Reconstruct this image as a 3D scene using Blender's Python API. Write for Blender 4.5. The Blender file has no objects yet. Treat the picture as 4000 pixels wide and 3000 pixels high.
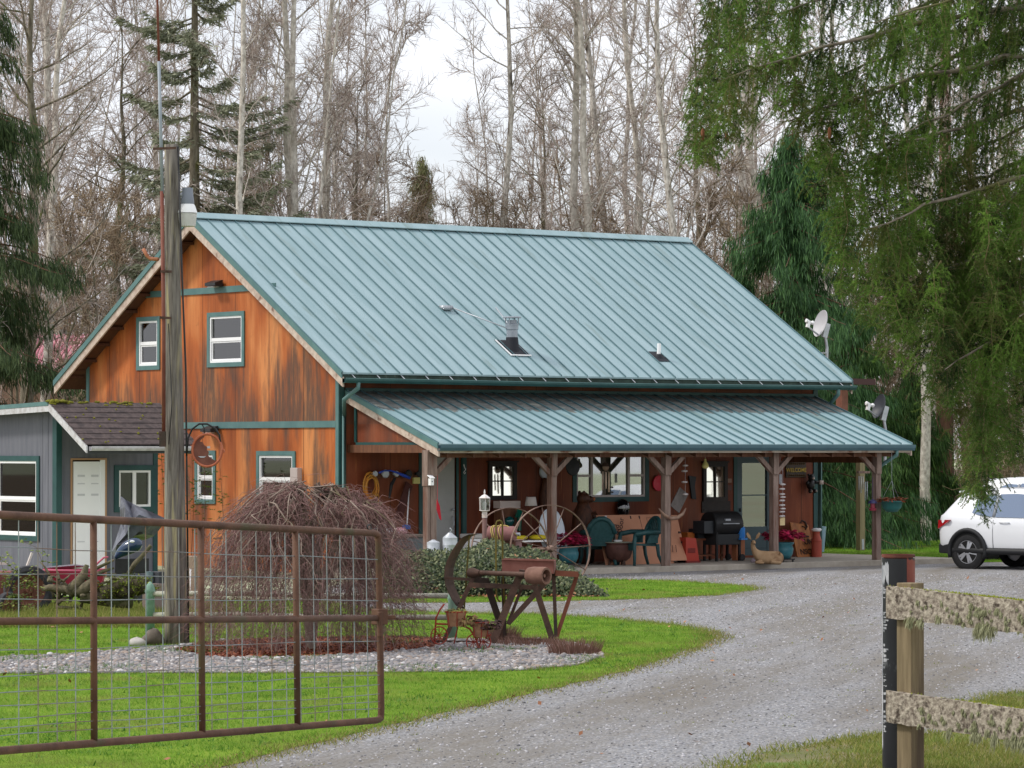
import bpy, math, random
import numpy as np
from mathutils import Vector, Matrix
SC = bpy.context.scene
COL = SC.collection
V = Vector
rad = math.radians
# ---------------------------------------------------------------- camera, sky, sun
CPOS = V((-37.8884, -53.8316, 2.3392)); YAW = -0.6642; PIT = 0.0189; FPX = 13234.65
cd = bpy.data.cameras.new('camera'); cam = bpy.data.objects.new('camera', cd); COL.objects.link(cam)
cam.location = CPOS; cam.rotation_euler = (math.pi / 2 + PIT, 0, YAW)
cd.sensor_width = 36; cd.lens = FPX / 4000 * 36; cd.clip_start = 0.5; cd.clip_end = 2000
SC.camera = cam
SUN = V((-0.56, 0.36, 0.75)).normalized()
w = bpy.data.worlds.new('World'); SC.world = w; w.use_nodes = True
nt = w.node_tree; nt.nodes.clear()
def wn(t): return nt.nodes.new(t)
bo = wn('ShaderNodeOutputWorld'); bg = wn('ShaderNodeBackground'); sk = wn('ShaderNodeTexSky')
sk.sky_type = 'NISHITA'; sk.sun_disc = False
sk.sun_elevation = math.asin(SUN.z); sk.sun_rotation = math.atan2(SUN.x, SUN.y)
tc = wn('ShaderNodeTexCoord'); mp = wn('ShaderNodeMapping'); mp.inputs['Scale'].default_value = (1, 1, 2.6)
cn = wn('ShaderNodeTexNoise'); cn.inputs['Scale'].default_value = 2.6; cn.inputs['Detail'].default_value = 7
cr = wn('ShaderNodeValToRGB'); cr.color_ramp.elements[0].position = 0.30; cr.color_ramp.elements[1].position = 0.56
cr.color_ramp.elements[0].color = (.55, .55, .55, 1)
cl = wn('ShaderNodeTexNoise'); cl.inputs['Scale'].default_value = 5; cl.inputs['Detail'].default_value = 5
cc = wn('ShaderNodeValToRGB'); cc.color_ramp.elements[0].color = (8.8, 9.0, 9.8, 1); cc.color_ramp.elements[1].color = (11, 11.1, 11.6, 1)
cc.color_ramp.elements[0].position = .3; cc.color_ramp.elements[1].position = .65
mx = wn('ShaderNodeMix'); mx.data_type = 'RGBA'
L = nt.links.new
L(tc.outputs['Generated'], mp.inputs['Vector']); L(mp.outputs['Vector'], cn.inputs['Vector']); L(mp.outputs['Vector'], cl.inputs['Vector'])
L(cn.outputs['Fac'], cr.inputs['Fac']); L(cl.outputs['Fac'], cc.inputs['Fac'])
L(cr.outputs['Color'], mx.inputs[0]); L(sk.outputs['Color'], mx.inputs[6]); L(cc.outputs['Color'], mx.inputs[7])
L(mx.outputs[2], bg.inputs['Color']); bg.inputs['Strength'].default_value = 0.1; L(bg.outputs['Background'], bo.inputs['Surface'])
sl = bpy.data.lights.new('sun', 'SUN'); so = bpy.data.objects.new('sun', sl); COL.objects.link(so)
sl.energy = 2.2; sl.angle = rad(9); sl.color = (1, .95, .86)
so.rotation_euler = SUN.to_track_quat('Z', 'Y').to_euler(); so.location = (-30, 10, 40)
SC.view_settings.view_transform = 'Standard'; SC.view_settings.look = 'None'
SC.view_settings.exposure = 0.15; SC.view_settings.gamma = 1
SC.cycles.max_bounces = 6; SC.cycles.diffuse_bounces = 3; SC.cycles.glossy_bounces = 3
SC.cycles.transparent_max_bounces = 12; SC.cycles.caustics_reflective = False; SC.cycles.caustics_refractive = False

# ---------------------------------------------------------------- picture -> place
_F = V((-math.sin(YAW) * math.cos(PIT), math.cos(YAW) * math.cos(PIT), math.sin(PIT)))
_R = V((math.cos(YAW), math.sin(YAW), 0)); _U = _R.cross(_F)
GZ = -0.12
def ray(u, v): return _F + _R * ((u - 2000) / FPX) + _U * ((1500 - v) / FPX)
def onx(u, v, x=0): r = ray(u, v); return CPOS + r * ((x - CPOS.x) / r.x)
def ony(u, v, y=0): r = ray(u, v); return CPOS + r * ((y - CPOS.y) / r.y)
def onz(u, v, z=GZ): r = ray(u, v); return CPOS + r * ((z - CPOS.z) / r.z)
def ond(u, v, d): return CPOS + ray(u, v) * d
def dpt(x, y, z=GZ): return onz(x * 4000 / 2212, y * 4000 / 2212, z)
def dep(p): return (V(p) - CPOS).dot(_F)
def zo(o, s=2.212): return lambda x, y: (o[0] + x / s, o[1] + y / s)
FW = V((_F.x, _F.y, 0)).normalized(); RT = _R.copy()

# ---------------------------------------------------------------- mesh helpers
class MB:
    def __init__(s): s.v = []; s.f = []; s.m = []; s.mi = 0
    def add(s, vs, fs):
        o = len(s.v); s.v += [tuple(x) for x in vs]
        s.f += [tuple(i + o for i in f) for f in fs]; s.m += [s.mi] * len(fs); return s
    def box(s, a, b):
        x0, x1 = sorted((a[0], b[0])); y0, y1 = sorted((a[1], b[1])); z0, z1 = sorted((a[2], b[2]))
        return s.add([(x0, y0, z0), (x1, y0, z0), (x1, y1, z0), (x0, y1, z0), (x0, y0, z1), (x1, y0, z1), (x1, y1, z1), (x0, y1, z1)],
                     [(3, 2, 1, 0), (4, 5, 6, 7), (0, 1, 5, 4), (1, 2, 6, 5), (2, 3, 7, 6), (3, 0, 4, 7)])
    def beam(s, p, q, wd, h, up=(0, 0, 1), taper=1):
        p, q, up = V(p), V(q), V(up); d = (q - p).normalized(); r = d.cross(up)
        if r.length < 1e-4: r = d.cross(V((1, 0, 0)))
        r.normalize(); u = r.cross(d); vs = []
        for c, k in ((p, 1), (q, taper)):
            for a, b in ((-1, -1), (1, -1), (1, 1), (-1, 1)): vs.append(c + r * (a * wd / 2 * k) + u * (b * h / 2 * k))
        return s.add(vs, [(3, 2, 1, 0), (4, 5, 6, 7), (0, 1, 5, 4), (1, 2, 6, 5), (2, 3, 7, 6), (3, 0, 4, 7)])
    def tube(s, pts, r, n=8, cap=True, closed=False):
        pts = [V(p) for p in pts]; m = len(pts); rs = r if isinstance(r, (list, tuple)) else [r] * m
        t0 = (pts[1] - pts[0]).normalized(); a = t0.cross(V((0, 0, 1)))
        if a.length < 1e-3: a = t0.cross(V((1, 0, 0)))
        a.normalize(); vs = []
        for i, p in enumerate(pts):
            if closed: t = pts[(i + 1) % m] - pts[i - 1]
            elif i == 0: t = pts[1] - pts[0]
            elif i == m - 1: t = pts[-1] - pts[-2]
            else: t = pts[i + 1] - pts[i - 1]
            t.normalize(); a = a - t * a.dot(t)
            if a.length < 1e-5: a = t.orthogonal()
            a.normalize(); b = t.cross(a)
            for k in range(n):
                an = 2 * math.pi * k / n; vs.append(p + (a * math.cos(an) + b * math.sin(an)) * rs[i])
        fs = []
        for i in range(m if closed else m - 1):
            j = (i + 1) % m
            for k in range(n): fs.append((i * n + k, i * n + (k + 1) % n, j * n + (k + 1) % n, j * n + k))
        if cap and not closed: fs += [tuple(range(n - 1, -1, -1)), tuple(range((m - 1) * n, m * n))]
        return s.add(vs, fs)
    def lathe(s, c, prof, n=20, M=None, cap=True):
        cap = cap and prof[0] != prof[-1]
        c = V(c); vs = []
        for r, z in prof:
            for k in range(n):
                a = 2 * math.pi * k / n; p = V((r * math.cos(a), r * math.sin(a), z))
                vs.append(c + (M @ p if M else p))
        fs = []
        for i in range(len(prof) - 1):
            for k in range(n): fs.append((i * n + k, i * n + (k + 1) % n, (i + 1) * n + (k + 1) % n, (i + 1) * n + k))
        if cap and prof[0][0] > 1e-4: fs.append(tuple(range(n - 1, -1, -1)))
        if cap and prof[-1][0] > 1e-4: fs.append(tuple(range((len(prof) - 1) * n, len(prof) * n)))
        return s.add(vs, fs)
    def prism(s, poly, vec):
        vec = V(vec); n = len(poly); vs = [V(p) for p in poly] + [V(p) + vec for p in poly]
        return s.add(vs, [tuple(range(n - 1, -1, -1)), tuple(range(n, 2 * n))] + [(i, (i + 1) % n, n + (i + 1) % n, n + i) for i in range(n)])
    def ell(s, c, r, n=12, M=None):
        r = (r, r, r) if not isinstance(r, (tuple, list)) else r; c = V(c); vs = []; m = max(4, n // 2)
        for i in range(m + 1):
            t = math.pi * i / m
            for k in range(n):
                a = 2 * math.pi * k / n
                p = V((r[0] * math.sin(t) * math.cos(a), r[1] * math.sin(t) * math.sin(a), r[2] * math.cos(t))); vs.append(c + (M @ p if M else p))
        fs = []
        for i in range(m):
            for k in range(n): fs.append((i * n + k, (i + 1) * n + k, (i + 1) * n + (k + 1) % n, i * n + (k + 1) % n))
        return s.add(vs, fs)
def org(o):
    p = V((0, 0, 0))
    while o: p = p + o.location; o = o.parent
    return p
def build(name, mb, mat, parent=None, smooth=False, bevel=0, loc=None, sub=0):
    me = bpy.data.meshes.new(name); off = org(parent) if parent else (V(loc) if loc is not None else V((0, 0, 0)))
    me.from_pydata([(x[0] - off.x, x[1] - off.y, x[2] - off.z) for x in mb.v], [], mb.f)
    for m in (mat if isinstance(mat, (list, tuple)) else [mat]): me.materials.append(m)
    if any(mb.m): me.polygons.foreach_set('material_index', mb.m)
    if smooth: me.polygons.foreach_set('use_smooth', [True] * len(me.polygons))
    me.validate(); me.update()
    o = bpy.data.objects.new(name, me); COL.objects.link(o)
    if parent: o.parent = parent
    elif loc is not None: o.location = loc
    if smooth == 'auto':
        md = o.modifiers.new('w', 'EDGE_SPLIT'); md.split_angle = rad(38)
    if bevel:
        b = o.modifiers.new('b', 'BEVEL'); b.width = bevel; b.segments = 2; b.limit_method = 'ANGLE'
    if sub:
        b = o.modifiers.new('s', 'SUBSURF'); b.levels = sub; b.render_levels = sub
    return o
def soup(name, vs, fs, mat, parent=None, loc=None, smooth=False):
    vs = np.asarray(vs, dtype=np.float32).reshape(-1, 3); fs = np.asarray(fs, dtype=np.int32); k = fs.shape[1]
    off = org(parent) if parent else (V(loc) if loc is not None else V((0, 0, 0)))
    vs = vs - np.array(off, dtype=np.float32)
    me = bpy.data.meshes.new(name); me.vertices.add(len(vs)); me.vertices.foreach_set('co', vs.ravel())
    me.loops.add(fs.size); me.loops.foreach_set('vertex_index', fs.ravel())
    me.polygons.add(len(fs)); me.polygons.foreach_set('loop_start', np.arange(0, fs.size, k, dtype=np.int32))
    me.polygons.foreach_set('loop_total', np.full(len(fs), k, dtype=np.int32))
    if smooth: me.polygons.foreach_set('use_smooth', np.ones(len(fs), dtype=bool))
    me.materials.append(mat); me.update(calc_edges=True)
    o = bpy.data.objects.new(name, me); COL.objects.link(o)
    if parent: o.parent = parent
    elif loc is not None: o.location = loc
    return o
def tag(o, label, cat, group=None, kind=None):
    o['label'] = label; o['category'] = cat
    if group: o['group'] = group
    if kind: o['kind'] = kind
    return o
def thing(name, label, cat, loc=(0, 0, 0), group=None):
    o = bpy.data.objects.new(name, None); COL.objects.link(o); o.location = loc; o.empty_display_size = .2
    return tag(o, label, cat, group)
def struct(o, kind='structure'): o['kind'] = kind; return o
def copy_tree(o, parent=None):
    c = o.copy(); COL.objects.link(c)
    if parent: c.parent = parent
    for ch in list(o.children): copy_tree(ch, c)
    return c

# ---------------------------------------------------------------- materials
def c8(r, g, b, k=1.0):
    f = lambda x: ((x / 255 + .055) / 1.055) ** 2.4 if x > 10 else x / 255 / 12.92
    return (f(r) * k, f(g) * k, f(b) * k, 1)
def mat(name, c1, c2=None, c3=None, scale=6, stretch=(1, 1, 1), detail=5, lo=.35, hi=.65, rough=.6, metal=0, bump=0, bscale=None,
        spec=.4, coat=0, f3=.5, s3=1.3, island=0, sss=0, twosided=0, coord='Object'):
    m = bpy.data.materials.new(name); m.use_nodes = True; t = m.node_tree; N = t.nodes; K = t.links.new
    b = N['Principled BSDF']; b.inputs['Roughness'].default_value = rough; b.inputs['Metallic'].default_value = metal
    b.inputs['Specular IOR Level'].default_value = spec; b.inputs['Coat Weight'].default_value = coat
    b.inputs['Base Color'].default_value = c1
    if c2 is None and not bump: return m
    tcn = N.new('ShaderNodeTexCoord'); mp_ = N.new('ShaderNodeMapping'); mp_.inputs['Scale'].default_value = stretch
    K(tcn.outputs[coord], mp_.inputs['Vector'])
    col = None
    if c2 is not None:
        if island:
            g = N.new('ShaderNodeNewGeometry'); fac = g.outputs['Random Per Island']; lo, hi = 0, 1
        else:
            n = N.new('ShaderNodeTexNoise'); n.inputs['Scale'].default_value = scale; n.inputs['Detail'].default_value = detail
            n.inputs['Roughness'].default_value = .62; K(mp_.outputs['Vector'], n.inputs['Vector']); fac = n.outputs['Fac']
        r = N.new('ShaderNodeValToRGB'); r.color_ramp.elements[0].position = lo; r.color_ramp.elements[1].position = hi
        r.color_ramp.elements[0].color = c1; r.color_ramp.elements[1].color = c2; K(fac, r.inputs['Fac']); col = r.outputs['Color']
        if c3 is not None:
            if island:
                e = r.color_ramp.elements.new(.5); e.color = c3
            else:
                n3 = N.new('ShaderNodeTexNoise'); n3.inputs['Scale'].default_value = s3; n3.inputs['Detail'].default_value = 6
                K(mp_.outputs['Vector'], n3.inputs['Vector']); r3 = N.new('ShaderNodeValToRGB')
                r3.color_ramp.elements[0].position = f3; r3.color_ramp.elements[1].position = min(f3 + .14, 1); K(n3.outputs['Fac'], r3.inputs['Fac'])
                x = N.new('ShaderNodeMix'); x.data_type = 'RGBA'; K(r3.outputs['Color'], x.inputs[0]); K(col, x.inputs[6]); x.inputs[7].default_value = c3; col = x.outputs[2]
        K(col, b.inputs['Base Color'])
    if bump:
        n2 = N.new('ShaderNodeTexNoise'); n2.inputs['Scale'].default_value = bscale or scale * 3; n2.inputs['Detail'].default_value = 4
        K(mp_.outputs['Vector'], n2.inputs['Vector']); bp = N.new('ShaderNodeBump'); bp.inputs['Strength'].default_value = bump
        bp.inputs['Distance'].default_value = .02; K(n2.outputs['Fac'], bp.inputs['Height']); K(bp.outputs['Normal'], b.inputs['Normal'])
    if twosided:
        d = N.new('ShaderNodeBsdfTranslucent'); a = N.new('ShaderNodeMixShader'); a.inputs[0].default_value = twosided
        K(b.outputs['BSDF'], a.inputs[1]); K(d.outputs['BSDF'], a.inputs[2]); K(a.outputs['Shader'], N['Material Output'].inputs['Surface'])
        if col: K(col, d.inputs['Color'])
        else: d.inputs['Color'].default_value = c1
    return m
def glassmat(name, tint=(.8, .85, .85, 1), refl=.25, rough=.02, dark=0):
    m = bpy.data.materials.new(name); m.use_nodes = True; t = m.node_tree; N = t.nodes; K = t.links.new; N.remove(N['Principled BSDF'])
    a = N.new('ShaderNodeBsdfTransparent'); a.inputs['Color'].default_value = tint; g = N.new('ShaderNodeBsdfGlossy'); g.inputs['Roughness'].default_value = rough
    x = N.new('ShaderNodeMixShader'); fr = N.new('ShaderNodeFresnel'); fr.inputs['IOR'].default_value = 1.5; ad = N.new('ShaderNodeMath'); ad.operation = 'ADD'; ad.use_clamp = True
    ad.inputs[1].default_value = refl; K(fr.outputs['Fac'], ad.inputs[0]); K(ad.outputs[0], x.inputs[0])
    K(a.outputs[0], x.inputs[1]); K(g.outputs[0], x.inputs[2]); K(x.outputs[0], N['Material Output'].inputs['Surface']); return m
def cells(name, cols, scale, rough=.8, bump=.5, big=None, bigs=.5, spec=.3, stretch=(1, 1, 1)):
    """stony ground: voronoi cells, each with a tone of its own"""
    m = bpy.data.materials.new(name); m.use_nodes = True; t = m.node_tree; N = t.nodes; K = t.links.new; b = N['Principled BSDF']
    b.inputs['Roughness'].default_value = rough; b.inputs['Specular IOR Level'].default_value = spec
    tcn = N.new('ShaderNodeTexCoord'); v = N.new('ShaderNodeTexVoronoi'); v.inputs['Scale'].default_value = scale; K(tcn.outputs['Object'], v.inputs['Vector'])
    sp = N.new('ShaderNodeSeparateColor'); K(v.outputs['Color'], sp.inputs[0]); r = N.new('ShaderNodeValToRGB')
    r.color_ramp.elements[0].color = cols[0]; r.color_ramp.elements[1].color = cols[-1]
    for i, c in enumerate(cols[1:-1]): e = r.color_ramp.elements.new((i + 1) / (len(cols) - 1)); e.color = c
    K(sp.outputs[0], r.inputs['Fac']); col = r.outputs['Color']
    if big:
        n = N.new('ShaderNodeTexNoise'); n.inputs['Scale'].default_value = bigs; n.inputs['Detail'].default_value = 8; n.inputs['Roughness'].default_value = .7
        mpb = N.new('ShaderNodeMapping'); mpb.vector_type = 'TEXTURE'; mpb.inputs['Rotation'].default_value = (0, 0, YAW - .25); mpb.inputs['Scale'].default_value = (.4, 3.2, 1); K(tcn.outputs['Object'], mpb.inputs['Vector']); K(mpb.outputs[0], n.inputs['Vector']); rr = N.new('ShaderNodeValToRGB'); rr.color_ramp.elements[0].position = .40; rr.color_ramp.elements[1].position = .64
        K(n.outputs['Fac'], rr.inputs['Fac']); x = N.new('ShaderNodeMix'); x.data_type = 'RGBA'; mm = N.new('ShaderNodeMath'); mm.operation = 'MULTIPLY'; mm.inputs[1].default_value = .85
        K(rr.outputs['Color'], mm.inputs[0]); K(mm.outputs[0], x.inputs[0]); K(col, x.inputs[6]); x.inputs[7].default_value = big; col = x.outputs[2]
    K(col, b.inputs['Base Color']); bp = N.new('ShaderNodeBump'); bp.inputs['Strength'].default_value = bump; bp.inputs['Distance'].default_value = .02
    bp.invert = True; K(v.outputs['Distance'], bp.inputs['Height']); K(bp.outputs['Normal'], b.inputs['Normal']); return m
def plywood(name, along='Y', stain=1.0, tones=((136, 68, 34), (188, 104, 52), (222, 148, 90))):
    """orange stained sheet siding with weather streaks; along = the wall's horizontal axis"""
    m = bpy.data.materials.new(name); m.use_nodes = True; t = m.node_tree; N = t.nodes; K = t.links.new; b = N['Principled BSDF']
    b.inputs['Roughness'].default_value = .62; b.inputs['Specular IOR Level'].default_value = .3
    tcn = N.new('ShaderNodeTexCoord'); sx = N.new('ShaderNodeSeparateXYZ'); K(tcn.outputs['Object'], sx.inputs[0])
    def noise(sc, h, vz, det=6, ro=.6, dist=0):
        mpp = N.new('ShaderNodeMapping'); mpp.inputs['Scale'].default_value = (h, h, vz); K(tcn.outputs['Object'], mpp.inputs['Vector'])
        n = N.new('ShaderNodeTexNoise'); n.inputs['Scale'].default_value = sc; n.inputs['Detail'].default_value = det; n.inputs['Roughness'].default_value = ro
        n.inputs['Distortion'].default_value = dist; K(mpp.outputs[0], n.inputs['Vector']); return n.outputs['Fac']
    def ramp(f, stops):
        r = N.new('ShaderNodeValToRGB'); e = r.color_ramp.elements
        e[0].position, e[0].color = stops[0]; e[1].position, e[1].color = stops[-1]
        for p, c in stops[1:-1]: q = e.new(p); q.color = c
        K(f, r.inputs['Fac']); return r.outputs['Color']
    def mixc(f, a, c, mode='MIX'):
        x = N.new('ShaderNodeMix'); x.data_type = 'RGBA'; x.blend_type = mode
        K(f, x.inputs[0]) if not isinstance(f, float) else setattr(x.inputs[0], 'default_value', f)
        K(a, x.inputs[6])
        if isinstance(c, tuple): x.inputs[7].default_value = c
        else: K(c, x.inputs[7])
        return x.outputs[2]
    def mth(op, a, c):
        q = N.new('ShaderNodeMath'); q.operation = op; q.use_clamp = True
        for i, y in enumerate((a, c)):
            if isinstance(y, float): q.inputs[i].default_value = y
            else: K(y, q.inputs[i])
        return q.outputs[0]
    W1, B1 = (1, 1, 1, 1), (0, 0, 0, 1)
    base = ramp(noise(1.1, 1.3, .3, 5, .5), [(.30, c8(*tones[0])), (.5, c8(*tones[1])), (.68, c8(*tones[2]))])
    fine = ramp(noise(9, 2.2, .12, 4, .7), [(.3, c8(176, 150, 132)), (.7, c8(255, 255, 255))])
    base = mixc(.35, base, fine, 'MULTIPLY')
    zr = N.new('ShaderNodeMapRange'); zr.inputs['From Min'].default_value = 2.8; zr.inputs['From Max'].default_value = 4.7
    zr.inputs['To Min'].default_value = .19; zr.inputs['To Max'].default_value = -.03; K(sx.outputs['Z'], zr.inputs['Value'])
    ab = N.new('ShaderNodeMath'); ab.operation = 'GREATER_THAN'; ab.inputs[1].default_value = 2.8; K(sx.outputs['Z'], ab.inputs[0])
    lowm = N.new('ShaderNodeMath'); lowm.operation = 'MULTIPLY'; K(zr.outputs[0], lowm.inputs[0]); K(ab.outputs[0], lowm.inputs[1])
    st = N.new('ShaderNodeMath'); st.operation = 'ADD'; K(noise(1.35, 1.5, .3, 8, .6, .2), st.inputs[0]); K(lowm.outputs[0], st.inputs[1])
    stain_m = mth('MULTIPLY', ramp(st.outputs[0], [(.50, B1), (.66, W1)]), ramp(noise(9, 1.8, .14, 6, .72), [(.22, B1), (.52, W1)]))
    stain_m = mth('MULTIPLY', stain_m, .9 * stain)
    col = mixc(stain_m, base, c8(84, 68, 58))
    mold = ramp(noise(6, 1, .9, 8, .7), [(.60, B1), (.72, W1)])
    col = mixc(mth('MULTIPLY', mold, .35 * stain), col, c8(70, 45, 28))
    pale = mth('MULTIPLY', ramp(noise(7, 3, .12, 4, .7), [(.60, B1), (.74, W1)]), .5)
    col = mixc(pale, col, c8(232, 152, 84))
    md = N.new('ShaderNodeMath'); md.operation = 'PINGPONG'; md.inputs[1].default_value = .61; K(sx.outputs[along], md.inputs[0])
    ls = N.new('ShaderNodeMath'); ls.operation = 'LESS_THAN'; ls.inputs[1].default_value = .009; K(md.outputs[0], ls.inputs[0])
    col = mixc(mth('MULTIPLY', ls.outputs[0], .75), col, c8(60, 35, 20))
    K(col, b.inputs['Base Color']); bp = N.new('ShaderNodeBump'); bp.inputs['Strength'].default_value = .25; bp.inputs['Distance'].default_value = .01
    K(noise(30, 2, .1), bp.inputs['Height']); K(bp.outputs['Normal'], b.inputs['Normal']); return m
M = {}
M['ply'] = plywood('orange_plywood', 'Y', 1.0); M['plyp'] = plywood('porch_plywood', 'X', .45, ((96, 46, 28), (128, 64, 38), (150, 84, 54)))  # porch copy in deeper unweathered stain, porch shade also put into its tones
M['teal'] = mat('teal_trim', c8(82, 116, 116), c8(94, 128, 126), scale=3, rough=.55)
M['tealdk'] = mat('dark_teal_trim', c8(32, 70, 70), c8(42, 82, 80), scale=3, rough=.5)
M['roof'] = mat('teal_roof_metal', c8(128, 156, 162), c8(146, 171, 177), c8(118, 142, 142), scale=1.1, stretch=(2.6, .4, .4), rough=.36, spec=.5, s3=1.6, f3=.58, bump=.07, bscale=.9)
M['rib'] = mat('teal_roof_seam', c8(78, 108, 116), c8(90, 120, 127), scale=2, rough=.4)  # roof metal again, the ribs' shaded sides put into a darker tone
M['proof'] = mat('porch_roof_metal', c8(132, 160, 166), c8(150, 176, 182), c8(124, 146, 144), scale=1.1, stretch=(2.6, .5, .5), rough=.33, spec=.5, s3=1.6, f3=.58, bump=.07, bscale=.9)
M['dirt_shade'] = mat('porch_roof_dirt_shade', c8(84, 84, 80), c8(120, 124, 122), c8(146, 146, 136), scale=5, stretch=(1, 2, 1), rough=.8, s3=3, f3=.56)
M['rake'] = mat('weathered_cream_board', c8(176, 154, 140), c8(206, 190, 176), c8(120, 88, 74), scale=7, rough=.7, s3=5, f3=.6)
M['soffit'] = mat('brown_soffit', c8(78, 48, 32), c8(98, 62, 42), scale=8, stretch=(4, 1, 1), rough=.7)
M['white'] = mat('white_vinyl', c8(243, 243, 245), c8(248, 248, 249), scale=2, rough=.4)
M['glass'] = glassmat('window_glass', (.75, .78, .78, 1), .09)
M['glassd'] = glassmat('dark_glass', (.35, .4, .42, 1), .03)
M['glassr'] = glassmat('reflecting_glass', (.7, .78, .74, 1), .28)
M['blind'] = mat('pale_blind', c8(196, 208, 200), c8(206, 216, 208), scale=1, rough=.8)
M['reflsheet'] = mat('pale_green_reflection', c8(188, 206, 194), c8(208, 220, 208), scale=3, stretch=(5, 5, .3), rough=.9)
M['post'] = mat('porch_post_wood', c8(110, 90, 80), c8(146, 126, 116), c8(104, 68, 54), scale=5, stretch=(3, 3, .4), rough=.7, s3=2, f3=.52, bump=.15)
M['brownw'] = mat('brown_wood', c8(92, 58, 40), c8(120, 78, 54), scale=6, stretch=(3, 3, .4), rough=.7)
M['black'] = mat('black_metal', c8(26, 26, 28), c8(38, 38, 40), scale=8, rough=.5)
M['galv'] = mat('galvanised_steel', c8(168, 172, 178), c8(190, 194, 200), scale=10, rough=.45, metal=.35)
M['conc'] = mat('patio_concrete', c8(150, 142, 130), c8(172, 164, 152), c8(126, 118, 106), scale=3, rough=.85, s3=.9, f3=.58, bump=.15, bscale=30)
M['rust'] = mat('brown_rust', c8(66, 48, 40), c8(96, 70, 58), c8(60, 52, 44), scale=6, rough=.75, s3=3, f3=.54, bump=.25, bscale=40)
M['rust2'] = mat('rust_gate', c8(76, 50, 36), c8(104, 72, 54), c8(74, 68, 42), scale=5, rough=.7, s3=2.2, f3=.58, bump=.2, bscale=50)
M['mirror'] = mat('mirror_glass', c8(250, 248, 232), rough=.04, metal=1)
# ---------------------------------------------------------------- ground
rnd = random.Random(11)
def sheet(name, pts, z, m, jitter=0.0, steps=1, thick=0):
    P = [V((p.x, p.y, 0)) for p in pts]; out = []
    for i, p in enumerate(P):
        q = P[(i + 1) % len(P)]
        for k in range(steps):
            t = k / steps; a = p.lerp(q, t)
            if k and jitter: a += V((rnd.uniform(-1, 1), rnd.uniform(-1, 1), 0)) * jitter
            out.append((a.x, a.y, z))
    b = MB()
    if thick: b.prism(out, (0, 0, thick))
    else: b.add(out, [tuple(range(len(out)))])
    o = build(name, b, m); me = o.data
    if me.polygons[0].normal.z < 0 and not thick: me.flip_normals()
    return struct(o)
M['pasture'] = mat('pasture_grass', c8(150, 158, 126), c8(172, 178, 150), c8(160, 158, 130), scale=.4, rough=.9, s3=.12, f3=.5)
M['litter'] = mat('forest_litter', c8(84, 70, 54), c8(128, 108, 86), c8(70, 66, 40), scale=3, rough=.95, s3=.8, f3=.52, bump=.8, bscale=14)
M['lawn'] = mat('lawn', c8(92, 118, 30), c8(122, 146, 46), c8(108, 124, 46), scale=1.3, rough=.9, s3=.5, f3=.56, spec=.1, bump=.8, bscale=55, detail=8)
M['gravel'] = cells('gravel', [c8(92, 93, 98), c8(124, 125, 129), c8(136, 136, 140), c8(146, 147, 152), c8(132, 127, 120), c8(186, 187, 192)], 48, bump=.5, big=c8(112, 105, 94), bigs=.3)
M['mulch'] = cells('bark_mulch', [c8(82, 44, 32), c8(128, 70, 48), c8(104, 56, 40), c8(156, 96, 70)], 26, bump=.8)
M['bedbase'] = cells('stone_bed_base', [c8(80, 76, 70), c8(130, 126, 120), c8(110, 104, 98)], 16, bump=.8)
g = MB(); g.add([(-500, -500, GZ), (500, -500, GZ), (500, 500, GZ), (-500, 500, GZ)], [(0, 1, 2, 3)]); struct(build('ground', g, M['pasture']))
def poly(l): return [dpt(x, y) for x, y in l]
g = MB(); g.add([(-60, 12, GZ + .004), (200, 4, GZ + .004), (260, 220, GZ + .004), (-160, 220, GZ + .004)], [(0, 1, 2, 3)]); struct(build('forest_floor', g, M['litter']))
sheet('gravel_driveway', poly([(300, 1800), (300, 1420), (700, 1270), (860, 1240), (1285, 1226), (2050, 1214), (2500, 1218), (3200, 1300), (3300, 1900), (1500, 2600)]), GZ + .008, M['gravel'])
lawnA = poly([(-900, 1300), (-300, 1283), (0, 1285), (400, 1296), (700, 1300), (800, 1318), (1000, 1327), (1150, 1328), (1300, 1336), (1450, 1350), (1525, 1364), (1545, 1380), (1500, 1402), (1420, 1430), (1300, 1463), (1100, 1510), (900, 1558), (700, 1604), (480, 1659), (300, 1725), (100, 1820), (-900, 1990)])
sheet('lawn', lawnA, GZ + .014, M['lawn'], .10, 6)
lawnB = poly([(820, 1266), (1000, 1258), (1280, 1252), (1450, 1256), (1600, 1266), (1634, 1274), (1560, 1286), (1400, 1295), (1200, 1300), (1000, 1303), (820, 1303)])
sheet('lawn_verge', lawnB, GZ + .014, M['lawn'], .12, 6)
lawnC = [V((11.5, 1.5, 0)), V((14.15, 1.2, 0)), V((14.2, -2.9, 0)), V((60, -3.5, 0)), V((60, 9.0, 0)), V((13, 9.6, 0))]
sheet('lawn_behind', lawnC, GZ + .018, M['lawn'], .05, 4)
lawnD = poly([(1470, 1720), (1560, 1662), (1650, 1632), (1750, 1612), (1905, 1592), (2050, 1588), (2092, 1560), (2085, 1526), (2150, 1506), (2300, 1490), (2700, 1520), (2700, 2000), (1400, 2000)])
sheet('lawn_corner', lawnD, GZ + .014, mat('mossy_soil', c8(98, 102, 58), c8(134, 122, 96), c8(92, 118, 40), scale=2.2, rough=.95, s3=1.2, f3=.5, bump=.8, bscale=50), .10, 6)
bedE = poly([(-300, 1440), (0, 1424), (150, 1417), (350, 1402), (500, 1386), (900, 1380), (1000, 1386), (1150, 1384), (1270, 1398), (1305, 1420), (1250, 1440), (1100, 1453), (700, 1457), (300, 1458), (0, 1459), (-300, 1478)])
sheet('stone_bed', bedE, GZ + .020, M['bedbase'], .08, 5)
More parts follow.
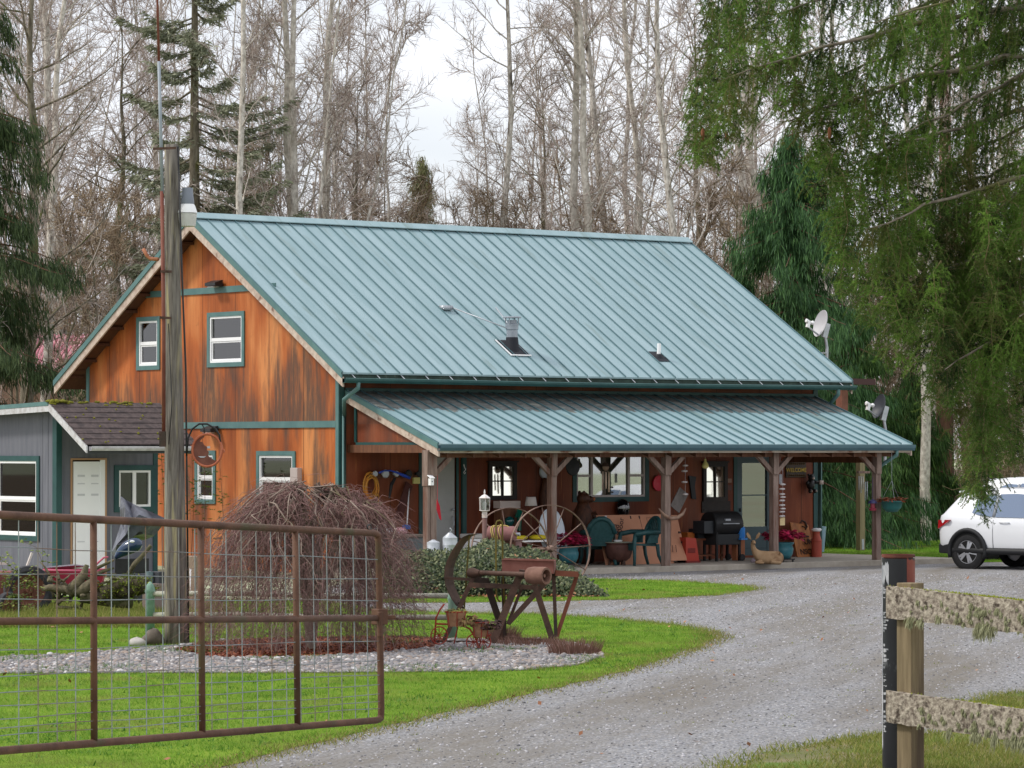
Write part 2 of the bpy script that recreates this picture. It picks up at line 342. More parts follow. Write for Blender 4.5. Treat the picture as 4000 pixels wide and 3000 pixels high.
mulch = poly([(375, 1408), (440, 1392), (560, 1383), (880, 1378), (965, 1386), (935, 1404), (800, 1416), (640, 1424), (460, 1426)])
sheet('bark_mulch', mulch, GZ + .026, M['mulch'], .08, 5)
pb = MB(); pb.box((-.6, -2.85, GZ - .2), (14.1, 0.3, 0)); pb.box((12.64, .3, GZ - .2), (14.1, 1.3, -.003)); struct(build('patio', pb, M['conc'], bevel=.01))


# ---------------------------------------------------------------- house
L_, W_, HR, HE, OO, EE = 12.643, 9.457, 7.092, 3.792, .437, .693
SL = (HR - HE) / (W_ / 2 + EE)
house = thing('farmhouse', 'orange plywood sided farmhouse with teal metal roof and long front porch', 'house', (0, 0, 0))
def PX(c): return lambda a, d, z: (c - d, a, z)
def PY(c): return lambda a, d, z: (a, c - d, z)
def roofz(y): return HR - SL * abs(y - W_ / 2)
gwins = [(3.31, 4.68, 3.99, 5.11), (6.50, 7.42, 3.98, 5.10), (1.49, 2.86, 1.17, 2.28), (4.37, 5.14, 1.20, 2.29)]
b = MB()
holes = [(a + .085, c - .085, z0 + .085, z1 - .085) for a, c, z0, z1 in gwins]
ys = sorted({0, W_, W_ / 2} | {h[0] for h in holes} | {h[1] for h in holes})
for y0, y1 in zip(ys, ys[1:]):
    hs = sorted([h for h in holes if h[0] <= y0 + 1e-6 and h[1] >= y1 - 1e-6], key=lambda h: h[2]); z = GZ - .1
    for h in hs: b.box((0, y0, z), (.14, y1, h[2])); z = h[3]
    b.prism([(0, y0, z), (0, y1, z), (0, y1, roofz(y1) - .06), (0, y0, roofz(y0) - .06)], (.14, 0, 0))
build('gable_wall', b, M['ply'], house)
b = MB()  # far gable and back wall
b.prism([(L_ - .14, 0.14, GZ), (L_ - .14, W_, GZ), (L_ - .14, W_, roofz(W_) - .06), (L_ - .14, W_ / 2, HR - .06), (L_ - .14, 0.14, roofz(.14) - .06)], (.14, 0, 0))
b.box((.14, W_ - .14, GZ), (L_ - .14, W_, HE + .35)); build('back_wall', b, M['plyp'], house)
bigw = (5.82, 7.86, 1.23, 2.46); door1 = (2.0, 2.84, .06, 2.2); stormd = (10.33, 11.27, .05, 2.2)
fh = [(bigw[0] + .1, bigw[1] - .1, bigw[2] + .1, bigw[3] - .1), door1, stormd]
b = MB(); xs = sorted({.14, L_} | {h[0] for h in fh} | {h[1] for h in fh})
for x0, x1 in zip(xs, xs[1:]):
    hs = [h for h in fh if h[0] <= x0 + 1e-6 and h[1] >= x1 - 1e-6]; z = GZ
    for h in hs: b.box((x0, 0, z), (x1, .14, h[2])); z = h[3]
    b.box((x0, 0, z), (x1, .14, roofz(0) - .06))
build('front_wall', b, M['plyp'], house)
# an upper floor and a ceiling keep the rooms dark
b = MB(); b.box((.15, .15, 2.62), (L_ - .15, W_ - .15, 2.7)); b.box((.15, 3.0, GZ), (L_ - .15, 3.06, 2.62)); b.box((2.6, 1.8, 2.7), (2.66, W_ - 1.8, 4.6)); build('inner_floor', b, M['brownw'], house)
def window(P, a0, a1, z0, z1, style, trim, frame=None, glass=None, cas=.09, parent=None, proud=.028):
    parent = parent or house; frame = frame or M['white']; glass = glass or M['glass']
    t = MB(); c = cas
    t.box(P(a0, -.02, z1 - c), P(a1, proud, z1)); t.box(P(a0, -.02, z0), P(a1, proud, z0 + c))
    t.box(P(a0, -.02, z0 + c), P(a0 + c, proud, z1 - c)); t.box(P(a1 - c, -.02, z0 + c), P(a1, proud, z1 - c))
    o = build('window', t, trim, parent); A0, A1, Z0, Z1 = a0 + c, a1 - c, z0 + c, z1 - c
    f = MB(); q = .042
    def rect(x0, x1, y0, y1, d0=-.05, d1=.012, k=q):
        f.box(P(x0, d0, y1 - k), P(x1, d1, y1)); f.box(P(x0, d0, y0), P(x1, d1, y0 + k)); f.box(P(x0, d0, y0 + k), P(x0 + k, d1, y1 - k)); f.box(P(x1 - k, d0, y0 + k), P(x1, d1, y1 - k))
    rect(A0, A1, Z0, Z1); zm = (Z0 + Z1) / 2
    if style == 'hung':
        f.box(P(A0 + q, -.05, zm - .035), P(A1 - q, .004, zm + .035)); rect(A0 + q + .003, A1 - q - .003, Z0 + q + .003, zm - .037, -.055, -.01, .03)
    if style == 'slide':
        am = (A0 + A1) / 2; f.box(P(am - .035, -.05, Z0 + q), P(am + .035, .004, Z1 - q))
    if style == 'three':
        for am in (A0 + .225 * (A1 - A0), A0 + .765 * (A1 - A0)): f.box(P(am - .03, -.05, Z0 + q), P(am + .03, .006, Z1 - q))
        zr_ = Z0 + .44; f.box(P(A0 + q, -.05, zr_ - .025), P(A0 + .225 * (A1 - A0) - .03, .004, zr_ + .025)); f.box(P(A0 + .765 * (A1 - A0) + .03, -.05, zr_ - .025), P(A1 - q, .004, zr_ + .025))
    build('frame', f, frame, o)
    g_ = MB(); tl_ = .003 if style == 'three' else 0
    g_.prism([P(A0 + .01, -.03 + tl_, Z0 + .01), P(A1 - .01, -.03 + tl_, Z0 + .01), P(A1 - .01, -.03, Z1 - .01), P(A0 + .01, -.03, Z1 - .01)], tuple(V(P(0, -.004, 0)) - V(P(0, 0, 0)))); build('pane', g_, glass, o)
    return o, (A0, A1, Z0, Z1)
G = PX(0); M['screen'] = mat('grey_screen', c8(104, 104, 110), c8(134, 132, 136), scale=2, rough=.8)
for i, (a0, a1, z0, z1) in enumerate(gwins):
    o, (A0, A1, Z0, Z1) = window(G, a0, a1, z0, z1, 'hung', M['teal'])
    if i == 2: o['label'] = 'ground floor window with a pale blind drawn down'
    m_ = MB()
    if i == 2: m_.box(G(A0 + .05, -.10, Z0 + .12), G(A1 - .05, -.11, Z1 - .09))
    else: m_.box(G(A1 - .3, -.14, Z0), G(A1 - .03, -.15, Z1)); m_.mi = 1; m_.box(G(A0 + .04, -.09, Z0 + .1), G(A1 - .04, -.10, (Z0 + Z1) / 2))
    build('blind', m_, [M['blind'], M['screen']], o)
F_ = PY(0)
o, r_ = window(F_, *bigw, 'three', M['tealdk'], mat('taupe_frame', c8(196, 184, 180), rough=.5), M['glassr'], cas=.1); o['label'] = 'wide three part porch window'
m_ = MB(); m_.box(F_(r_[0], -.16, r_[2] + .46), F_(r_[1], -.17, r_[3])); m_.box(F_(r_[0] + .47, -.16, r_[2]), F_(r_[0] + 1.4, -.17, r_[2] + .45)); build('reflection_sheet', m_, M['reflsheet'], o)  # pale sheets added behind the glass, its green reflection put into their colour
# doors
b = MB(); a0, a1, z0, z1 = door1; b.box(F_(a0 + .02, -.06, z0), F_(a1 - .02, -.02, z1 - .03))
for zz in ((z0 + .2, z0 + .85), (z0 + 1.0, z1 - .25)):
    for x0 in (a0 + .14,): b.box(F_(x0, -.019, zz[0]), F_(a1 - .14, -.012, zz[1]))
d1 = build('door', b, mat('grey_door', c8(166, 166, 164), c8(178, 178, 176), scale=2, rough=.5), house, bevel=.004); d1['label'] = 'pale grey front door at the left end of the porch'
h = MB(); h.ell(F_(a1 - .09, .03, 1.12), .03); h.tube([F_(a1 - .09, .0, .98), F_(a1 - .09, .05, .94), F_(a1 - .09, .05, .78), F_(a1 - .09, 0, .72)], .012); build('handle', h, M['galv'], d1, True)
t = MB(); t.box(F_(a0 - .09, -.02, GZ), F_(a0, .025, z1 + .1)); t.box(F_(a1, -.02, GZ), F_(a1 + .05, .025, z1 + .1)); t.box(F_(a0, -.02, z1), F_(a1, .025, z1 + .1))
t.box(F_(2.96, .0, GZ), F_(3.06, .06, 2.5)); build('door_casing', t, M['tealdk'], house)
a0, a1, z0, z1 = stormd; b = MB(); q = .12
b.box(F_(a0, -.05, z0), F_(a0 + .14, .012, z1)); b.box(F_(a1 - .08, -.05, z0), F_(a1, .012, z1)); b.box(F_(a0 + .14, -.05, 2.02), F_(a1 - .08, .012, z1)); b.box(F_(a0 + .14, -.05, z0), F_(a1 - .08, .0, .66)); b.box(F_(a0 + .14, -.05, 1.32), F_(a1 - .08, .004, 1.345))
for zz in (.2, .44): b.box(F_(a0 + .16, 0, zz), F_(a1 - .1, .012, zz + .03))
d2 = build('storm_door', b, mat('slate_storm_door', c8(58, 78, 84), c8(66, 86, 92), scale=2, rough=.45), house, bevel=.003)
g_ = MB(); g_.box(F_(a0 + .14, -.03, .66), F_(a1 - .08, -.026, 2.02)); build('pane', g_, M['glassr'], d2)
g_ = MB(); g_.box(F_(a0 + .10, -.06, z0), F_(a1, -.07, z1)); g_.box(F_(a0 + .45, -.05, .7), F_(a0 + .5, -.06, 2)); build('inner_door', g_, mat('inner_white_door', c8(150, 156, 142), c8(166, 172, 158), scale=1, rough=.6), d2)
h = MB(); h.ell(F_(a0 + .07, .03, 1.02), (.02, .02, .045)); build('handle', h, M['black'], d2, True)
t = MB(); t.box(F_(a0 - .1, -.02, 0), F_(a0, .02, 2.3)); t.box(F_(a1, -.02, 0), F_(a1 + .08, .02, 2.3)); t.box(F_(a0, -.02, z1), F_(a1, .02, 2.3)); build('door_casing', t, M['tealdk'], house)
# trim bands and corner boards
hb = (HR - 5.56) / SL
for p, q in ((G(W_ / 2 - hb - .02, 0, 5.50), G(W_ / 2 + hb + .02, .03, 5.63)), (G(.1, 0, 2.74), G(W_ - .1, .03, 2.87)), (G(0, 0, GZ), G(.1, .026, roofz(0) - .12)), (G(W_ - .1, 0, GZ), G(W_, .026, roofz(0) - .12))): build('trim', MB().box(p, q), M['teal'], house)
for x in (-.026, L_ - .1): build('trim', MB().box((x, -.026, GZ), (x + .123, 0, 3.7)), M['tealdk'], house)
# main roof
b = MB(); T = .035; xr0, xr1 = -OO, L_ + OO
def rp(x, y, dz=0): return (x, y, roofz(y) + dz)
yf, yb, ym = -EE, W_ + EE, W_ / 2
for ya, yc in ((yf, ym), (ym, yb)):
    b.prism([rp(xr0, ya), rp(xr1, ya), rp(xr1, yc), rp(xr0, yc)], (0, 0, -T))
roof = build('roof', b, M['roof'], house)
b = MB(); n = 41
for i in range(n):
    x = xr0 + .02 + (xr1 - xr0 - .04) * i / (n - 1)
    for ya, yc in ((yf - .01, ym - .12), (ym + .12, yb + .01)):
        y0, y1 = min(ya, yc), max(ya, yc)
        b.prism([(x - .009, y0, roofz(y0)), (x + .009, y0, roofz(y0)), (x + .009, y0, roofz(y0) + .032), (x - .009, y0, roofz(y0) + .032)], (0, y1 - y0, roofz(y1) - roofz(y0)))
build('seam', b, M['rib'], roof)
b = MB()
for s in (-1, 1):
    b.prism([(xr0, ym, HR + .075), (xr0, ym + s * .17, roofz(ym + .17) + .062), (xr0, ym + s * .17, roofz(ym + .17) + .045), (xr0, ym, HR + .055)], (xr1 - xr0, 0, 0))
build('ridge_cap', b, M['roof'], roof)
b = MB()
for s in (-1, 1):
    ya = ym; yc = ym + s * (W_ / 2 + EE)
    for x in (xr0 + .02, xr1 - .06): build('rake_board', MB().prism([(x, ya + s * .001, HR - .10), (x, yc, HE - .10), (x, yc, HE - .28), (x, ya + s * .001, HR - .30)], (.04, 0, 0)), M['rake'], house)
b = MB()
for s in (-1, 1):
    yc = ym + s * (W_ / 2 + EE)
    for x in (xr0 - .006, xr1 - .02): build('drip_edge', MB().prism([(x, ym + s * .001, HR + .012), (x, yc, HE + .012), (x, yc, HE - .11), (x, ym + s * .001, HR - .11)], (.026, 0, 0)), M['teal'], house)
b = MB()
for ya, yc in ((yf + .05, ym), (ym, yb - .05)):
    for x0, x1 in ((xr0 + .065, -.001), (L_ + .001, xr1 - .065)): b.prism([rp(x0, ya, -.16), rp(x1, ya, -.16), rp(x1, yc, -.16), rp(x0, yc, -.16)], (0, 0, -.02))
for ya, yc in ((yf + .05, -.001), (W_ + .001, yb - .05)): b.prism([rp(xr0 + .065, ya, -.185), rp(xr1 - .065, ya, -.185), rp(xr1 - .065, yc, -.185), rp(xr0 + .065, yc, -.185)], (0, 0, -.02))
for i in range(9):
    for s in (-1, 1):
        y = ym + s * (.5 + i * .55); z = roofz(y) - .2
        b.box((xr0 + .07, y - .03, z - .06), (-.002, y + .03, z - .0))
build('soffit', b, M['soffit'], house)
fm_ = (mat('mossy_fascia', c8(44, 58, 52), c8(62, 80, 72), c8(98, 110, 98), scale=6, rough=.8, s3=9, f3=.62))
for y in (yf + .03, yb - .055): build('fascia', MB().box((xr0 + .03, y, HE - .17), (xr1 - .03, y + .025, HE - .02)), fm_, house)
def gutter(x0, x1, y, z, sag=0, wd=.11, hh=.075, face=M['tealdk'], lip=M['teal']):
    b = MB(); n = 16
    prof = [(0, hh), (0, 0), (-wd * .75, 0), (-wd, hh * .5), (-wd, hh), (-wd - .012, hh + .008), (-wd - .012, hh - .01), (-wd - .01, hh * .5), (-wd * .78, -.008), (.006, -.008), (.006, hh)]
    vs = []
    for i in range(n + 1):
        t = i / n; x = x0 + (x1 - x0) * t; dz = -sag * math.sin(math.pi * t) ** 2
        vs += [(x, y + p[0], z + p[1] + dz) for p in prof]
    k = len(prof); fs = [(i * k + j, i * k + (j + 1) % k, (i + 1) * k + (j + 1) % k, (i + 1) * k + j) for i in range(n) for j in range(k)]
    fs += [tuple(range(k)), tuple(range(n * k + k - 1, n * k - 1, -1))]
    b.add(vs, fs); return b
gm = build('gutter', gutter(xr0 + .02, xr1, yf - .0, HE - .195, .02), M['tealdk'], house)
b = MB(); b.tube([(xr0 + .02 + i * (xr1 - xr0) / 20, yf - .118, HE - .115 - .02 * math.sin(math.pi * i / 20) ** 2) for i in range(21)], .008, 6); build('lip', b, M['teal'], gm)
b = MB()
for i in range(23):
    x = xr0 + .25 + i * .585; b.beam((x, yf + .02, HE - .03), (x + .0, yf - .11, HE - .115), .02, .006)
build('hanger', b, M['galv'], gm)
b = MB(); b.tube([(xr0 + .35, yf - .06, HE - .19), (xr0 + .35, yf - .06, HE - .3), (xr0 + .3, -.35, HE - .52), (.05, -.1, HE - .82), (.05, -.09, 3.0), (.05, -.09, 0)], .043, 8); build('downspout', b, M['teal'], house, True)
b = MB(); b.tube([(xr1 - .5, yf - .06, HE - .19), (xr1 - .5, yf - .06, HE - .3), (L_ + .05, -.05, HE - .75), (L_ + .08, -.03, 3.1), (L_ + .08, -.03, 0)], .045, 8); build('downspout', b, M['teal'], house, True)
# porch roof
px0, px1, PD, PZ, PT = .124, 12.58, 3.017, 2.42, 3.46; PS = (PT - PZ) / PD
def pz(y, dz=0): return PT + y * PS + dz
b = MB(); b.prism([(px0, -PD, pz(-PD)), (px1, -PD, pz(-PD)), (px1, -.02, pz(-.02)), (px0, -.02, pz(-.02))], (0, 0, -.03)); proof = build('porch_roof', b, M['proof'], house)
b = MB(); n = 39
for i in range(n):
    x = px0 + .02 + (px1 - px0 - .04) * i / (n - 1); y0, y1 = -PD - .01, -.05
    b.prism([(x - .009, y0, pz(y0)), (x + .009, y0, pz(y0)), (x + .009, y0, pz(y0) + .034), (x - .009, y0, pz(y0) + .034)], (0, y1 - y0, pz(y1) - pz(y0)))
build('seam', b, M['rib'], proof)
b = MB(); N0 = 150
for i in range(N0):   # dirty strip with the upper eave's shade painted in, ragged lower edge
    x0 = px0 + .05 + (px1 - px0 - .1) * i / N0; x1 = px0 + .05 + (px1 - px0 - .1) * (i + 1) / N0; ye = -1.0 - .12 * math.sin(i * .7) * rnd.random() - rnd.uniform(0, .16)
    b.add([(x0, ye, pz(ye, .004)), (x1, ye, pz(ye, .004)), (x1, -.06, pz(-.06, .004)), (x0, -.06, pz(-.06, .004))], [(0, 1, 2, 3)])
build('dirt_shade_band', b, M['dirt_shade'], proof)
b = MB(); b.box((px0, -.06, PT - .01), (px1, -.028, PT + .05)); build('flashing', b, M['tealdk'], proof)
for x in (px0 - .006, px1 - .018): build('drip_edge', MB().prism([(x, .0, PT + .01), (x, -PD, PZ + .012), (x, -PD, PZ - .09), (x, 0, PT - .09)], (.024, 0, 0)), M['teal'], house)
b = MB()
for x in (px0 + .02, px1 - .06): build('rake_board', MB().prism([(x, -.03, PT - .09), (x, -PD + .01, PZ - .09), (x, -PD + .01, PZ - .24), (x, -.03, PT - .24)], (.04, 0, 0)), M['rake'], house)
b = MB(); b.box((px0 + .06, -PD + .02, 2.245), (px1 - .06, -PD + .06, 2.39)); build('fascia', b, mat('chipped_fascia', c8(186, 170, 156), c8(204, 190, 176), c8(120, 62, 36), scale=9, stretch=(.5, 1, 1), rough=.7, s3=5, f3=.55), house)
gp = build('gutter', gutter(px0 + .01, px1 - .01, -PD + .015, PZ - .125, .0, .10, .1), mat('blue_teal_gutter', c8(62, 92, 104), c8(72, 104, 114), scale=2, rough=.45), house)
b = MB(); b.tube([(px0 + .01, -PD - .09, PZ - .02), (px1 - .01, -PD - .09, PZ - .02)], .008, 6); build('lip', b, M['teal'], gp)
b = MB(); b.tube([(px1 - .5, -PD - .03, PZ - .12), (px1 - .5, -PD - .03, PZ - .22), (12.0, -2.66, 1.98), (11.98, -2.62, 1.85), (11.98, -2.62, 0)], .04, 8); build('downspout', b, M['teal'], house, True)
b = MB(); b.prism([(px0 + .07, -PD + .07, pz(-PD + .07, -.16)), (px1 - .07, -PD + .07, pz(-PD + .07, -.16)), (px1 - .07, -.001, pz(0, -.16)), (px0 + .07, -.001, pz(0, -.16))], (0, 0, -.02))
for i in range(20):
    x = px0 + .3 + i * .62; b.prism([(x, -PD + .1, pz(-PD + .1, -.185)), (x, -.02, pz(-.02, -.185)), (x, -.02, pz(-.02, -.30)), (x, -PD + .1, pz(-PD + .1, -.30))], (.04, 0, 0))
build('porch_ceiling', b, M['soffit'], house)
XA, XS, YP = .187, 2.9034, -2.717
b = MB(); b.box((px0 + .1, YP + .01, 2.16), (px1 - .1, YP + .13, 2.33)); build('header_beam', b, M['brownw'], house)
b = MB(); b.box((XA + 4 * XS + .0, YP + .14, 2.03), (XA + 4 * XS + .12, -.03, 2.2)); build('header_beam', b, M['brownw'], house)
for k in range(5):
    x = XA + k * XS; b = MB(); b.box((x, YP, 0), (x + .14, YP + .14, 2.16)); b.box((x - .012, YP - .035, 1.80), (x + .13, YP - .001, 2.24))
    if k == 0: b.box((x - .09, YP - .02, 1.62), (x - .001, YP + .16, 2.3)); b.box((x - .075, YP + .0, 0), (x - .013, YP + .15, 1.62))
    po = build('post', b, M['post'], house, bevel=.006)
    b = MB()
    if k != 0: b.beam((x + .02, YP + .06, 1.84), (x - .42, YP + .06, 2.22), .08, .09)
    if k != 4: b.beam((x + .12, YP + .06, 1.84), (x + .56, YP + .06, 2.22), .08, .09)
    build('brace', b, M['post'], po)
p = onz(3360, 2150, 0); b = MB(); b.box((p.x, p.y, 0), (p.x + .16, p.y + .14, 2.25)); po = build('post', b, mat('yellowish_post', c8(128, 118, 88), c8(150, 138, 104), scale=4, stretch=(3, 3, .3), rough=.8), house, bevel=.005)
b = MB(); b.box((p.x + .05, p.y - .006, .02), (p.x + .12, p.y, .26)); build('base_plate', b, M['galv'], po)
# triangular infill at the porch's near end
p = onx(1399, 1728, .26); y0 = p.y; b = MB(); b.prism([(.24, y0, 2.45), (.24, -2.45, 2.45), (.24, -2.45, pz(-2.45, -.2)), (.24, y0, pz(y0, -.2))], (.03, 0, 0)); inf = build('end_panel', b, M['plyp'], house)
b = MB(); b.box((.2, y0 + .0, 2.40), (.28, -2.62, 2.449)); build('ledge', b, M['tealdk'], inf); build('edge_trim', MB().box((.2, y0, 2.45), (.235, y0 + .05, pz(y0, -.22))), M['tealdk'], inf); build('tie_beam', MB().box((.18, -2.72, 2.25), (.3, -.02, 2.399)), M['brownw'], inf)
# floodlights, meter box, flue, vent
for (y, z) in ((4.22, 5.70), (4.38, 2.73)):
    b = MB(); b.box((-.05, y - .06, z - .05), (0, y + .06, z + .05)); b.prism([(-.05, y - .17, z + .06), (-.05, y + .17, z + .06), (-.05, y + .17, z - .07), (-.05, y - .17, z - .07)], (-.02, 0, 0)); b.prism([(-.07, y - .17, z + .06), (-.26, y - .2, z + .0), (-.26, y - .2, z - .06), (-.07, y - .17, z - .07)], (0, .38, 0))
    fl = build('floodlight', b, mat('dark_floodlight', c8(44, 44, 46), rough=.5), house); b = MB(); b.box((-.24, y - .1, z - .085), (-.1, y + .12, z - .075)); build('lens', b, M['white'], fl)
b = MB(); b.box((-.12, 1.27, 1.58), (0, 1.52, 1.95)); b.box((-.06, 1.34, .2), (-.02, 1.42, 1.58)); build('meter_box', b, mat('meter_grey', c8(190, 176, 172), rough=.5), house, bevel=.01)
def onroof(u, v):
    lo, hi = 40, 110
    for _ in range(50):
        m = (lo + hi) / 2; q = ond(u, v, m)
        if q.z > roofz(q.y): lo = m
        else: hi = m
    return q
q = onroof(1600 + 885 / 2.212, 1100 + 575 / 2.212); b = MB()
b.lathe((q.x, q.y, q.z - .15), [(.115, 0), (.115, .52), (.13, .53), (.13, .60), (.135, .60), (.135, .64), (.10, .65), (.10, .72)], 20)
for a in range(4): b.box((q.x + .14 * math.cos(a * 1.57 + .5) - .008, q.y + .14 * math.sin(a * 1.57 + .5) - .008, q.z + .48), (q.x + .14 * math.cos(a * 1.57 + .5) + .008, q.y + .14 * math.sin(a * 1.57 + .5) + .008, q.z + .62))
b.lathe((q.x, q.y, q.z + .61), [(.185, 0), (.185, .02), (.17, .03)], 20); ch = build('chimney', b, mat('flue_steel', c8(142, 148, 158), c8(160, 166, 174), scale=6, rough=.4, metal=.3), roof, 'auto')
b = MB(); b.lathe((q.x, q.y, q.z - .12), [(.17, 0), (.14, .16), (.122, .34)], 20); rn = V((0, -SL, 1)).normalized()
b.prism([rp(q.x - .26, q.y - .3, .012), rp(q.x + .26, q.y - .3, .012), rp(q.x + .26, q.y + .25, .012), rp(q.x - .26, q.y + .25, .012)], (0, 0, .008)); build('flashing_boot', b, mat('black_rubber', c8(34, 36, 44), rough=.7), ch, 'auto')
b = MB()
for i in range(16):
    t = i / 15; b.ell(rp(q.x - .25, q.y - .29 + .5 * t, .03), .02, 6); b.ell(rp(q.x - .25 + .5 * t, q.y - .3, .03), .018, 6)
build('sealant', b, M['white'], ch, True)
e1 = onroof(1600 + 315 / 2.212, 1100 + 245 / 2.212); e2 = onroof(1600 + 745 / 2.212, 1100 + 245 / 2.212); b = MB()
b.tube([(q.x - .12, q.y, q.z + .40), (e1.x + .1, e1.y - .02, e1.z + .06)], .014, 6); b.tube([(q.x + .05, q.y + .1, q.z + .42), (e2.x, e2.y, e2.z + .05)], .014, 6); b.box((e1.x - .12, e1.y - .08, e1.z), (e1.x + .12, e1.y + .08, e1.z + .09)); build('brace_rod', b, M['galv'], ch, True)
q = onroof(1600 + 2150 / 2.212, 1100 + 650 / 2.212); b = MB(); b.tube([(q.x, q.y, q.z - .1), (q.x + .02, q.y, q.z + .28)], .04, 12); vp = build('vent_pipe', b, M['white'], roof, 'auto')
b = MB(); b.lathe((q.x, q.y, q.z - .06), [(.1, 0), (.075, .1), (.05, .12)], 14); b.prism([rp(q.x - .16, q.y - .18, .012), rp(q.x + .16, q.y - .18, .012), rp(q.x + .16, q.y + .16, .012), rp(q.x - .16, q.y + .16, .012)], (0, 0, .006)); build('flashing_boot', b, bpy.data.materials['black_rubber'], vp, 'auto')
# ---------------------------------------------------------------- things on the porch
Z3 = zo((1000, 1700)); Z4 = zo((1500, 1700)); Z5 = zo((2400, 1700)); Z6 = zo((3000, 1700)); ZC = zo((1650, 1900), 3.16); ZP = zo((1300, 1750), 4.424); ZW = zo((2050, 1750), 3.687)
def s4(*a): return mat(*a)
# two small four-pane mirrors on the wall
def pane_mirror(a0, a1, z0, z1, shelf, label):
    o = thing('window_mirror', label, 'mirror', ((a0 + a1) / 2, 0, z0)); F2 = PY(-.002); c = .085; b = MB()
    b.box(F2(a0, 0, z1 - c), F2(a1, .06, z1)); b.box(F2(a0, 0, z0), F2(a1, .06, z0 + c)); b.box(F2(a0, 0, z0 + c), F2(a0 + c, .06, z1 - c)); b.box(F2(a1 - c, 0, z0 + c), F2(a1, .06, z1 - c))
    am = (a0 + a1) / 2; zm = (z0 + z1) / 2; b.box(F2(am - .014, .02, z0 + c), F2(am + .014, .058, z1 - c)); b.box(F2(a0 + c, .02, zm - .012), F2(am - .015, .056, zm + .012)); b.box(F2(am + .015, .02, zm - .012), F2(a1 - c, .056, zm + .012))
    b.box(F2(a0 - .03, 0, z1 + .001), F2(a1 + .03, .08, z1 + .03))
    if shelf: b.box(F2(a0 - .02, 0, z0 - .25), F2(a1 + .1, .03, z0 - .002)); b.box(F2(a0 + .02, .03, z0 - .2), F2(a1, .05, z0 - .17))
    build('frame', b, mat('dark_mirror_frame', c8(34, 28, 26), c8(50, 40, 34), scale=6, rough=.6) if 'dark_mirror_frame' not in bpy.data.materials else bpy.data.materials['dark_mirror_frame'], o)
    t = .012; y_ = .02; g = MB(); g.add([F2(a0 + c - .005, .004 + t, z0 + c - .005), F2(a1 - c + .005, .004 + t + y_, z0 + c - .005), F2(a1 - c + .005, .004 + y_, z1 - c + .005), F2(a0 + c - .005, .004, z1 - c + .005)], [(0, 1, 2, 3)]); build('mirror_glass', g, M['mirror'], o); return o
pane_mirror(3.63, 4.34, 1.30, 2.05, 0, 'black framed four-pane mirror hung over the white box by the front door')
pane_mirror(9.34, 10.02, 1.22, 2.03, 1, 'dark framed four-pane mirror with a shelf beside the storm door')
# clock
p = ony(2128, 1842); o = thing('clock', 'round pale wall clock half hidden behind a porch brace', 'clock', (p.x, 0, p.z)); MR = Matrix.Rotation(rad(90), 3, 'X')
b = MB(); b.lathe((p.x, -.002, p.z), [(.0, 0), (.15, 0), (.16, .03), (.145, .05), (.13, .045)], 28, MR); build('rim', b, M['galv'], o, 'auto')
b = MB(); b.lathe((p.x, -.02, p.z), [(.0, .012), (.135, .012), (.135, .0)], 28, MR); f_ = build('face', b, mat('clock_face', c8(214, 204, 190), rough=.5), o)
b = MB()
for k in range(12): a = k * math.pi / 6; b.beam((p.x + .10 * math.sin(a), -.036, p.z + .10 * math.cos(a)), (p.x + .12 * math.sin(a), -.036, p.z + .12 * math.cos(a)), .006, .006)
b.beam((p.x, -.038, p.z), (p.x + .05, -.038, p.z + .05), .008, .006); b.beam((p.x, -.038, p.z), (p.x + .02, -.038, p.z - .09), .006, .006); build('hand', b, M['black'], f_)
# hose hook, coil, rack, tools on the left bay
def loop(c, rx, rz, n=26, y=0, wob=.0, ph=0): return [(c[0] + rx * math.cos(2 * math.pi * i / n + ph) + rnd.uniform(-wob, wob), c[1] + y, c[2] + rz * math.sin(2 * math.pi * i / n + ph) + rnd.uniform(-wob, wob)) for i in range(n)]
c = ony(*ZP(660, 620), -.12); b = MB()
for i in range(9): b.tube(loop((c.x + rnd.uniform(-.02, .02), c.y, c.z + rnd.uniform(-.03, .04) - i * .012), .14 + rnd.uniform(-.03, .03), .21 + rnd.uniform(-.04, .05), y=-.012 * i + .04, wob=.004), .011, 6, closed=True)
b.tube([(c.x + .12, c.y, c.z - .05), (c.x + .19, c.y, c.z - .25), (c.x + .17, c.y, c.z - .42)], .011, 6)
hs_ = build('garden_hose', b, mat('orange_hose', c8(206, 124, 36), c8(186, 140, 60), scale=4, rough=.5), smooth=True); tag(hs_, 'orange and yellow hose coiled on a peg left of the front door', 'hose')
p0 = ony(*ZP(640, 470), -.02); p1 = ony(*ZP(1480, 470), -.02); o = thing('tool_rack', 'dark tool rack with round pegs on the wall left of the front door', 'rack', (p0.x, 0, p0.z)); b = MB()
b.box((p0.x, -.03, p0.z - .06), (p1.x, 0, p0.z + .05)); build('board', b, M['brownw'], o)
for u in (690, 870, 1060, 1270, 1440):
    q = ony(*ZP(u, 445), -.05); b = MB(); b.lathe((q.x, -.03, q.z), [(.03, 0), (.03, .1), (.085 if u in (870, 1270) else .06, .1), (.07 if u in (870, 1270) else .05, .125)], 16, MR); build('peg', b, M['black'] if u in (1270, 1440) else M['galv'], o, 'auto')
b = MB(); pts = [ony(*ZP(x, y), -.16) for x, y in ((800, 430), (880, 395), (1000, 390), (1110, 425), (1220, 470), (1330, 520))]; b.tube(pts, [.02, .014, .014, .02, .035, .03], 8); tag(build('blue_strap', b, mat('blue_plastic', c8(44, 78, 190), rough=.4), smooth=True), 'blue strap draped over the tool rack pegs', 'strap')
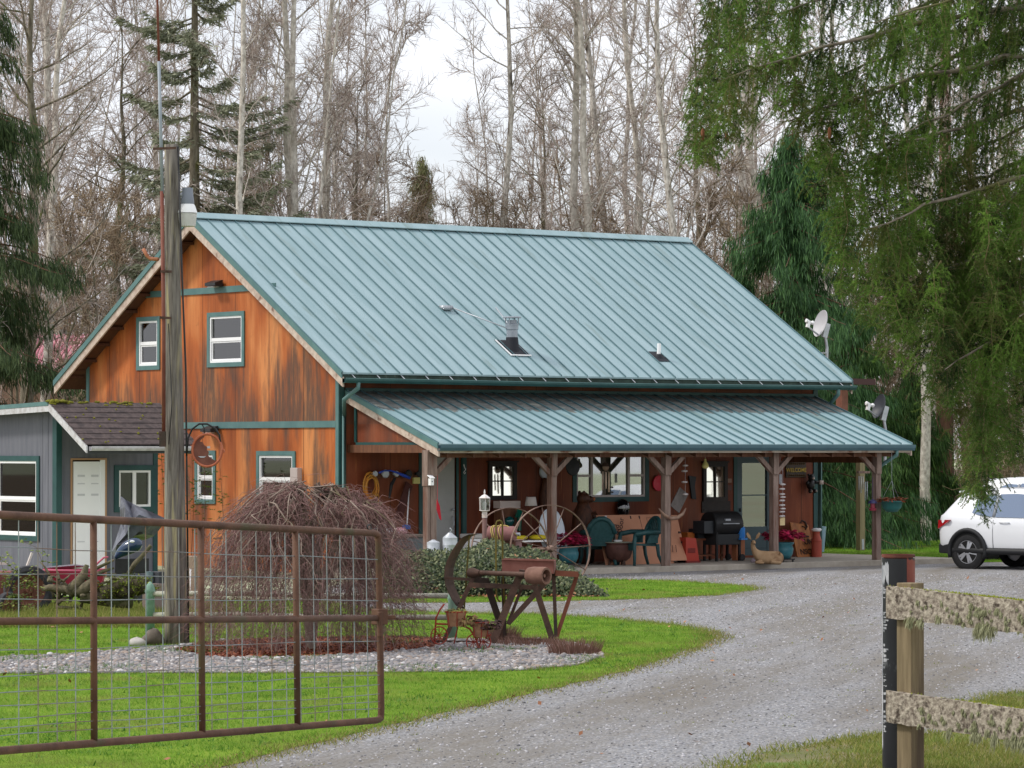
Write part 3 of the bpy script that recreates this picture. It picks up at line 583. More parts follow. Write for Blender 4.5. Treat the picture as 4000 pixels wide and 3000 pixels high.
b = MB(); pts = [ony(*ZP(x, y), -.1) for x, y in ((1075, 520), (1010, 640), (975, 870))]; b.tube(pts, [.03, .035, .02], 6); tag(build('work_glove', b, M['black']), 'black strap tool hanging under the tool rack', 'tool')
a = ony(*ZP(1120, 1250), -.35); c = ony(*ZP(1320, 620), -.06); b = MB(); b.beam(a, c, .17, .03, (0, -1, .2)); tag(build('plank', b, mat('dark_brown_plank', c8(70, 36, 32), c8(88, 48, 42), scale=6, rough=.7)), 'dark brown plank leaning on the wall under the tool rack', 'plank')
a = ony(*ZP(1280, 1370), -.45); c = ony(*ZP(1318, 705), -.1); o = thing('scrub_brush', 'white handled scrub brush with blue head standing on the grey chest', 'brush', a); b = MB(); b.tube([a, c], .013, 8); build('handle', b, M['white'], o, True)
b = MB(); b.box((a.x - .09, a.y - .04, a.z - .04), (a.x + .07, a.y + .04, a.z + .05)); build('brush_head', b, mat('blue_brush', c8(42, 106, 196), rough=.6), o, bevel=.02)
q = ony(*ZP(1450, 565), -.04); b = MB(); b.box((q.x - .08, -.05, q.z - .06), (q.x + .08, -.001, q.z + .065)); tag(build('electrical_box', b, mat('yellow_box', c8(214, 206, 130), rough=.5), bevel=.006), 'yellow electric box on the wall beside the front door casing', 'electrical box')
# grey chest
q0 = ony(*ZP(1180, 1480), -1.25); o = thing('deck_chest', 'large grey chest with brown lid under the tool rack', 'chest', (q0.x + .2, -1.0, 0)); x1 = ony(*ZP(1610, 1480), -1.1).x; b = MB(); zt = .62
b.box((.55, -1.25, 0), (x1, -.4, zt)); build('body', b, mat('chest_grey', c8(92, 104, 108), c8(108, 118, 122), scale=3, rough=.6), o, bevel=.01)
b = MB(); b.box((.52, -1.3, zt + .001), (x1 + .04, -.38, zt + .05)); build('lid', b, mat('chest_lid', c8(112, 104, 98), c8(128, 118, 110), scale=3, rough=.7), o, bevel=.01)
b = MB(); q = ony(*ZP(1580, 1600), -1.27); b.ell((x1 - .12, -1.265, .32), (.04, .02, .05)); build('latch', b, M['black'], o)
def blob(name, label, cat, c, r, m, parent=None, n=14, amp=.12, seed=1):
    rr = random.Random(seed); b = MB(); b.ell(c, r, n); ph = [rr.uniform(0, 6.3) for _ in range(6)]; out = []
    for x in b.v:
        d = V(x) - V(c); k = 1 + amp * (math.sin(d.x / max(r[0], .01) * 3 + ph[0]) + math.sin(d.y / max(r[1], .01) * 3.4 + ph[1]) + math.sin(d.z / max(r[2], .01) * 4 + ph[2])) / 2 + rr.uniform(-amp, amp) * .3
        out.append(tuple(V(c) + d * k))
    b.v = out; o_ = build(name, b, m, parent, True)
    return tag(o_, label, cat) if label else o_
q = ony(*ZP(1150, 1355), -.9); blob('plastic_bag', 'pink and white plastic bag on the grey chest', 'bag', (q.x, q.y, zt + .11), (.2, .12, .075), mat('pink_white_bag', c8(214, 92, 130), c8(232, 214, 218), scale=7, rough=.35))
q = ony(*ZP(900, 1370), -.8); blob('crumpled_sheeting', 'crumpled white plastic sheeting on the grey chest behind the weeping shrub', 'plastic sheet', (q.x, q.y, zt + .11), (.42, .2, .1), mat('white_sheeting', c8(232, 232, 236), c8(150, 140, 156), scale=14, rough=.3), n=22, amp=.3, seed=4)
# bird house on first post, red flag on string
b = MB(); x = XA; z = 1.72; b.box((x - .075, YP - .10, z - .08), (x + .0, YP - .022, z + .05)); b.prism([(x - .10, YP - .12, z + .05), (x + .01, YP - .12, z + .05), (x + .01, YP - .02, z + .10), (x - .10, YP - .02, z + .10)], (0, 0, .012)); b.mi = 1; b.ell((x - .04, YP - .101, z - .01), (.014, .006, .014), 8)
tag(build('bird_house', b, [M['white'], M['black']]), 'small white bird house on the first porch post', 'bird house')
pt = lambda X, Y, y: ony(*ZP(X, Y), y)
b = MB(); b.tube([pt(1812, 460, -2.5), pt(1808, 900, -2.5)], .004, 5); b.prism([pt(1805, 890, -2.5), pt(1850, 1000, -2.5), pt(1878, 1250, -2.5), pt(1850, 1220, -2.5), pt(1798, 1060, -2.5)], (0, .015, 0)); tag(build('pennant', b, mat('red_cloth', c8(200, 36, 54), rough=.8)), 'red pennant hanging on a string from the first post', 'pennant')
b = MB(); q = ony(*Z4(690, 305), -.08); b.tube([(q.x, q.y, q.z + .12), (q.x + .02, q.y, q.z + .05), (q.x + .045, q.y, q.z + .03), (q.x + .02, q.y, q.z - .01), (q.x - .005, q.y, q.z - .04), (q.x + .02, q.y, q.z - .07), (q.x + .04, q.y, q.z - .04)], .008, 6); tag(build('wall_hook', b, M['white']), 'white S-hook on the dark corner board right of the front door', 'hook')
# white box, table lamp, insulators shelf
q0 = ony(*ZC(915, 180), -.3); q1 = ony(*ZC(1165, 265), -.3); b = MB(); b.box((q0.x, -.42, q1.z), (q1.x, -.2, q0.z)); b.mi = 1; b.box((q0.x + .01, -.42, q1.z - .42), (q1.x - .01, -.2, q1.z - .002)); tag(build('storage_box', b, [mat('pinkish_white_box', c8(206, 190, 184), rough=.6), M['brownw']]), 'white box on a narrow stand under the first mirror', 'box')
q0 = ony(*ZC(1340, 240), -.6); q1 = ony(*ZC(1340, 130), -.6); o = thing('table_lamp', 'standing lamp with white shade in front of the porch wall', 'lamp', (q0.x, q0.y, 0)); b = MB()
b.lathe((q0.x, q0.y, q0.z), [(.125, 0), (.095, q1.z - q0.z), (.09, q1.z - q0.z), (.12, 0)], 20); build('lamp_shade', b, mat('lamp_shade', c8(226, 216, 212), rough=.8, twosided=.3), o, True)
b = MB(); b.lathe((q0.x, q0.y, 0), [(.13, 0), (.12, .03), (.02, .05), (.018, q0.z + .1)], 14); build('stem', b, M['brownw'], o, 'auto')
for X, Y, lab in ((1195, 325, 'green glass insulator on the shelf beside the standing lamp'), (1075, 430, 'teal glass globe on the shelf below the white box')):
    q = ony(*ZC(X, Y), -.55); b = MB()
    if X > 1100: b.lathe((q.x, q.y, q.z - .09), [(.09, 0), (.1, .02), (.08, .06), (.06, .1), (.045, .16), (0, .18)], 16)
    else: b.ell((q.x, q.y, q.z), .1, 16)
    b.lathe((q.x, q.y, q.z - .36), [(.05, 0), (.05, .268)], 8)
    tag(build('glass_ornament', b, mat('green_glass', c8(16, 92, 76), rough=.08, spec=.8) if X > 1100 else mat('teal_globe', c8(10, 84, 84), rough=.05, spec=.9), smooth='auto'), lab, 'ornament')
# white round stone disc behind post 2, cooler, crate of bottles
q = ony(*ZC(1600, 560), -1.3); b = MB(); b.lathe((q.x, q.y, q.z), [(0, .03), (.30, .03), (.33, .0), (.30, -.03), (0, -.03)], 28, Matrix.Rotation(rad(80), 3, 'X')); b.v = [(x, y, q.z + (z - q.z) * 1.45) for x, y, z in b.v]; tag(build('white_disc', b, mat('bluish_white', c8(206, 214, 224), rough=.5), smooth='auto'), 'tall white oval board standing behind the second porch post', 'board')
q = ony(*ZC(660, 620), -1.0); o = thing('ice_cooler', 'white cooler with grey lid standing right of the galvanised feeders', 'cooler', (q.x, q.y, 0)); b = MB(); b.box((q.x - .26, q.y - .17, .22), (q.x + .26, q.y + .17, .56)); build('body', b, M['white'], o, bevel=.02)
b = MB(); b.box((q.x - .27, q.y - .18, .565), (q.x + .27, q.y + .18, .66)); build('lid', b, mat('cooler_lid', c8(196, 194, 190), rough=.5), o, bevel=.025); b = MB(); b.box((q.x - .15, q.y - .185, .38), (q.x + .15, q.y - .171, .43)); b.box((q.x - .22, q.y - .175, .21), (q.x + .22, q.y - .171, .26)); build('stripe', b, M['black'], o)
b = MB(); b.box((q.x - .3, q.y - .2, .02), (q.x + .3, q.y + .2, .215)); tag(build('red_bench', b, mat('dull_red_paint', c8(130, 50, 46), rough=.7), bevel=.01), 'dull red box under the white cooler', 'box')
q = ony(*ZC(1440, 730), -1.6); o = thing('garden_table', 'low white metal table with yellow stuff on top behind the rake wheels', 'table', (q.x, q.y, 0)); b = MB(); b.box((q.x - .75, q.y - .25, .5), (q.x + .55, q.y + .25, .53)); build('tabletop', b, M['white'], o, bevel=.006)
for sx in (-.7, .5):
    for sy in (-.22, .22): b = MB(); b.beam((q.x + sx, q.y + sy, 0), (q.x + sx, q.y + sy, .5), .04, .04); build('leg', b, M['white'], o)
for i in range(3): blob('yellow_bundle', ['yellow folded tarp at the left of the white table', 'yellow folded tarp in the middle of the white table', 'lilac cloth bundle at the right of the white table'][i], 'cloth', (q.x - .55 + i * .5, q.y - .02, .585), (.22, .14, .05), mat('yellow_tarp', c8(206, 186, 30), rough=.5) if i == 0 else (bpy.data.materials['yellow_tarp'] if i == 1 else mat('lilac_cloth', c8(190, 176, 192), rough=.8)), seed=20 + i)
# carved bear
BM_ = mat('carved_bear_wood', c8(58, 32, 20), c8(92, 52, 30), c8(40, 24, 18), scale=9, stretch=(2, 2, .5), rough=.55, bump=.3, bscale=30)
q = ony(*ZW(840, 950), -.75); o = thing('bear_carving', 'chainsaw-carved brown wooden bear standing under the big window', 'statue', (q.x, q.y, 0)); b = MB(); bx, by = q.x, q.y
hz = ony(*ZW(870, 740), -.75).z
b.lathe((bx, by, 0), [(.16, 0), (.22, .05), (.24, .3), (.25, .55), (.235, .8), (.2, hz - .25), (.13, hz - .12), (.1, hz)], 16); b.ell((bx - .01, by - .02, hz + .02), (.14, .14, .135), 14)
b.ell((bx + .13, by - .05, hz - .0), (.1, .075, .07), 12); b.ell((bx - .06, by - .1, hz + .13), (.045, .03, .05), 8); b.ell((bx - .02, by + .09, hz + .13), (.045, .03, .05), 8)
b.tube([(bx + .12, by - .16, hz - .28), (bx + .22, by - .22, hz - .42), (bx + .36, by - .2, hz - .38)], [.075, .065, .05], 10); b.tube([(bx + .14, by + .12, hz - .28), (bx + .24, by + .12, hz - .45), (bx + .34, by + .08, hz - .4)], [.075, .065, .05], 10)
build('body', b, BM_, o, True); b = MB(); b.ell((bx + .205, by - .06, hz + .005), (.05, .06, .045), 10); build('muzzle', b, mat('muzzle_tan', c8(170, 96, 40), rough=.5), o, True)
b = MB(); b.ell((bx + .25, by - .06, hz + .03), (.018, .03, .018), 8); b.ell((bx + .085, by - .135, hz + .06), .016, 8); build('nose', b, M['black'], o, True); b = MB(); b.ell((bx + .39, by - .19, hz - .37), (.035, .03, .045), 8); build('paw', b, bpy.data.materials['muzzle_tan'], o, True)
# hanging things
def hang(x, y, ztop, z): return [(x, y, ztop), (x, y, z)]
q = ony(*ZW(1165, 250), -1.9); o = thing('wind_chime', 'bamboo wind chime with a straw-hat head in front of the big window', 'wind chime', (q.x, q.y, q.z)); b = MB(); b.tube(hang(q.x, q.y, 2.5, q.z), .003, 4); b.ell((q.x, q.y, q.z - .04), (.075, .06, .07), 12); build('head', b, mat('coconut_tan', c8(150, 128, 110), c8(120, 98, 82), scale=20, rough=.8), o, True)
b = MB(); b.lathe((q.x, q.y, q.z), [(.12, -.02), (.07, .0), (.065, .035), (.03, .06), (0, .06)], 16); build('hat', b, mat('dark_straw', c8(70, 52, 44), rough=.9), o, True)
for i in range(6):
    a = i * 1.05; x_ = q.x + .075 * math.cos(a); y_ = q.y + .06 * math.sin(a); ln = (.3, .24, .36, .22, .33, .4)[i]; b = MB(); b.tube([(x_, y_, q.z - .13), (x_, y_, q.z - .13 - ln)], .016, 8); b.tube([(q.x, q.y, q.z - .1), (x_, y_, q.z - .13)], .002, 4); build('tube', b, mat('bamboo_%d' % i, c8(178 + 5 * i, 160 + 4 * i, 156), rough=.5), o, True)
def dangle(X, Y, zf, y, label, mtl, shp, name='hanging_ornament', cat='ornament', top=2.5):
    q = ony(*zf(X, Y), y); b = MB(); b.tube(hang(q.x, q.y, top, q.z + .05), .004, 4); b.mi = 1; shp(b, q); return tag(build(name, b, [M['galv'], mtl], smooth='auto'), label, cat)
q = ony(*ZW(700, 270), -1.0); b = MB(); b.lathe((q.x, q.y, q.z), [(0, .015), (.17, .0), (.18, -.02), (0, -.02)], 20, MR); b.tube(hang(q.x, q.y, 2.6, q.z + .15), .004, 4); tag(build('hanging_pan', b, M['black'], smooth='auto'), 'round black pan hanging at the upper left corner of the big window', 'pan')
q = ony(*ZW(1425, 870), -.12); b = MB(); b.ell((q.x, -.1, q.z), (.17, .1, .2), 18); tag(build('black_globe', b, mat('gloss_black', c8(14, 14, 18), rough=.04, spec=.9, coat=1), smooth=True), 'glossy black dome on the wall below the big window', 'globe')
dangle(2035, 300, ZW, -2.3, 'glass jar feeder hanging on the third porch post', mat('clear_jar', c8(196, 208, 200), rough=.1, spec=.8), lambda b, q: (b.lathe((q.x, q.y, q.z - .09), [(.0, -.0), (.08, 0), (.085, .05), (.05, .14), (.03, .16), (0, .16)], 14)), 'jar_feeder', 'feeder')
dangle(785, 255, Z5, -2.0, 'pale yellow gourd hanging right of the third post', mat('gourd_yellow', c8(214, 204, 128), rough=.5), lambda b, q: (b.lathe((q.x, q.y, q.z - .08), [(0, 0), (.05, .01), (.075, .05), (.06, .1), (.03, .14), (.02, .2), (0, .21)], 14)), 'hanging_gourd', 'gourd')
q = ony(*Z5(385, 415), -.06); b = MB(); b.lathe((q.x, -.04, q.z), [(0, .01), (.16, .03), (.165, .0), (0, -.01)], 20, MR); b.tube(hang(q.x, -.05, q.z + .2, q.z + .1), .006, 4); tag(build('red_plate', b, mat('red_enamel', c8(214, 30, 56), rough=.4), smooth='auto'), 'red enamel plate on the wall behind the third post', 'plate')
shellm = mat('shell_white', c8(214, 208, 206), c8(178, 166, 164), scale=30, rough=.5)
def shell_string(X, ys, y, label, top):
    q0 = ony(*Z5(X, ys[0]), y); o = thing('shell_chime', label, 'wind chime', (q0.x, q0.y, q0.z)); b = MB(); q1 = ony(*Z5(X, ys[-1]), y); b.tube(hang(q0.x, q0.y, top, q1.z), .003, 4); build('string', b, M['galv'], o)
    for k, Y in enumerate(ys):
        q = ony(*Z5(X, Y), y); b = MB()
        for j in range(3 if k % 3 else 1): b.ell((q.x + (j - 1) * .05 * (k % 3 > 0), q.y + .02 * j, q.z), (.075 if k % 3 == 0 else .03, .05, .022), 9)
        build('shell', b, shellm, o, True)
shell_string(612, (262, 310, 405, 510), -2.2, 'string of four white shells hanging between the third and fourth post', 2.25)
shell_string(1455, (425, 465, 510, 535, 565, 605, 635, 662, 700), -2.75, 'long string of white shells hanging right of the fourth post', 1.95)
q = ony(*Z5(1455, 745), -2.72); b = MB(); b.box((q.x - .07, q.y, q.z - .08), (q.x + .06, q.y + .015, q.z + .08)); tag(build('paper_note', b, mat('cream_card', c8(208, 186, 140), rough=.8)), 'cream card below the shell string beside the fourth post', 'card')
b = MB(); q = ony(*Z5(1435, 380), -2.6)
for i in range(4): b.tube([(q.x - .03 + i * .02, q.y, q.z + .1), (q.x - .03 + i * .02, q.y, q.z - .1)], .007, 6)
b.tube(hang(q.x, q.y, 2.2, q.z + .1), .003, 4); tag(build('metal_chime', b, M['galv']), 'short metal tube chime at the top of the fourth post', 'wind chime')
q = ony(*Z5(540, 700), -2.75); b = MB(); b.tube([ony(*Z5(X, Y), -2.78) for X, Y in ((385, 635), (430, 690), (480, 720), (540, 715), (590, 680), (618, 630))], [.01, .035, .04, .04, .032, .01], 8); tag(build('ox_horns', b, mat('horn_brown', c8(122, 92, 76), c8(150, 124, 104), scale=6, rough=.5), smooth=True), 'pair of curved brown horns tied to the third porch post', 'horns')
q = ony(*Z5(580, 560), -.5); b = MB(); b.beam(ony(*Z5(520, 640), -.5), ony(*Z5(600, 480), -.5), .28, .02, (0, -1, 0)); tag(build('tin_sheet', b, mat('grey_tin', c8(120, 112, 108), c8(150, 142, 138), scale=5, rough=.6)), 'grey tin sheet hung askew on the wall right of the third post', 'sheet')
q = ony(*Z5(680, 440), -.06); b = MB(); b.prism([(q.x - .1, -.05, q.z + .22), (q.x + .1, -.05, q.z + .2), (q.x + .06, -.05, q.z), (q.x + .1, -.05, q.z - .28), (q.x - .02, -.05, q.z - .26), (q.x - .06, -.05, q.z)], (0, .03, 0)); tag(build('iron_trivet', b, M['black']), 'dark iron wall ornament left of the second mirror', 'ornament')
q = ony(*Z4(1385, 510), -.06); b = MB(); b.lathe((q.x, -.07, q.z - .3), [(.1, 0), (.13, .08), (.11, .3), (.06, .5), (.05, .62), (0, .64)], 12); tag(build('wooden_carving', b, BM_, smooth=True), 'narrow dark wood carving below the wall clock', 'carving')
# welcome sign and bear lamp
def text(txt, size, m, parent, P, rot, ext=.004, name='lettering', bold=0, align='CENTER', sx=1):
    cu = bpy.data.curves.new(name, 'FONT'); cu.body = txt; cu.size = size; cu.extrude = ext; cu.align_x = align; cu.align_y = 'CENTER'; cu.offset = bold; cu.materials.append(m)
    t_ = bpy.data.objects.new('tmp', cu); COL.objects.link(t_); me = bpy.data.meshes.new_from_object(t_.evaluated_get(bpy.context.evaluated_depsgraph_get())); bpy.data.objects.remove(t_)
    if not me.materials: me.materials.append(m)
    o_ = bpy.data.objects.new(name, me); COL.objects.link(o_); o_.location = V(P) - org(parent); o_.rotation_euler = rot; o_.scale = (sx, 1, 1); o_.parent = parent; return o_
x0, x1, z0, z1 = 11.72, 12.32, 1.70, 2.05; o = thing('welcome_sign', 'dark carved welcome sign with yellow letters on the right end of the porch wall', 'sign', (12.02, 0, 1.7)); b = MB(); b.box((x0, -.03, z0), (x1, -.001, z1)); build('board', b, mat('dark_sign_board', c8(40, 30, 24), c8(70, 52, 34), scale=12, rough=.6), o, bevel=.015)
text('WELCOME', .125, mat('sign_yellow', c8(170, 140, 30), rough=.5), o, (12.02, -.033, 1.86), (rad(90), 0, 0), bold=.002, sx=.98)
b = MB()
for i in range(9):
    for zz in (z0 + .05, z1 - .05): b.lathe((x0 + .07 + i * .058, -.033, zz), [(.024, 0), (.017, .006), (.012, 0)], 10, MR)
build('scroll', b, mat('sign_bronze', c8(104, 78, 40), rough=.5), o)
q = V((12.36, -.12, 1.55)); o = thing('bear_lamp', 'small black bear figure on the wall beside the welcome sign', 'figure', q); b = MB(); b.ell(q, (.1, .09, .13), 12); b.ell((q.x, q.y - .02, q.z + .15), .075, 12); b.ell((q.x - .06, q.y, q.z + .21), .03, 8); b.ell((q.x + .06, q.y, q.z + .21), .03, 8); b.tube([(q.x - .08, q.y, q.z + .06), (q.x - .16, q.y - .06, q.z + .02)], .035, 8); b.tube([(q.x + .08, q.y, q.z + .06), (q.x + .18, q.y - .06, q.z + .04)], .035, 8); b.ell((q.x - .07, q.y - .06, q.z - .14), .05, 8); b.ell((q.x + .07, q.y - .06, q.z - .14), .05, 8); build('body', b, mat('black_bear', c8(24, 22, 22), rough=.4), o, True)
b = MB(); b.ell((q.x, q.y - .085, q.z + .135), (.035, .03, .028), 8); b.ell((q.x - .07, q.y - .105, q.z - .14), .022, 8); b.ell((q.x + .07, q.y - .105, q.z - .14), .022, 8); b.box((q.x + .14, q.y - .14, q.z - .0), (q.x + .25, q.y - .12, q.z + .09)); build('muzzle', b, mat('bear_beige', c8(176, 160, 150), rough=.6), o, True)
# number plates by the storm door
for k, (Y0, Y1, c_) in enumerate(((375, 410, c8(146, 116, 96)), (432, 475, c8(96, 62, 54)))):
    q0 = ony(*Z5(980, Y1), -.001); q1 = ony(*Z5(1045, Y0), -.001); b = MB(); b.box((q0.x - .12, -.02, q0.z), (q1.x - .12, -.001, q1.z)); tag(build('wall_plaque', b, mat('plaque_%d' % k, c_, rough=.6)), ['pale upper plaque between the mirror and the storm door', 'darker lower plaque between the mirror and the storm door'][k], 'plaque')
# cardboard sheets
cardm = mat('brown_cardboard', c8(182, 128, 100), c8(194, 140, 112), scale=2, rough=.85); pen = mat('marker_ink', c8(66, 44, 40), rough=.7)
def sheetboard(X0, X1, Y0, Y1, ytop, ybot, label):
    a = ony(*ZW(X0, Y0), ytop); c_ = ony(*ZW(X1, Y0), ytop); z1 = a.z; h = z1 / math.cos(math.atan2(ybot - ytop, z1)); o = thing('cardboard_sheet', label, 'cardboard', (a.x, ybot, 0))
    b = MB(); ln = V((0, ytop - ybot, z1)); b.prism([(a.x, ybot, .0), (c_.x, ybot, .0), (c_.x, ytop, z1), (a.x, ytop, z1)], (0, .014, .002)); build('sheet', b, cardm, o); return o, a.x, c_.x, z1
o, xa, xc, z1 = sheetboard(1030, 2010, 970, 0, -1.35, -1.65, 'big brown cardboard sheet with handwriting leaning behind the green chairs')
tl = math.atan2(-1.35 + 1.65, z1)
def onb(fx, z): return (xa + (xc - xa) * fx, -1.65 + .3 * z / z1 - .006, z)
text('m and', .15, pen, o, onb(.235, .62), (rad(90) - tl, rad(-82), 0), .001, bold=.002); text('open Door', .15, pen, o, onb(.285, .60), (rad(90) - tl, rad(-82), 0), .001, bold=.002)
b = MB()
for fx, za, zb in ((.62, .95, .6), (.5, .36, .3),): b.beam(onb(fx, za), onb(fx + .015, zb), .006, .003)
b.beam(onb(.72, .93), onb(.84, .93), .006, .003); b.beam(onb(.72, .93), onb(.73, .8), .006, .003)
for fx in (.49, .62): b.beam(onb(fx, z1 - .02), onb(fx, z1 - .08), .03, .004)
build('pen_line', b, pen, o); b = MB(); b.beam(onb(.06, z1 - .1), onb(.11, z1 - .1), .03, .003); b.beam(onb(.13, z1 - .01), onb(.13, z1 - .18), .05, .003); build('tape', b, M['galv'], o)
q0 = ony(*Z5(490, 690), -1.2); q1 = ony(*Z5(540, 690), -1.2); q2 = ony(*Z5(628, 1080), -1.7); q3 = ony(*Z5(490, 1085), -1.7); b = MB(); b.prism([q0, q1, q2, q3], (0, .02, 0)); o = build('cardboard_sheet', b, cardm); tag(o, 'second cardboard sheet with a slanted edge leaning right of the third post', 'cardboard')
b = MB(); b.beam(ony(*Z5(500, 950), -1.62), ony(*Z5(505, 1010), -1.66), .012, .004); b.beam(ony(*Z5(530, 950), -1.62), ony(*Z5(536, 1010), -1.66), .012, .004)
for X, Y in ((560, 840), (585, 925)): q = ony(*Z5(X, Y), -1.52); b.box((q.x - .03, q.y - .02, q.z - .02), (q.x + .03, q.y - .0, q.z + .02))
build('pen_line', b, pen, o)
# green wicker chairs
GR = mat('green_resin', c8(28, 66, 68), c8(40, 80, 82), scale=20, rough=.45, bump=.3, bscale=70)
def make_chair(label):
    o = thing('wicker_chair', label, 'chair', (0, 0, 0), 'green wicker porch chairs'); w = .29
    b = MB(); n = 9    # shell back as a slatted fan
    rim = []
    for i in range(n + 1):
        a = math.pi * i / n; rim.append((-w * math.cos(a) * 1.0, .27 + .12 * math.sin(a), .42 + .52 * math.sin(a) ** .75))
    b.tube([(-w - .02, -.27, .62), (-w - .03, .0, .66)] + [(x, y, max(z, .66)) if i in (0, n) else (x, y, z + .0) for i, (x, y, z) in enumerate(rim)] + [(w + .03, .0, .66), (w + .02, -.27, .62)], .05, 8)
    build('arm_rail', b, GR, o, True)
    b = MB()
    for i in range(7):
        t = (i - 3) / 3; top = (t * .22, .37 - .03 * abs(t), .90 - .14 * t * t); bt = (t * .15, .24, .42); b.tube([bt, ((bt[0] + top[0]) / 2, .31, .66), top], .014, 6)
    shp = [(-.20, .255, .40), (.20, .255, .40)] + [(.27 * math.cos(a), .30 + .085 * math.sin(a), .62 + .30 * math.sin(a)) for a in [math.pi * k / 10 for k in range(11)]]; b.prism(shp, (0, .016, -.004)); build('backrest', b, GR, o)
    b = MB(); b.prism([(-w, -.27, .40), (w, -.27, .40), (w * .9, .27, .38), (-w * .9, .27, .38)], (0, 0, .04)); b.prism([(-w, -.29, .30), (w, -.29, .30), (w, -.29, .44), (-w, -.29, .44)], (0, .02, 0)); build('seat', b, GR, o, bevel=.012)
    for sx in (-1, 1):
        b = MB(); b.tube([(sx * w, -.26, .62), (sx * (w + .02), -.29, .42), (sx * (w + .0), -.27, .2), (sx * (w + .04), -.30, 0)], [.04, .045, .034, .03], 8); build('leg', b, GR, o, True)
        b = MB(); b.tube([(sx * w * .9, .27, .42), (sx * (w * .9), .3, .2), (sx * (w + .0), .38, 0)], [.042, .036, .03], 8); build('leg', b, GR, o, True)
        b = MB(); b.prism([(sx * w, .0, .44), (sx * w, .26, .44), (sx * w, .27, .66), (sx * w, .1, .66)], (sx * .012, 0, 0)); build('side_panel', b, GR, o)
    return o
ch1 = make_chair('green wicker chair seen from behind between flower pot and cauldron'); q = onz(*ZW(1050, 1640), 0); q = onz(2345, 2207, 0); ch1.location = (q.x + .05, q.y + .22, 0); ch1.rotation_euler = (0, 0, YAW + rad(188)); ch1.location = (q.x, q.y + .06, 0)
ch2 = copy_tree(ch1); q = onz(2504, 2208, 0); ch2.location = (q.x + .0, q.y + .06, 0); ch2.rotation_euler = (0, 0, YAW + rad(-62)); ch2['label'] = 'green wicker chair in profile between cauldron and third porch post'
# cauldron with plate
q = onz(*ZW(1350, 1610), 0); q = onz(2424, 2208, 0); o = thing('iron_cauldron', 'rusty round iron cauldron used as a table between the green chairs', 'cauldron', (q.x, q.y + .06, 0)); cx_, cy_ = q.x, q.y + .06; b = MB(); b.lathe((cx_, cy_, .06), [(0, 0), (.13, .01), (.23, .08), (.275, .2), (.275, .33), (.26, .36), (.29, .375), (.29, .39), (.25, .39)], 24); build('bowl', b, mat('cauldron_rust', c8(72, 44, 38), c8(96, 62, 54), scale=6, rough=.7, bump=.2), o, True)
for a in (.5, 2.6, 4.7): b = MB(); b.tube([(cx_ + .17 * math.cos(a), cy_ + .17 * math.sin(a), .1), (cx_ + .19 * math.cos(a), cy_ + .19 * math.sin(a), 0)], .025, 6); build('leg', b, M['rust'], o)
b = MB(); b.lathe((cx_, cy_, .452), [(0, .0), (.3, .0), (.3, .014), (0, .016)], 28); build('lid', b, mat('greenish_lid', c8(146, 152, 138), c8(120, 120, 106), scale=8, rough=.6), o, 'auto')
b = MB(); b.lathe((cx_ - .02, cy_, .4685), [(0, 0), (.08, 0), (.1, .03), (.09, .035), (.07, .012), (0, .01)], 20); tag(build('white_dish', b, M['white'], smooth='auto'), 'white dish on top of the cauldron', 'dish')
# blue pots with red leaves
potm = mat('blue_green_pot', c8(48, 104, 116), c8(66, 124, 132), scale=5, rough=.3); redl = mat('crimson_leaves', c8(120, 18, 50), c8(196, 44, 90), c8(160, 30, 66), island=1, rough=.55, twosided=.25)
def leaves(c, rx, ry, rz, n, size, rr, droop=.3):
    vs = []; fs = []
    for i in range(n):
        a = rr.uniform(0, 6.283); t = math.sqrt(rr.random()); p = V((c[0] + rx * t * math.cos(a), c[1] + ry * t * math.sin(a), c[2] + rz * rr.uniform(-.6, 1) * (1 - .5 * t)))
        d = V((math.cos(a), math.sin(a), rr.uniform(-droop, droop * 1.2))).normalized(); u = d.cross(V((rr.uniform(-.4, .4), rr.uniform(-.4, .4), 1))).normalized(); nn = u.cross(d); s = size * rr.uniform(.6, 1.2); o_ = len(vs)
        vs += [p, p + d * s * .45 + u * s * .42, p + d * s * .5 + nn * s * .12, p + d * s * .45 - u * s * .42, p + d * s * 1.05 - nn * s * .2]; fs += [(o_, o_ + 1, o_ + 2), (o_, o_ + 2, o_ + 3), (o_ + 1, o_ + 4, o_ + 2), (o_ + 2, o_ + 4, o_ + 3)]
    return vs, fs
def potted(u, v, dy, label, sc=1.0):
    q = onz(u, v, 0); o = thing('potted_plant', label, 'potted plant', (q.x, q.y + dy, 0), 'blue pots of red foliage'); x, y = q.x, q.y + dy; b = MB(); b.lathe((x, y, .07), [(0, 0), (.15 * sc, 0), (.2 * sc, .1), (.215 * sc, .2), (.19 * sc, .28), (.225 * sc, .31), (.225 * sc, .335), (.19 * sc, .335), (.17 * sc, .28), (0, .28)], 22); build('pot', b, potm, o, True)
    b = MB(); b.box((x - .17, y - .17, .045), (x + .17, y + .17, .068))
    for a in (-.14, .14):
        for c_ in (-.14, .14): b.ell((x + a, y + c_, .024), .024, 8)
    build('plant_caddy', b, M['black'], o); rr = random.Random(int(u)); vs, fs = leaves((x, y, .52), .36, .36, .17, 230, .13, rr); soup('foliage', vs, fs, redl, o)
potted(2252, 2215, .25, 'blue pot of crimson foliage behind the rake wheel and left chair', .95); potted(3085, 2196, .2, 'blue pot of crimson foliage on a caddy behind the deer statue', 1.0)
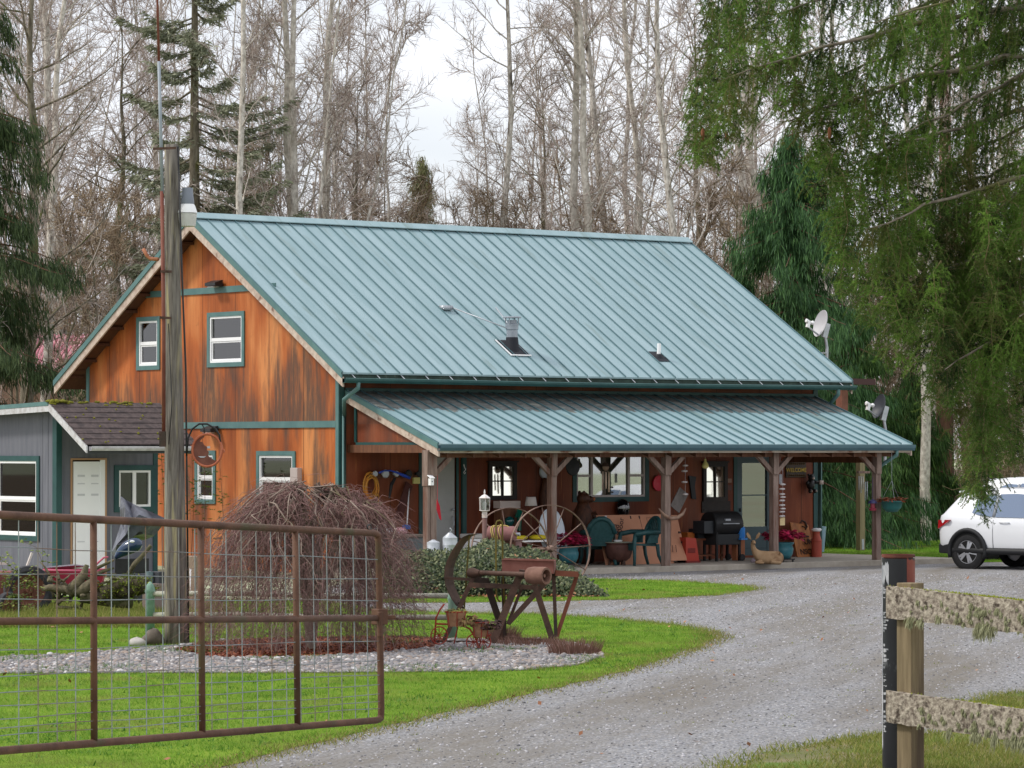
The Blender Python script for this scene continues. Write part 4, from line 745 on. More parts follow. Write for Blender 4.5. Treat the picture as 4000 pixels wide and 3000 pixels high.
# grill, shelf, red cooler, bottle
q = ony(*Z5(940, 1050), -1.3); o = thing('pellet_grill', 'black barrel smoker grill on legs in front of the wall by the storm door', 'grill', (q.x + .1, -1.15, 0)); gx, gy = q.x + .12, -1.1; zc = ony(*Z5(950, 770), -1.1).z; b = MB(); R_ = .27
MY = Matrix.Rotation(rad(90), 3, 'Y'); b.lathe((gx - .36, gy, zc), [(0, 0), (R_ - .02, 0), (R_, .02), (R_, .74), (R_ - .02, .76), (0, .76)], 24, MY); build('barrel', b, M['black'], o, 'auto'); b = MB(); b.tube([(gx - .22, gy - R_ - .05, zc + .02), (gx + .22, gy - R_ - .05, zc + .02)], .012, 8); b.box((gx - .12, gy - R_ - .01, zc + .08), (gx + .02, gy - R_ + .04, zc + .12)); build('handle', b, M['galv'], o)
b = MB(); b.box((gx - .62, gy - .18, zc - .18), (gx - .365, gy + .18, zc + .08)); build('hopper', b, mat('grill_grey', c8(52, 56, 60), rough=.4), o, bevel=.01); b = MB(); b.box((gx - .33, gy - .22, zc - .42), (gx + .36, gy + .2, zc - .2)); build('lower_body', b, mat('grill_dark', c8(46, 48, 50), rough=.5), o, bevel=.01)
for sx in (-.3, .33):
    for sy in (-.2, .18): b = MB(); b.beam((gx + sx, gy + sy, 0), (gx + sx, gy + sy, zc - .15), .045, .045); build('leg', b, M['black'], o)
for sy in (-.24, .2): b = MB(); b.lathe((gx + .37, gy + sy, .07), [(.0, -.02), (.07, -.02), (.07, .02), (0, .02)], 14, MR); build('wheel', b, M['black'], o, 'auto')
q = ony(*Z5(1097, 820), -1.3); b = MB(); b.lathe((q.x, q.y, q.z - .16), [(.075, 0), (.08, .02), (.08, .2), (.03, .26), (.03, .3), (0, .3)], 14); b.box((q.x - .09, q.y - .09, q.z - .2), (q.x + .09, q.y + .09, q.z - .165)); tag(build('blue_jug', b, mat('blue_jug', c8(40, 120, 206), c8(70, 150, 220), scale=8, rough=.3), smooth='auto'), 'blue detergent jug on the end of the smoker', 'jug')
b = MB(); q = ony(*Z5(1085, 960), -1.2); b.box((q.x - .12, q.y - .02, 0), (q.x + .12, q.y + .12, q.z + .22)); tag(build('wood_stand', b, mat('orange_board', c8(150, 92, 62), c8(170, 108, 74), scale=5, stretch=(3, 3, .3), rough=.7), bevel=.005), 'brown wooden stand under the blue jug', 'stand')
q = ony(*Z5(745, 890), -.8); o = thing('shelf_unit', 'low wooden shelf with boxes left of the smoker', 'shelf', (q.x, q.y, 0)); b = MB(); b.box((q.x - .45, q.y - .2, q.z - .04), (q.x + .45, q.y + .2, q.z)); b.box((q.x - .45, q.y - .2, .1), (q.x + .45, q.y + .2, .13)); build('board', b, mat('shelf_brown', c8(120, 70, 46), rough=.6), o)
for sx in (-.42, .42):
    for sy in (-.18, .18): b = MB(); b.box((q.x + sx - .025, q.y + sy - .02, 0), (q.x + sx + .025, q.y + sy + .02, q.z - .041)); build('leg', b, M['brownw'], o)
b = MB(); b.box((q.x - .2, q.y - .15, q.z + .002), (q.x + .28, q.y + .15, q.z + .2)); b.mi = 1; b.box((q.x + .0, q.y - .154, q.z + .05), (q.x + .2, q.y - .151, q.z + .13)); tag(build('tool_case', b, [mat('charcoal_case', c8(60, 62, 66), rough=.5), M['galv']], bevel=.008), 'charcoal case with silver panel on the low shelf', 'case')
b = MB(); b.box((q.x - .44, q.y - .1, q.z + .002), (q.x - .25, q.y + .12, q.z + .13)); tag(build('small_bin', b, mat('orange_bin', c8(196, 110, 50), rough=.5), bevel=.008), 'orange bin at the left of the low shelf', 'bin')
q = ony(*Z5(645, 1060), -1.55); b = MB(); b.prism([(q.x - .17, -1.65, 0), (q.x + .2, -1.65, 0), (q.x + .1, -1.65, .5), (q.x - .17, -1.65, .52)], (0, .25, 0)); b.mi = 1; b.box((q.x - .12, -1.656, .2), (q.x + .08, -1.651, .3)); b.box((q.x - .17, -1.67, .0), (q.x + .21, -1.38, .04)); tag(build('red_gas_can', b, [mat('red_plastic', c8(172, 60, 46), rough=.4), mat('dark_red', c8(120, 36, 30), rough=.5)], bevel=.02), 'red plastic can standing left of the smoker on the patio', 'can')
# wooden name sign, milk can, blue bin
q0 = ony(*Z5(1545, 1020), -.3); q1 = ony(*Z5(1718, 1020), -.35); zt = ony(*Z5(1560, 752), -.15).z; o = thing('wooden_sign', 'carved wooden name board leaning beside the red milk can', 'sign', ((q0.x + q1.x) / 2, -.4, 0)); xs_, xe_ = q0.x + .02, q1.x + .0; b = MB(); b.prism([(xs_, -.42, .0), (xe_, -.42, 0), (xe_, -.2, zt - .06), ((xs_ + xe_) / 2, -.19, zt - .03), (xs_ + .0, -.18, zt)], (0, .045, .01)); build('board', b, mat('carved_pine', c8(140, 84, 40), c8(174, 108, 54), c8(96, 54, 28), scale=4, stretch=(4, 4, .6), rough=.6, s3=3, f3=.57), o, bevel=.006)
ink = mat('burnt_letter', c8(52, 30, 18), rough=.7); tl2 = math.atan2(.22, zt)
def onw(fx, z): return (xs_ + (xe_ - xs_) * fx, -.42 + .22 * z / zt - .003, z)
text('UN', .17, ink, o, onw(.78, .32), (rad(90) - tl2, 0, 0), .003, bold=.004); text('NSON', .17, ink, o, onw(.66, .11), (rad(90) - tl2, 0, 0), .003, bold=.004)
b = MB(); b.tube([onw(.5, .72), onw(.65, .78), onw(.8, .74), onw(.86, .64), onw(.75, .58)], [.012, .02, .025, .02, .01], 6); b.tube([onw(.6, .66), onw(.72, .64), onw(.8, .6)], .012, 5); b.prism([onw(.5, .44), onw(.62, .5), onw(.72, .46), onw(.86, .45), onw(.86, .42), onw(.5, .42)], (0, -.004, 0)); build('carving', b, ink, o)
q = ony(3190, 2162, -.5); o = thing('milk_can', 'red milk can with a white lid beside the wooden name board', 'milk can', (q.x, q.y, 0)); x, y = q.x, q.y; b = MB(); b.lathe((x, y, 0), [(.105, 0), (.11, .03), (.11, .34), (.118, .35), (.11, .36), (.105, .37), (.072, .46), (.07, .53), (.08, .545)], 22); build('body', b, mat('salmon_red_paint', c8(168, 74, 58), c8(180, 88, 70), scale=4, rough=.6), o, 'auto')
b = MB(); b.lathe((x, y, .55), [(.085, 0), (.108, .02), (.11, .045), (.09, .065), (0, .07)], 20); build('lid', b, M['white'], o, 'auto')
q = onz(*Z6(480, 1010), 0); o = thing('trash_bin', 'pale blue plastic bin with a grey bin behind the red milk can', 'bin', (q.x, q.y, 0)); x, y = q.x, q.y + .2; b = MB(); b.lathe((x, y, 0), [(.15, 0), (.2, .55), (.21, .56), (.19, .57), (.1, .57)], 18); build('body', b, mat('pale_blue_plastic', c8(126, 156, 176), c8(150, 176, 192), scale=3, stretch=(1, 1, .4), rough=.4), o, 'auto'); b = MB(); b.lathe((x + .05, y + .45, 0), [(.2, 0), (.26, .78), (.28, .8), (.28, .86), (0, .9)], 18); tag(build('grey_bin', b, mat('dark_bin_grey', c8(64, 72, 82), rough=.5), smooth='auto'), 'dark grey round bin behind the pale blue bin', 'bin')
# deer statue
q = onz(*Z5(1330, 1112), 0); o = thing('deer_statue', 'tan deer statue lying on the patio edge with head raised', 'statue', (q.x, q.y + .15, 0)); dm = mat('deer_tan', c8(148, 118, 86), c8(164, 136, 104), c8(128, 98, 70), scale=6, rough=.8, s3=4); ax = RT.copy(); ay = FW.copy(); O = V((q.x, q.y + .12, 0))
def dp(r, f, z): return O + ax * (r * .93) + ay * f + V((0, 0, z * .82))
# one continuous body grown from joints
def skin(name, joints, edges, parent, m, subs=2):
    me = bpy.data.meshes.new(name); off = org(parent); me.from_pydata([tuple(V(p) - off) for p, r in joints], edges, []); me.update(); o_ = bpy.data.objects.new(name, me); COL.objects.link(o_); o_.parent = parent
    s_ = o_.modifiers.new('skin', 'SKIN'); s_.use_smooth_shade = True
    for i, (p, r) in enumerate(joints): me.skin_vertices[0].data[i].radius = (r if isinstance(r, tuple) else (r, r))
    me.skin_vertices[0].data[0].use_root = True
    u_ = o_.modifiers.new('sub', 'SUBSURF'); u_.levels = subs; u_.render_levels = subs; me.materials.append(m); return o_
J = [(dp(.16, .02, .15), .135), (dp(.33, .03, .14), .135), (dp(.43, .02, .11), .09), (dp(-.02, 0, .17), .12), (dp(-.17, -.01, .23), .10), (dp(-.235, -.02, .36), .058), (dp(-.255, -.03, .47), .046), (dp(-.24, -.05, .55), .05), (dp(-.23, -.15, .515), .035), (dp(-.225, -.2, .495), .022),
     (dp(-.05, -.15, .07), .055), (dp(-.2, -.18, .035), .03), (dp(-.02, -.2, .025), .022), (dp(.3, -.12, .09), .08), (dp(.12, -.2, .045), .042), (dp(.36, -.22, .03), .026), (dp(-.1, .1, .05), .05), (dp(-.2, .08, .03), .03)]
E_ = [(0, 1), (1, 2), (0, 3), (3, 4), (4, 5), (5, 6), (6, 7), (7, 8), (8, 9), (3, 10), (10, 11), (11, 12), (1, 13), (13, 14), (14, 15), (3, 16), (16, 17)]
skin('body', J, E_, o, dm)
for sx in (-1, 1):
    b = MB(); e0 = dp(-.24 + sx * .045, -.03, .59); b.prism([e0, e0 + ax * (sx * .07) + V((0, 0, .05)), e0 + ax * (sx * .10) + V((0, 0, .12)), e0 + ax * (sx * .075) + V((0, 0, .155)), e0 + ax * (sx * .02) + V((0, 0, .09))], ay * .015); build('ear', b, dm, o)
    b = MB(); b.ell(dp(-.235 + sx * .045, -.095, .555), .012, 8); build('eye', b, M['black'], o)
b = MB(); b.ell(dp(-.225, -.215, .495), (.016, .016, .012), 8); build('nose', b, M['black'], o)
q = onz(*Z5(1215, 1100), 0); blob('grey_rock', 'small purplish rock in front of the deer statue', 'rock', (q.x, q.y, .03), (.11, .08, .06), mat('purple_rock', c8(112, 98, 108), c8(146, 132, 138), scale=12, rough=.8), seed=9)
# hanging basket, bird feeder, chime at the right end
q = onz(*Z6(1070, 640), 0); q = ony(*Z6(1070, 600), -3.0); o = thing('hanging_basket', 'green bowl of dead orange flowers hanging right of the corner post', 'hanging basket', (q.x, q.y, q.z)); b = MB(); b.lathe(q, [(.0, -.16), (.12, -.15), (.2, -.06), (.235, .06), (.25, .06), (.25, .08), (.22, .075), (.1, .06), (0, .07)], 20); build('bowl', b, mat('green_bowl', c8(52, 112, 108), rough=.4), o, True)
b = MB(); b.tube([(q.x, q.y, q.z + .5), (q.x, q.y, 2.3)], .004, 4)
for a in (0, 2.1, 4.2): b.tube([(q.x + .23 * math.cos(a), q.y + .23 * math.sin(a), q.z + .07), (q.x, q.y, q.z + .5)], .003, 4)
build('hanger', b, M['galv'], o); vs, fs = leaves((q.x, q.y, q.z + .1), .27, .27, .07, 160, .08, random.Random(3), .6); soup('flowers', vs, fs, mat('dead_flowers', c8(150, 70, 36), c8(90, 92, 50), c8(120, 60, 40), island=1, rough=.8, twosided=.2), o)
q = ony(*Z6(905, 610), -2.75); o = thing('bird_feeder', 'small purple and red hummingbird feeder beside the corner post', 'feeder', q); b = MB(); b.lathe(q, [(.075, -.1), (.085, -.06), (.05, -.04), (.05, .05)], 14); build('dish', b, mat('feeder_red', c8(150, 60, 74), rough=.4), o, 'auto'); b = MB(); b.lathe(q, [(.1, .052), (.08, .1), (.02, .13), (.004, .14), (.004, .6)], 14); build('cap', b, mat('feeder_purple', c8(62, 60, 104), rough=.4), o, 'auto')
q = ony(*Z6(815, 330), -1.2); o = thing('tube_chime', 'silver tube wind chime under a wooden bar in front of the back post', 'wind chime', q); b = MB(); b.box((q.x - .14, q.y - .03, q.z), (q.x + .2, q.y + .03, q.z + .05)); b.tube(hang(q.x, q.y, 2.4, q.z), .004, 4); build('bar', b, M['post'], o)
for i, ln in enumerate((.3, .36, .28, .52, .5)):
    b = MB(); x_ = q.x - .1 + i * .06; b.tube([(x_, q.y, q.z - .06 - (.12 if i > 2 else 0)), (x_, q.y, q.z - .06 - ln)], .011, 8); b.tube([(x_, q.y, q.z), (x_, q.y, q.z - .06)], .002, 4); build('tube', b, M['galv'], o, True)
# ---------------------------------------------------------------- satellite dishes, deck behind
def satdish(u, v, d, label, m, r, flip=0, dark=0):
    P0 = ond(u, v, d); o = thing('satellite_dish', label, 'satellite dish', (P0.x, P0.y, P0.z - .6)); n = (-RT * .86 - FW * .42 + V((0, 0, .28))).normalized(); A = n.orthogonal().normalized(); A = (V((0, 0, 1)) - n * n.z).normalized(); B_ = n.cross(A); Mx = Matrix((B_, A, n)).transposed()
    b = MB(); b.lathe(P0, [(0, -.06), (r * .4, -.045), (r * .8, 0), (r, .04), (r * .985, .05), (r * .78, .015), (r * .4, -.03), (0, -.045)], 26, Mx); k = len(b.v); b.v = [tuple(P0 + (V(x) - P0) + A * ((V(x) - P0).dot(A) * .18)) for x in b.v]; build('dish', b, m, o, 'auto')
    ft = P0 + n * (r * 1.25) - A * (r * .62); b = MB(); b.tube([P0 - A * (r * 1.0), ft], .022, 8); build('arm', b, M['galv'], o); b = MB(); b.beam(ft - A * .02, ft + A * .14, .07, .07); b.lathe(ft + A * .12, [(.03, 0), (.045, .08), (0, .09)], 10, Mx); b.ell(ft + A * .12 - n * .1, .05, 8); build('receiver', b, M['white'], o)
    b = MB(); bk = P0 - n * .14; b.beam(bk + A * .05, bk - A * .28, .09, .12); b.tube([bk - A * .2, bk + V((0, 0, -.5)), bk + V((-.02, 0, -1.25))], .035, 8)
    if not dark:
        for dz in (-.62, -.92): b.tube([bk + V((0, 0, dz)), bk + V((-.5, 0, dz))], .015, 6)
    build('mast', b, M['galv'], o); return o
dd = dep((L_ + .6, 3.2, 5)); satdish(3000 + 465 / 2.212, 750 + 1140 / 2.212, dd, 'pale grey satellite dish on a mast at the right edge of the main roof', mat('pale_dish', c8(192, 192, 196), rough=.5), .27)
dd = dep((L_ + 2.2, .4, 3)); satdish(2900 + 1490 / 2.765, 1350 + 660 / 2.765, dd, 'dark grey satellite dish beyond the right end of the porch roof', mat('dark_dish', c8(66, 70, 78), rough=.5), .24, dark=1)
a = ond(2900 + 1075 / 2.765, 1500, 80); b = MB(); b.box((a.x - .1, a.y - .1, 2.4), (a.x + .1, a.y + .1, a.z)); build('deck_post', b, mat('red_brown_post', c8(112, 70, 56), c8(136, 88, 72), scale=4, rough=.7), house)
b = MB(); b.beam(V((L_ + .02, a.y, 2.4)), V((a.x + .15, a.y, 2.4)), .12, .2); b.beam(V((L_ + .02, a.y, a.z + .1)), V((a.x + .75, a.y - .3, a.z + .05)), .12, .14); build('deck_beam', b, mat('maroon_steel', c8(66, 34, 34), rough=.5), house)
# ---------------------------------------------------------------- garden shed
Z1 = zo((0, 1500)); Z2 = zo((0, 750)); M4 = zo((1600, 2200), 2.765); Z2b = zo((0, 2050)); ZL = zo((0, 2100), 3.95); ZN = zo((440, 2050), 3.95)
sy = 1.9; xa_ = ony(222, 1800, sy).x; xb_ = ony(615, 1800, sy).x; xo = xa_ - .3; pk = onx(192, 1572, xo); fe = onx(339, 1738, xo); re = onx(-60, 1592, xo)
shed = thing('garden_shed', 'grey board shed with white door and brown shingle roof left of the house', 'shed', (xa_, sy, GZ)); sm = (pk.z - fe.z) / (pk.y - fe.y); sr = (pk.z - re.z) / (re.y - pk.y); yr = pk.y + 4.2
def shz(y): return pk.z - sm * (pk.y - y) if y < pk.y else pk.z - sr * (y - pk.y)
boards = mat('grey_board_siding', c8(96, 98, 108), c8(112, 113, 122), scale=3, stretch=(3, 3, .3), rough=.7)
b = MB(); wy = onx(156, 1800, xa_).y; wz1 = onx(156, 1781, xa_).z; wz0 = onx(156, 2115, xa_).z; w0, w1 = wy, wy + 1.7
def wallA(h0, h1):
    b.prism([(xa_, h0, GZ), (xa_, h1, GZ), (xa_, h1, shz(h1) - .1), (xa_, h0, shz(h0) - .1)], (.1, 0, 0))
wallA(sy, w0 + .08); b.box((xa_, w0 + .08, GZ), (xa_ + .1, w1 - .08, wz0 + .08)); b.prism([(xa_, w0 + .08, wz1 - .08), (xa_, w1 - .08, wz1 - .08), (xa_, w1 - .08, shz(w1) - .1), (xa_, w0 + .08, shz(w0) - .1)], (.1, 0, 0)) if w0 > pk.y else None
if w0 <= pk.y: b.box((xa_, w0 + .08, wz1 - .08), (xa_ + .1, w1 - .08, min(shz(w0), shz(w1)) - .1))
wallA(w1 - .08, yr)
for i in range(24):
    y = sy + .12 + i * .2
    if y < yr and not (w0 - .02 < y < w1 + .02): b.box((xa_ - .006, y, GZ), (xa_ - .0005, y + .012, shz(y) - .12))
build('gable_wall', b, boards, shed)
dx0 = ony(281, 2000, sy).x; dx1 = ony(409, 2000, sy).x; dz1 = ony(345, 1797, sy).z; ex0 = ony(445, 1900, sy).x; ex1 = ony(605, 1900, sy).x; ez1 = ony(520, 1817, sy).z; ez0 = ony(520, 2000, sy).z
b = MB(); zt = shz(sy) - .1; b.box((xa_ + .1, sy, GZ), (dx0, sy + .1, zt)); b.box((dx0, sy, dz1), (dx1, sy + .1, zt)); b.box((dx1, sy, GZ), (ex0 + .08, sy + .1, zt)); b.box((ex0 + .08, sy, GZ), (ex1 - .08, sy + .1, ez0 + .08)); b.box((ex0 + .08, sy, ez1 - .08), (ex1 - .08, sy + .1, zt)); b.box((ex1 - .08, sy, GZ), (xb_, sy + .1, zt)); b.box((xb_ - .1, sy + .1, GZ), (xb_, yr, shz(yr) - .1)); b.box((xa_ + .1, yr - .1, GZ), (xb_ - .1, yr, shz(yr) - .1))
for i in range(12):
    x = xa_ + .15 + i * .2
    if x < xb_ and not (dx0 - .03 < x < dx1 + .03) and not (ex0 < x < ex1): b.box((x, sy - .006, GZ), (x + .012, sy - .0005, zt))
build('front_wall', b, boards, shed)
b = MB(); b.box((xa_ + .12, sy + .12, GZ - .02), (xb_ - .12, yr - .12, GZ + .03)); b.box((xa_ + .12, sy + 1.6, GZ + .03), (xb_ - .12, sy + 1.66, 2.2)); build('inner_floor', b, M['black'], shed); window(PX(xa_), w0, w1, wz0, wz1, 'hung', M['tealdk'], glass=M['glassd'], parent=shed, cas=.1); window(PY(sy), ex0, ex1, ez0, ez1, 'slide', M['tealdk'], glass=M['glassd'], parent=shed, cas=.1)  # black floor and partition added to make the shed windows look dark
b = MB(); b.box((dx0 + .03, sy - .0, GZ + .1), (dx1 - .1, sy + .04, dz1 - .03)); dr = build('door', b, M['white'], shed); b = MB()
for (z0, z1) in ((dz1 - .32, dz1 - .26), (dz1 - .46, dz1 - .42), (dz1 - .68, dz1 - .62), (.55, .59)):
    for x in (dx0 + .12, dx0 + .42): b.box((x, sy - .004, z0), (x + .16, sy - .0005, z1 - .02))
build('panel', b, mat('door_groove', c8(206, 206, 210), rough=.5), dr); b = MB(); b.ell((dx1 - .16, sy - .04, .95), .035, 10); build('handle', b, M['galv'], dr, True)
b = MB(); b.box((dx0 - .035, sy - .02, GZ), (dx0, sy + .02, dz1 + .035)); b.box((dx1, sy - .02, GZ), (dx1 + .035, sy + .02, dz1 + .035)); b.box((dx0, sy - .02, dz1), (dx1, sy + .02, dz1 + .035)); b.mi = 1; b.box((dx1 - .1, sy - .012, GZ), (dx1, sy + .02, dz1)); build('door_casing', b, [mat('bare_pine', c8(176, 138, 104), rough=.7), M['white']], shed)
for p, q in (((xa_ - .02, sy - .006, GZ), (xa_ - .007, sy + .13, zt)), ((xa_ - .02, sy - .02, GZ), (xa_ + .1, sy - .007, zt)), ((xb_ - .1, sy - .02, GZ), (xb_, sy - .007, zt))): build('trim', MB().box(p, q), M['tealdk'], shed)
xe = ony(774, 1742, fe.y).x; b = MB()
shm = mat('brown_shingle', c8(68, 58, 58), c8(88, 76, 74), c8(60, 52, 52), scale=14, rough=.9, s3=6)
N_ = 8
for i in range(N_):
    y0 = fe.y + (pk.y - fe.y) * i / N_; y1 = fe.y + (pk.y - fe.y) * (i + 1.0) / N_; b.prism([(xo, y0, shz(y0) + .022), (xe, y0, shz(y0) + .022), (xe, y1, shz(y1) + .008), (xo, y1, shz(y1) + .008)], (0, 0, -.02))
b.prism([(xo, pk.y, pk.z + .004), (xe, pk.y, pk.z + .004), (xe, yr + .3, shz(yr + .3) + .004), (xo, yr + .3, shz(yr + .3) + .004)], (0, 0, -.03)); sroof = build('roof', b, shm, shed)
rr = random.Random(5); b = MB()
for i in range(70):
    x = rr.uniform(xo, xe - .2); y = pk.y - abs(rr.gauss(0, .05)) if i < 40 else rr.uniform(fe.y, pk.y); b.ell((x, y, shz(y) + .02), (rr.uniform(.015, .07 if i < 40 else .03), rr.uniform(.015, .04), rr.uniform(.012, .03)), 7)
for i in range(26): b.ell((xo + rr.uniform(-.02, .35), pk.y + rr.uniform(-.1, .12), pk.z + .02), (rr.uniform(.03, .08), rr.uniform(.03, .06), rr.uniform(.02, .05)), 7)
build('moss', b, mat('roof_moss', c8(96, 96, 26), c8(126, 122, 40), scale=20, rough=.95), sroof, True)
b = MB(); b.prism([(xo - .012, pk.y, pk.z - .02), (xo - .012, fe.y, fe.z - .02), (xo - .012, fe.y, fe.z - .15), (xo - .012, pk.y, pk.z - .17)], (.03, 0, 0)); b.prism([(xo - .012, pk.y, pk.z - .06), (xo - .012, yr + .3, shz(yr + .3) - .06), (xo - .012, yr + .3, shz(yr + .3) - .16), (xo - .012, pk.y, pk.z - .17)], (.03, 0, 0)); build('rake_board', b, mat('peeling_white_board', c8(206, 206, 210), c8(176, 172, 172), scale=9, rough=.7), shed)
b = MB(); b.prism([(xo - .02, pk.y + .02, pk.z + .02), (xo - .02, yr + .3, shz(yr + .3) + .02), (xo - .02, yr + .3, shz(yr + .3) - .058), (xo - .02, pk.y + .02, pk.z - .058)], (.03, 0, 0)); build('drip_edge', b, M['teal'], shed)
build('gutter', gutter(xo + .05, xe, fe.y, fe.z - .1, .0, .09, .07), mat('grey_white_gutter', c8(196, 194, 198), c8(168, 164, 166), scale=8, rough=.5), shed)
b = MB(); b.box((xo + .02, fe.y + .02, fe.z - .16), (xe, fe.y + .04, fe.z - .03)); b.prism([(xo + .04, fe.y + .04, fe.z - .12), (xe, fe.y + .04, fe.z - .12), (xe, sy - .025, shz(sy) - .12), (xo + .04, sy - .025, shz(sy) - .12)], (0, 0, -.015)); build('soffit', b, mat('shed_soffit', c8(70, 72, 76), rough=.8), shed)
# pink roofed house beyond
o = thing('far_house', 'distant house with pink metal roof beyond the trees at the far left', 'house', ond(240, 1500, 88)); d = 88; b = MB(); A = [ond(110, 1310, d + 6), ond(345, 1310, d - 2), ond(270, 1425, d - 4), ond(60, 1425, d + 4)]; b.prism(A, (0, 0, -.15)); rf = build('roof', b, mat('pink_metal_roof', c8(190, 136, 146), c8(204, 156, 164), scale=3, rough=.5), o); b = MB()
for i in range(14): t = i / 13; b.beam(A[3].lerp(A[2], t) + V((0, 0, .03)), A[0].lerp(A[1], t) + V((0, 0, .02)), .05, .03)
build('seam', b, mat('pink_seam', c8(186, 118, 132), rough=.5), rf); b = MB(); p0, p1 = A[3], A[2]; b.prism([V((p0.x, p0.y + .5, GZ)), V((p1.x, p1.y + .5, GZ)), V((p1.x, p1.y + .5, p1.z - .16)), V((p0.x, p0.y + .5, p0.z - .16))], (0, 3, 0)); build('wall', b, mat('brown_wall', c8(110, 86, 70), rough=.8), o)
# ---------------------------------------------------------------- utility pole with mast and yard light
DP = 42.2
def od(x, y, d=DP): return ond(x * 4000 / 2212, y * 4000 / 2212, d)
base = dpt(381, 1394); DP = dep(base); o = thing('utility_pole', 'weathered wooden utility pole with tall pipe mast and yard light', 'utility pole', base)
polem = mat('weathered_pole', c8(84, 78, 72), c8(142, 136, 128), c8(172, 162, 126), scale=5, stretch=(5, 5, .35), rough=.9, bump=.8, bscale=9, s3=3, f3=.55)
b = MB(); top = od(370, 312); n = 14; vs = []; b.tube([base.lerp(top, i / n) + V((0, 0, -.1 if i == 0 else 0)) for i in range(n + 1)], [.143 - .056 * i / n for i in range(n + 1)], 18); rr = random.Random(2)
out = []
for i, x in enumerate(b.v): k = (i % 18); q = V(x); c_ = base.lerp(top, (i // 18) / n); r_ = q - c_; out.append(tuple(c_ + r_ * (1 + .07 * math.sin(k * 2.1 + (i // 18) * .15) + (.10 if k in (3, 4) else 0) * math.sin((i // 18) * .4))))
b.v = out; build('pole', b, polem, o, True)
fr_ = -FW * .16 - RT * .05
b = MB(); b.tube([od(364, 945) + fr_ * .9, od(364, 700) + fr_ * .9, od(359, 415) + fr_ * .8], .024, 8); build('conduit', b, mat('rust_red_pipe', c8(112, 60, 48), c8(128, 78, 64), scale=4, rough=.7), o, True)
b = MB(); b.tube([od(360, 420) + fr_ * .8, od(352.5, 135) + fr_ * .8], .021, 8); ms = build('mast', b, mat('grey_pipe', c8(140, 150, 160), c8(160, 168, 176), scale=5, rough=.5), o, True)
b = MB(); b.tube([od(352.5, 137) + fr_ * .8, od(348, -40) + fr_ * .8, od(346, -120) + fr_ * .8], .016, 8); build('mast_tip', b, bpy.data.materials['rust_red_pipe'], ms, True)
b = MB(); b.beam(od(342, 324) + fr_, od(392, 322) + fr_, .02, .03); b.beam(od(360, 588) + fr_ * 1.1, od(381, 588) + fr_ * .9, .02, .03); b.beam(od(357, 687) + fr_ * 1.1, od(380, 688) + fr_ * .9, .02, .03); b.beam(od(364, 932) + fr_ * 1.1, od(364, 965) + fr_ * 1.1, .08, .06); build('clamp', b, M['rust'], o)
b = MB(); b.tube([od(347, 561) + fr_ * .5, od(325, 559), od(318, 553), od(309, 537)], .024, 8); build('bent_pipe', b, mat('copper_pipe', c8(186, 128, 92), c8(160, 96, 66), scale=6, rough=.5), o, True)
rt_ = RT * .0 - FW * .1
b = MB(); b.tube([od(386, 318) + rt_, od(396, 600) + rt_ * 1.6, od(403, 800) + rt_, od(405, 1000) + rt_, od(409, 1390) + rt_], .012, 6); b.tube([od(375, 700) + fr_, od(383, 870) + fr_, od(376, 960) + fr_], .006, 5); build('cable', b, M['black'], o, True)
c = od(405, 460); lm = build('lamp_bracket', MB().tube([od(383, 445), od(384, 426), od(392, 420), c + V((0, 0, .17))], .028, 8), M['galv'], o, True)
b = MB(); b.lathe(c, [(.075, .1), (.085, .13), (.07, .24), (.068, .31), (.04, .315)], 18); build('lamp_head', b, mat('lamp_grey', c8(132, 138, 152), rough=.5), lm, 'auto'); b = MB(); b.lathe(c, [(.125, 0), (.12, .012), (.095, .09), (.08, .11), (.07, .1)], 24); build('reflector', b, M['white'], lm, 'auto')
b = MB(); b.lathe(c, [(.085, -.17), (.1, -.165), (.118, -.01), (.1, -.005), (0, -.005)], 22); build('lens', b, mat('lens_plastic', c8(236, 236, 234), c8(222, 222, 218), scale=9, rough=.35, twosided=.3), lm, 'auto')
# shepherd hook and round steel silhouette
DH = DP - .15; h_ = lambda X, Y: ond(*Z1(X, Y), DH); o = thing('hanging_silhouette', 'round rusty steel cut-out picture hanging from a black hook on the utility pole', 'ornament', h_(1790, 573))
b = MB(); b.tube([h_(1612, 620), h_(1625, 470), h_(1660, 390), h_(1720, 345), h_(1790, 345), h_(1860, 385), h_(1895, 440), h_(1905, 520)], .012, 8); b.tube([h_(1745, 345), h_(1765, 385), h_(1763, 440)], .008, 6); build('hook', b, M['black'], o, True)
hc = h_(1790, 573); rx_ = (h_(1918, 573) - hc).length; rz_ = (h_(1790, 433) - hc).length; hp_ = lambda a, c_, f=0: hc + RT * (a * rx_) + V((0, 0, c_ * rz_)) - FW * f
b = MB(); b.tube([hp_(math.cos(t * math.pi / 16), math.sin(t * math.pi / 16)) for t in range(32)], .016, 8, closed=True); b.tube([hp_(1.02, .0), hp_(1.13, .04), hp_(1.15, -.1), hp_(1.03, -.14)], .01, 6); build('ring', b, mat('orange_rust_ring', c8(170, 88, 58), c8(186, 110, 80), scale=9, rough=.7), o, True)
b = MB(); arc = [hp_(math.cos(rad(t)), math.sin(rad(t))) for t in range(100, 345, 10)]; inner = [(.78, -.62), (.5, -.62), (.2, -.45), (.05, -.3), (.12, -.1), (-.02, .02), (.0, .2), (-.22, .34), (-.3, .5), (-.5, .55), (-.35, .72), (-.2, .8)]
b.prism(arc + [hp_(a, c_) for a, c_ in inner], FW * .006); build('cut_plate', b, mat('red_brown_plate', c8(104, 60, 48), c8(124, 78, 64), scale=9, rough=.7), o)
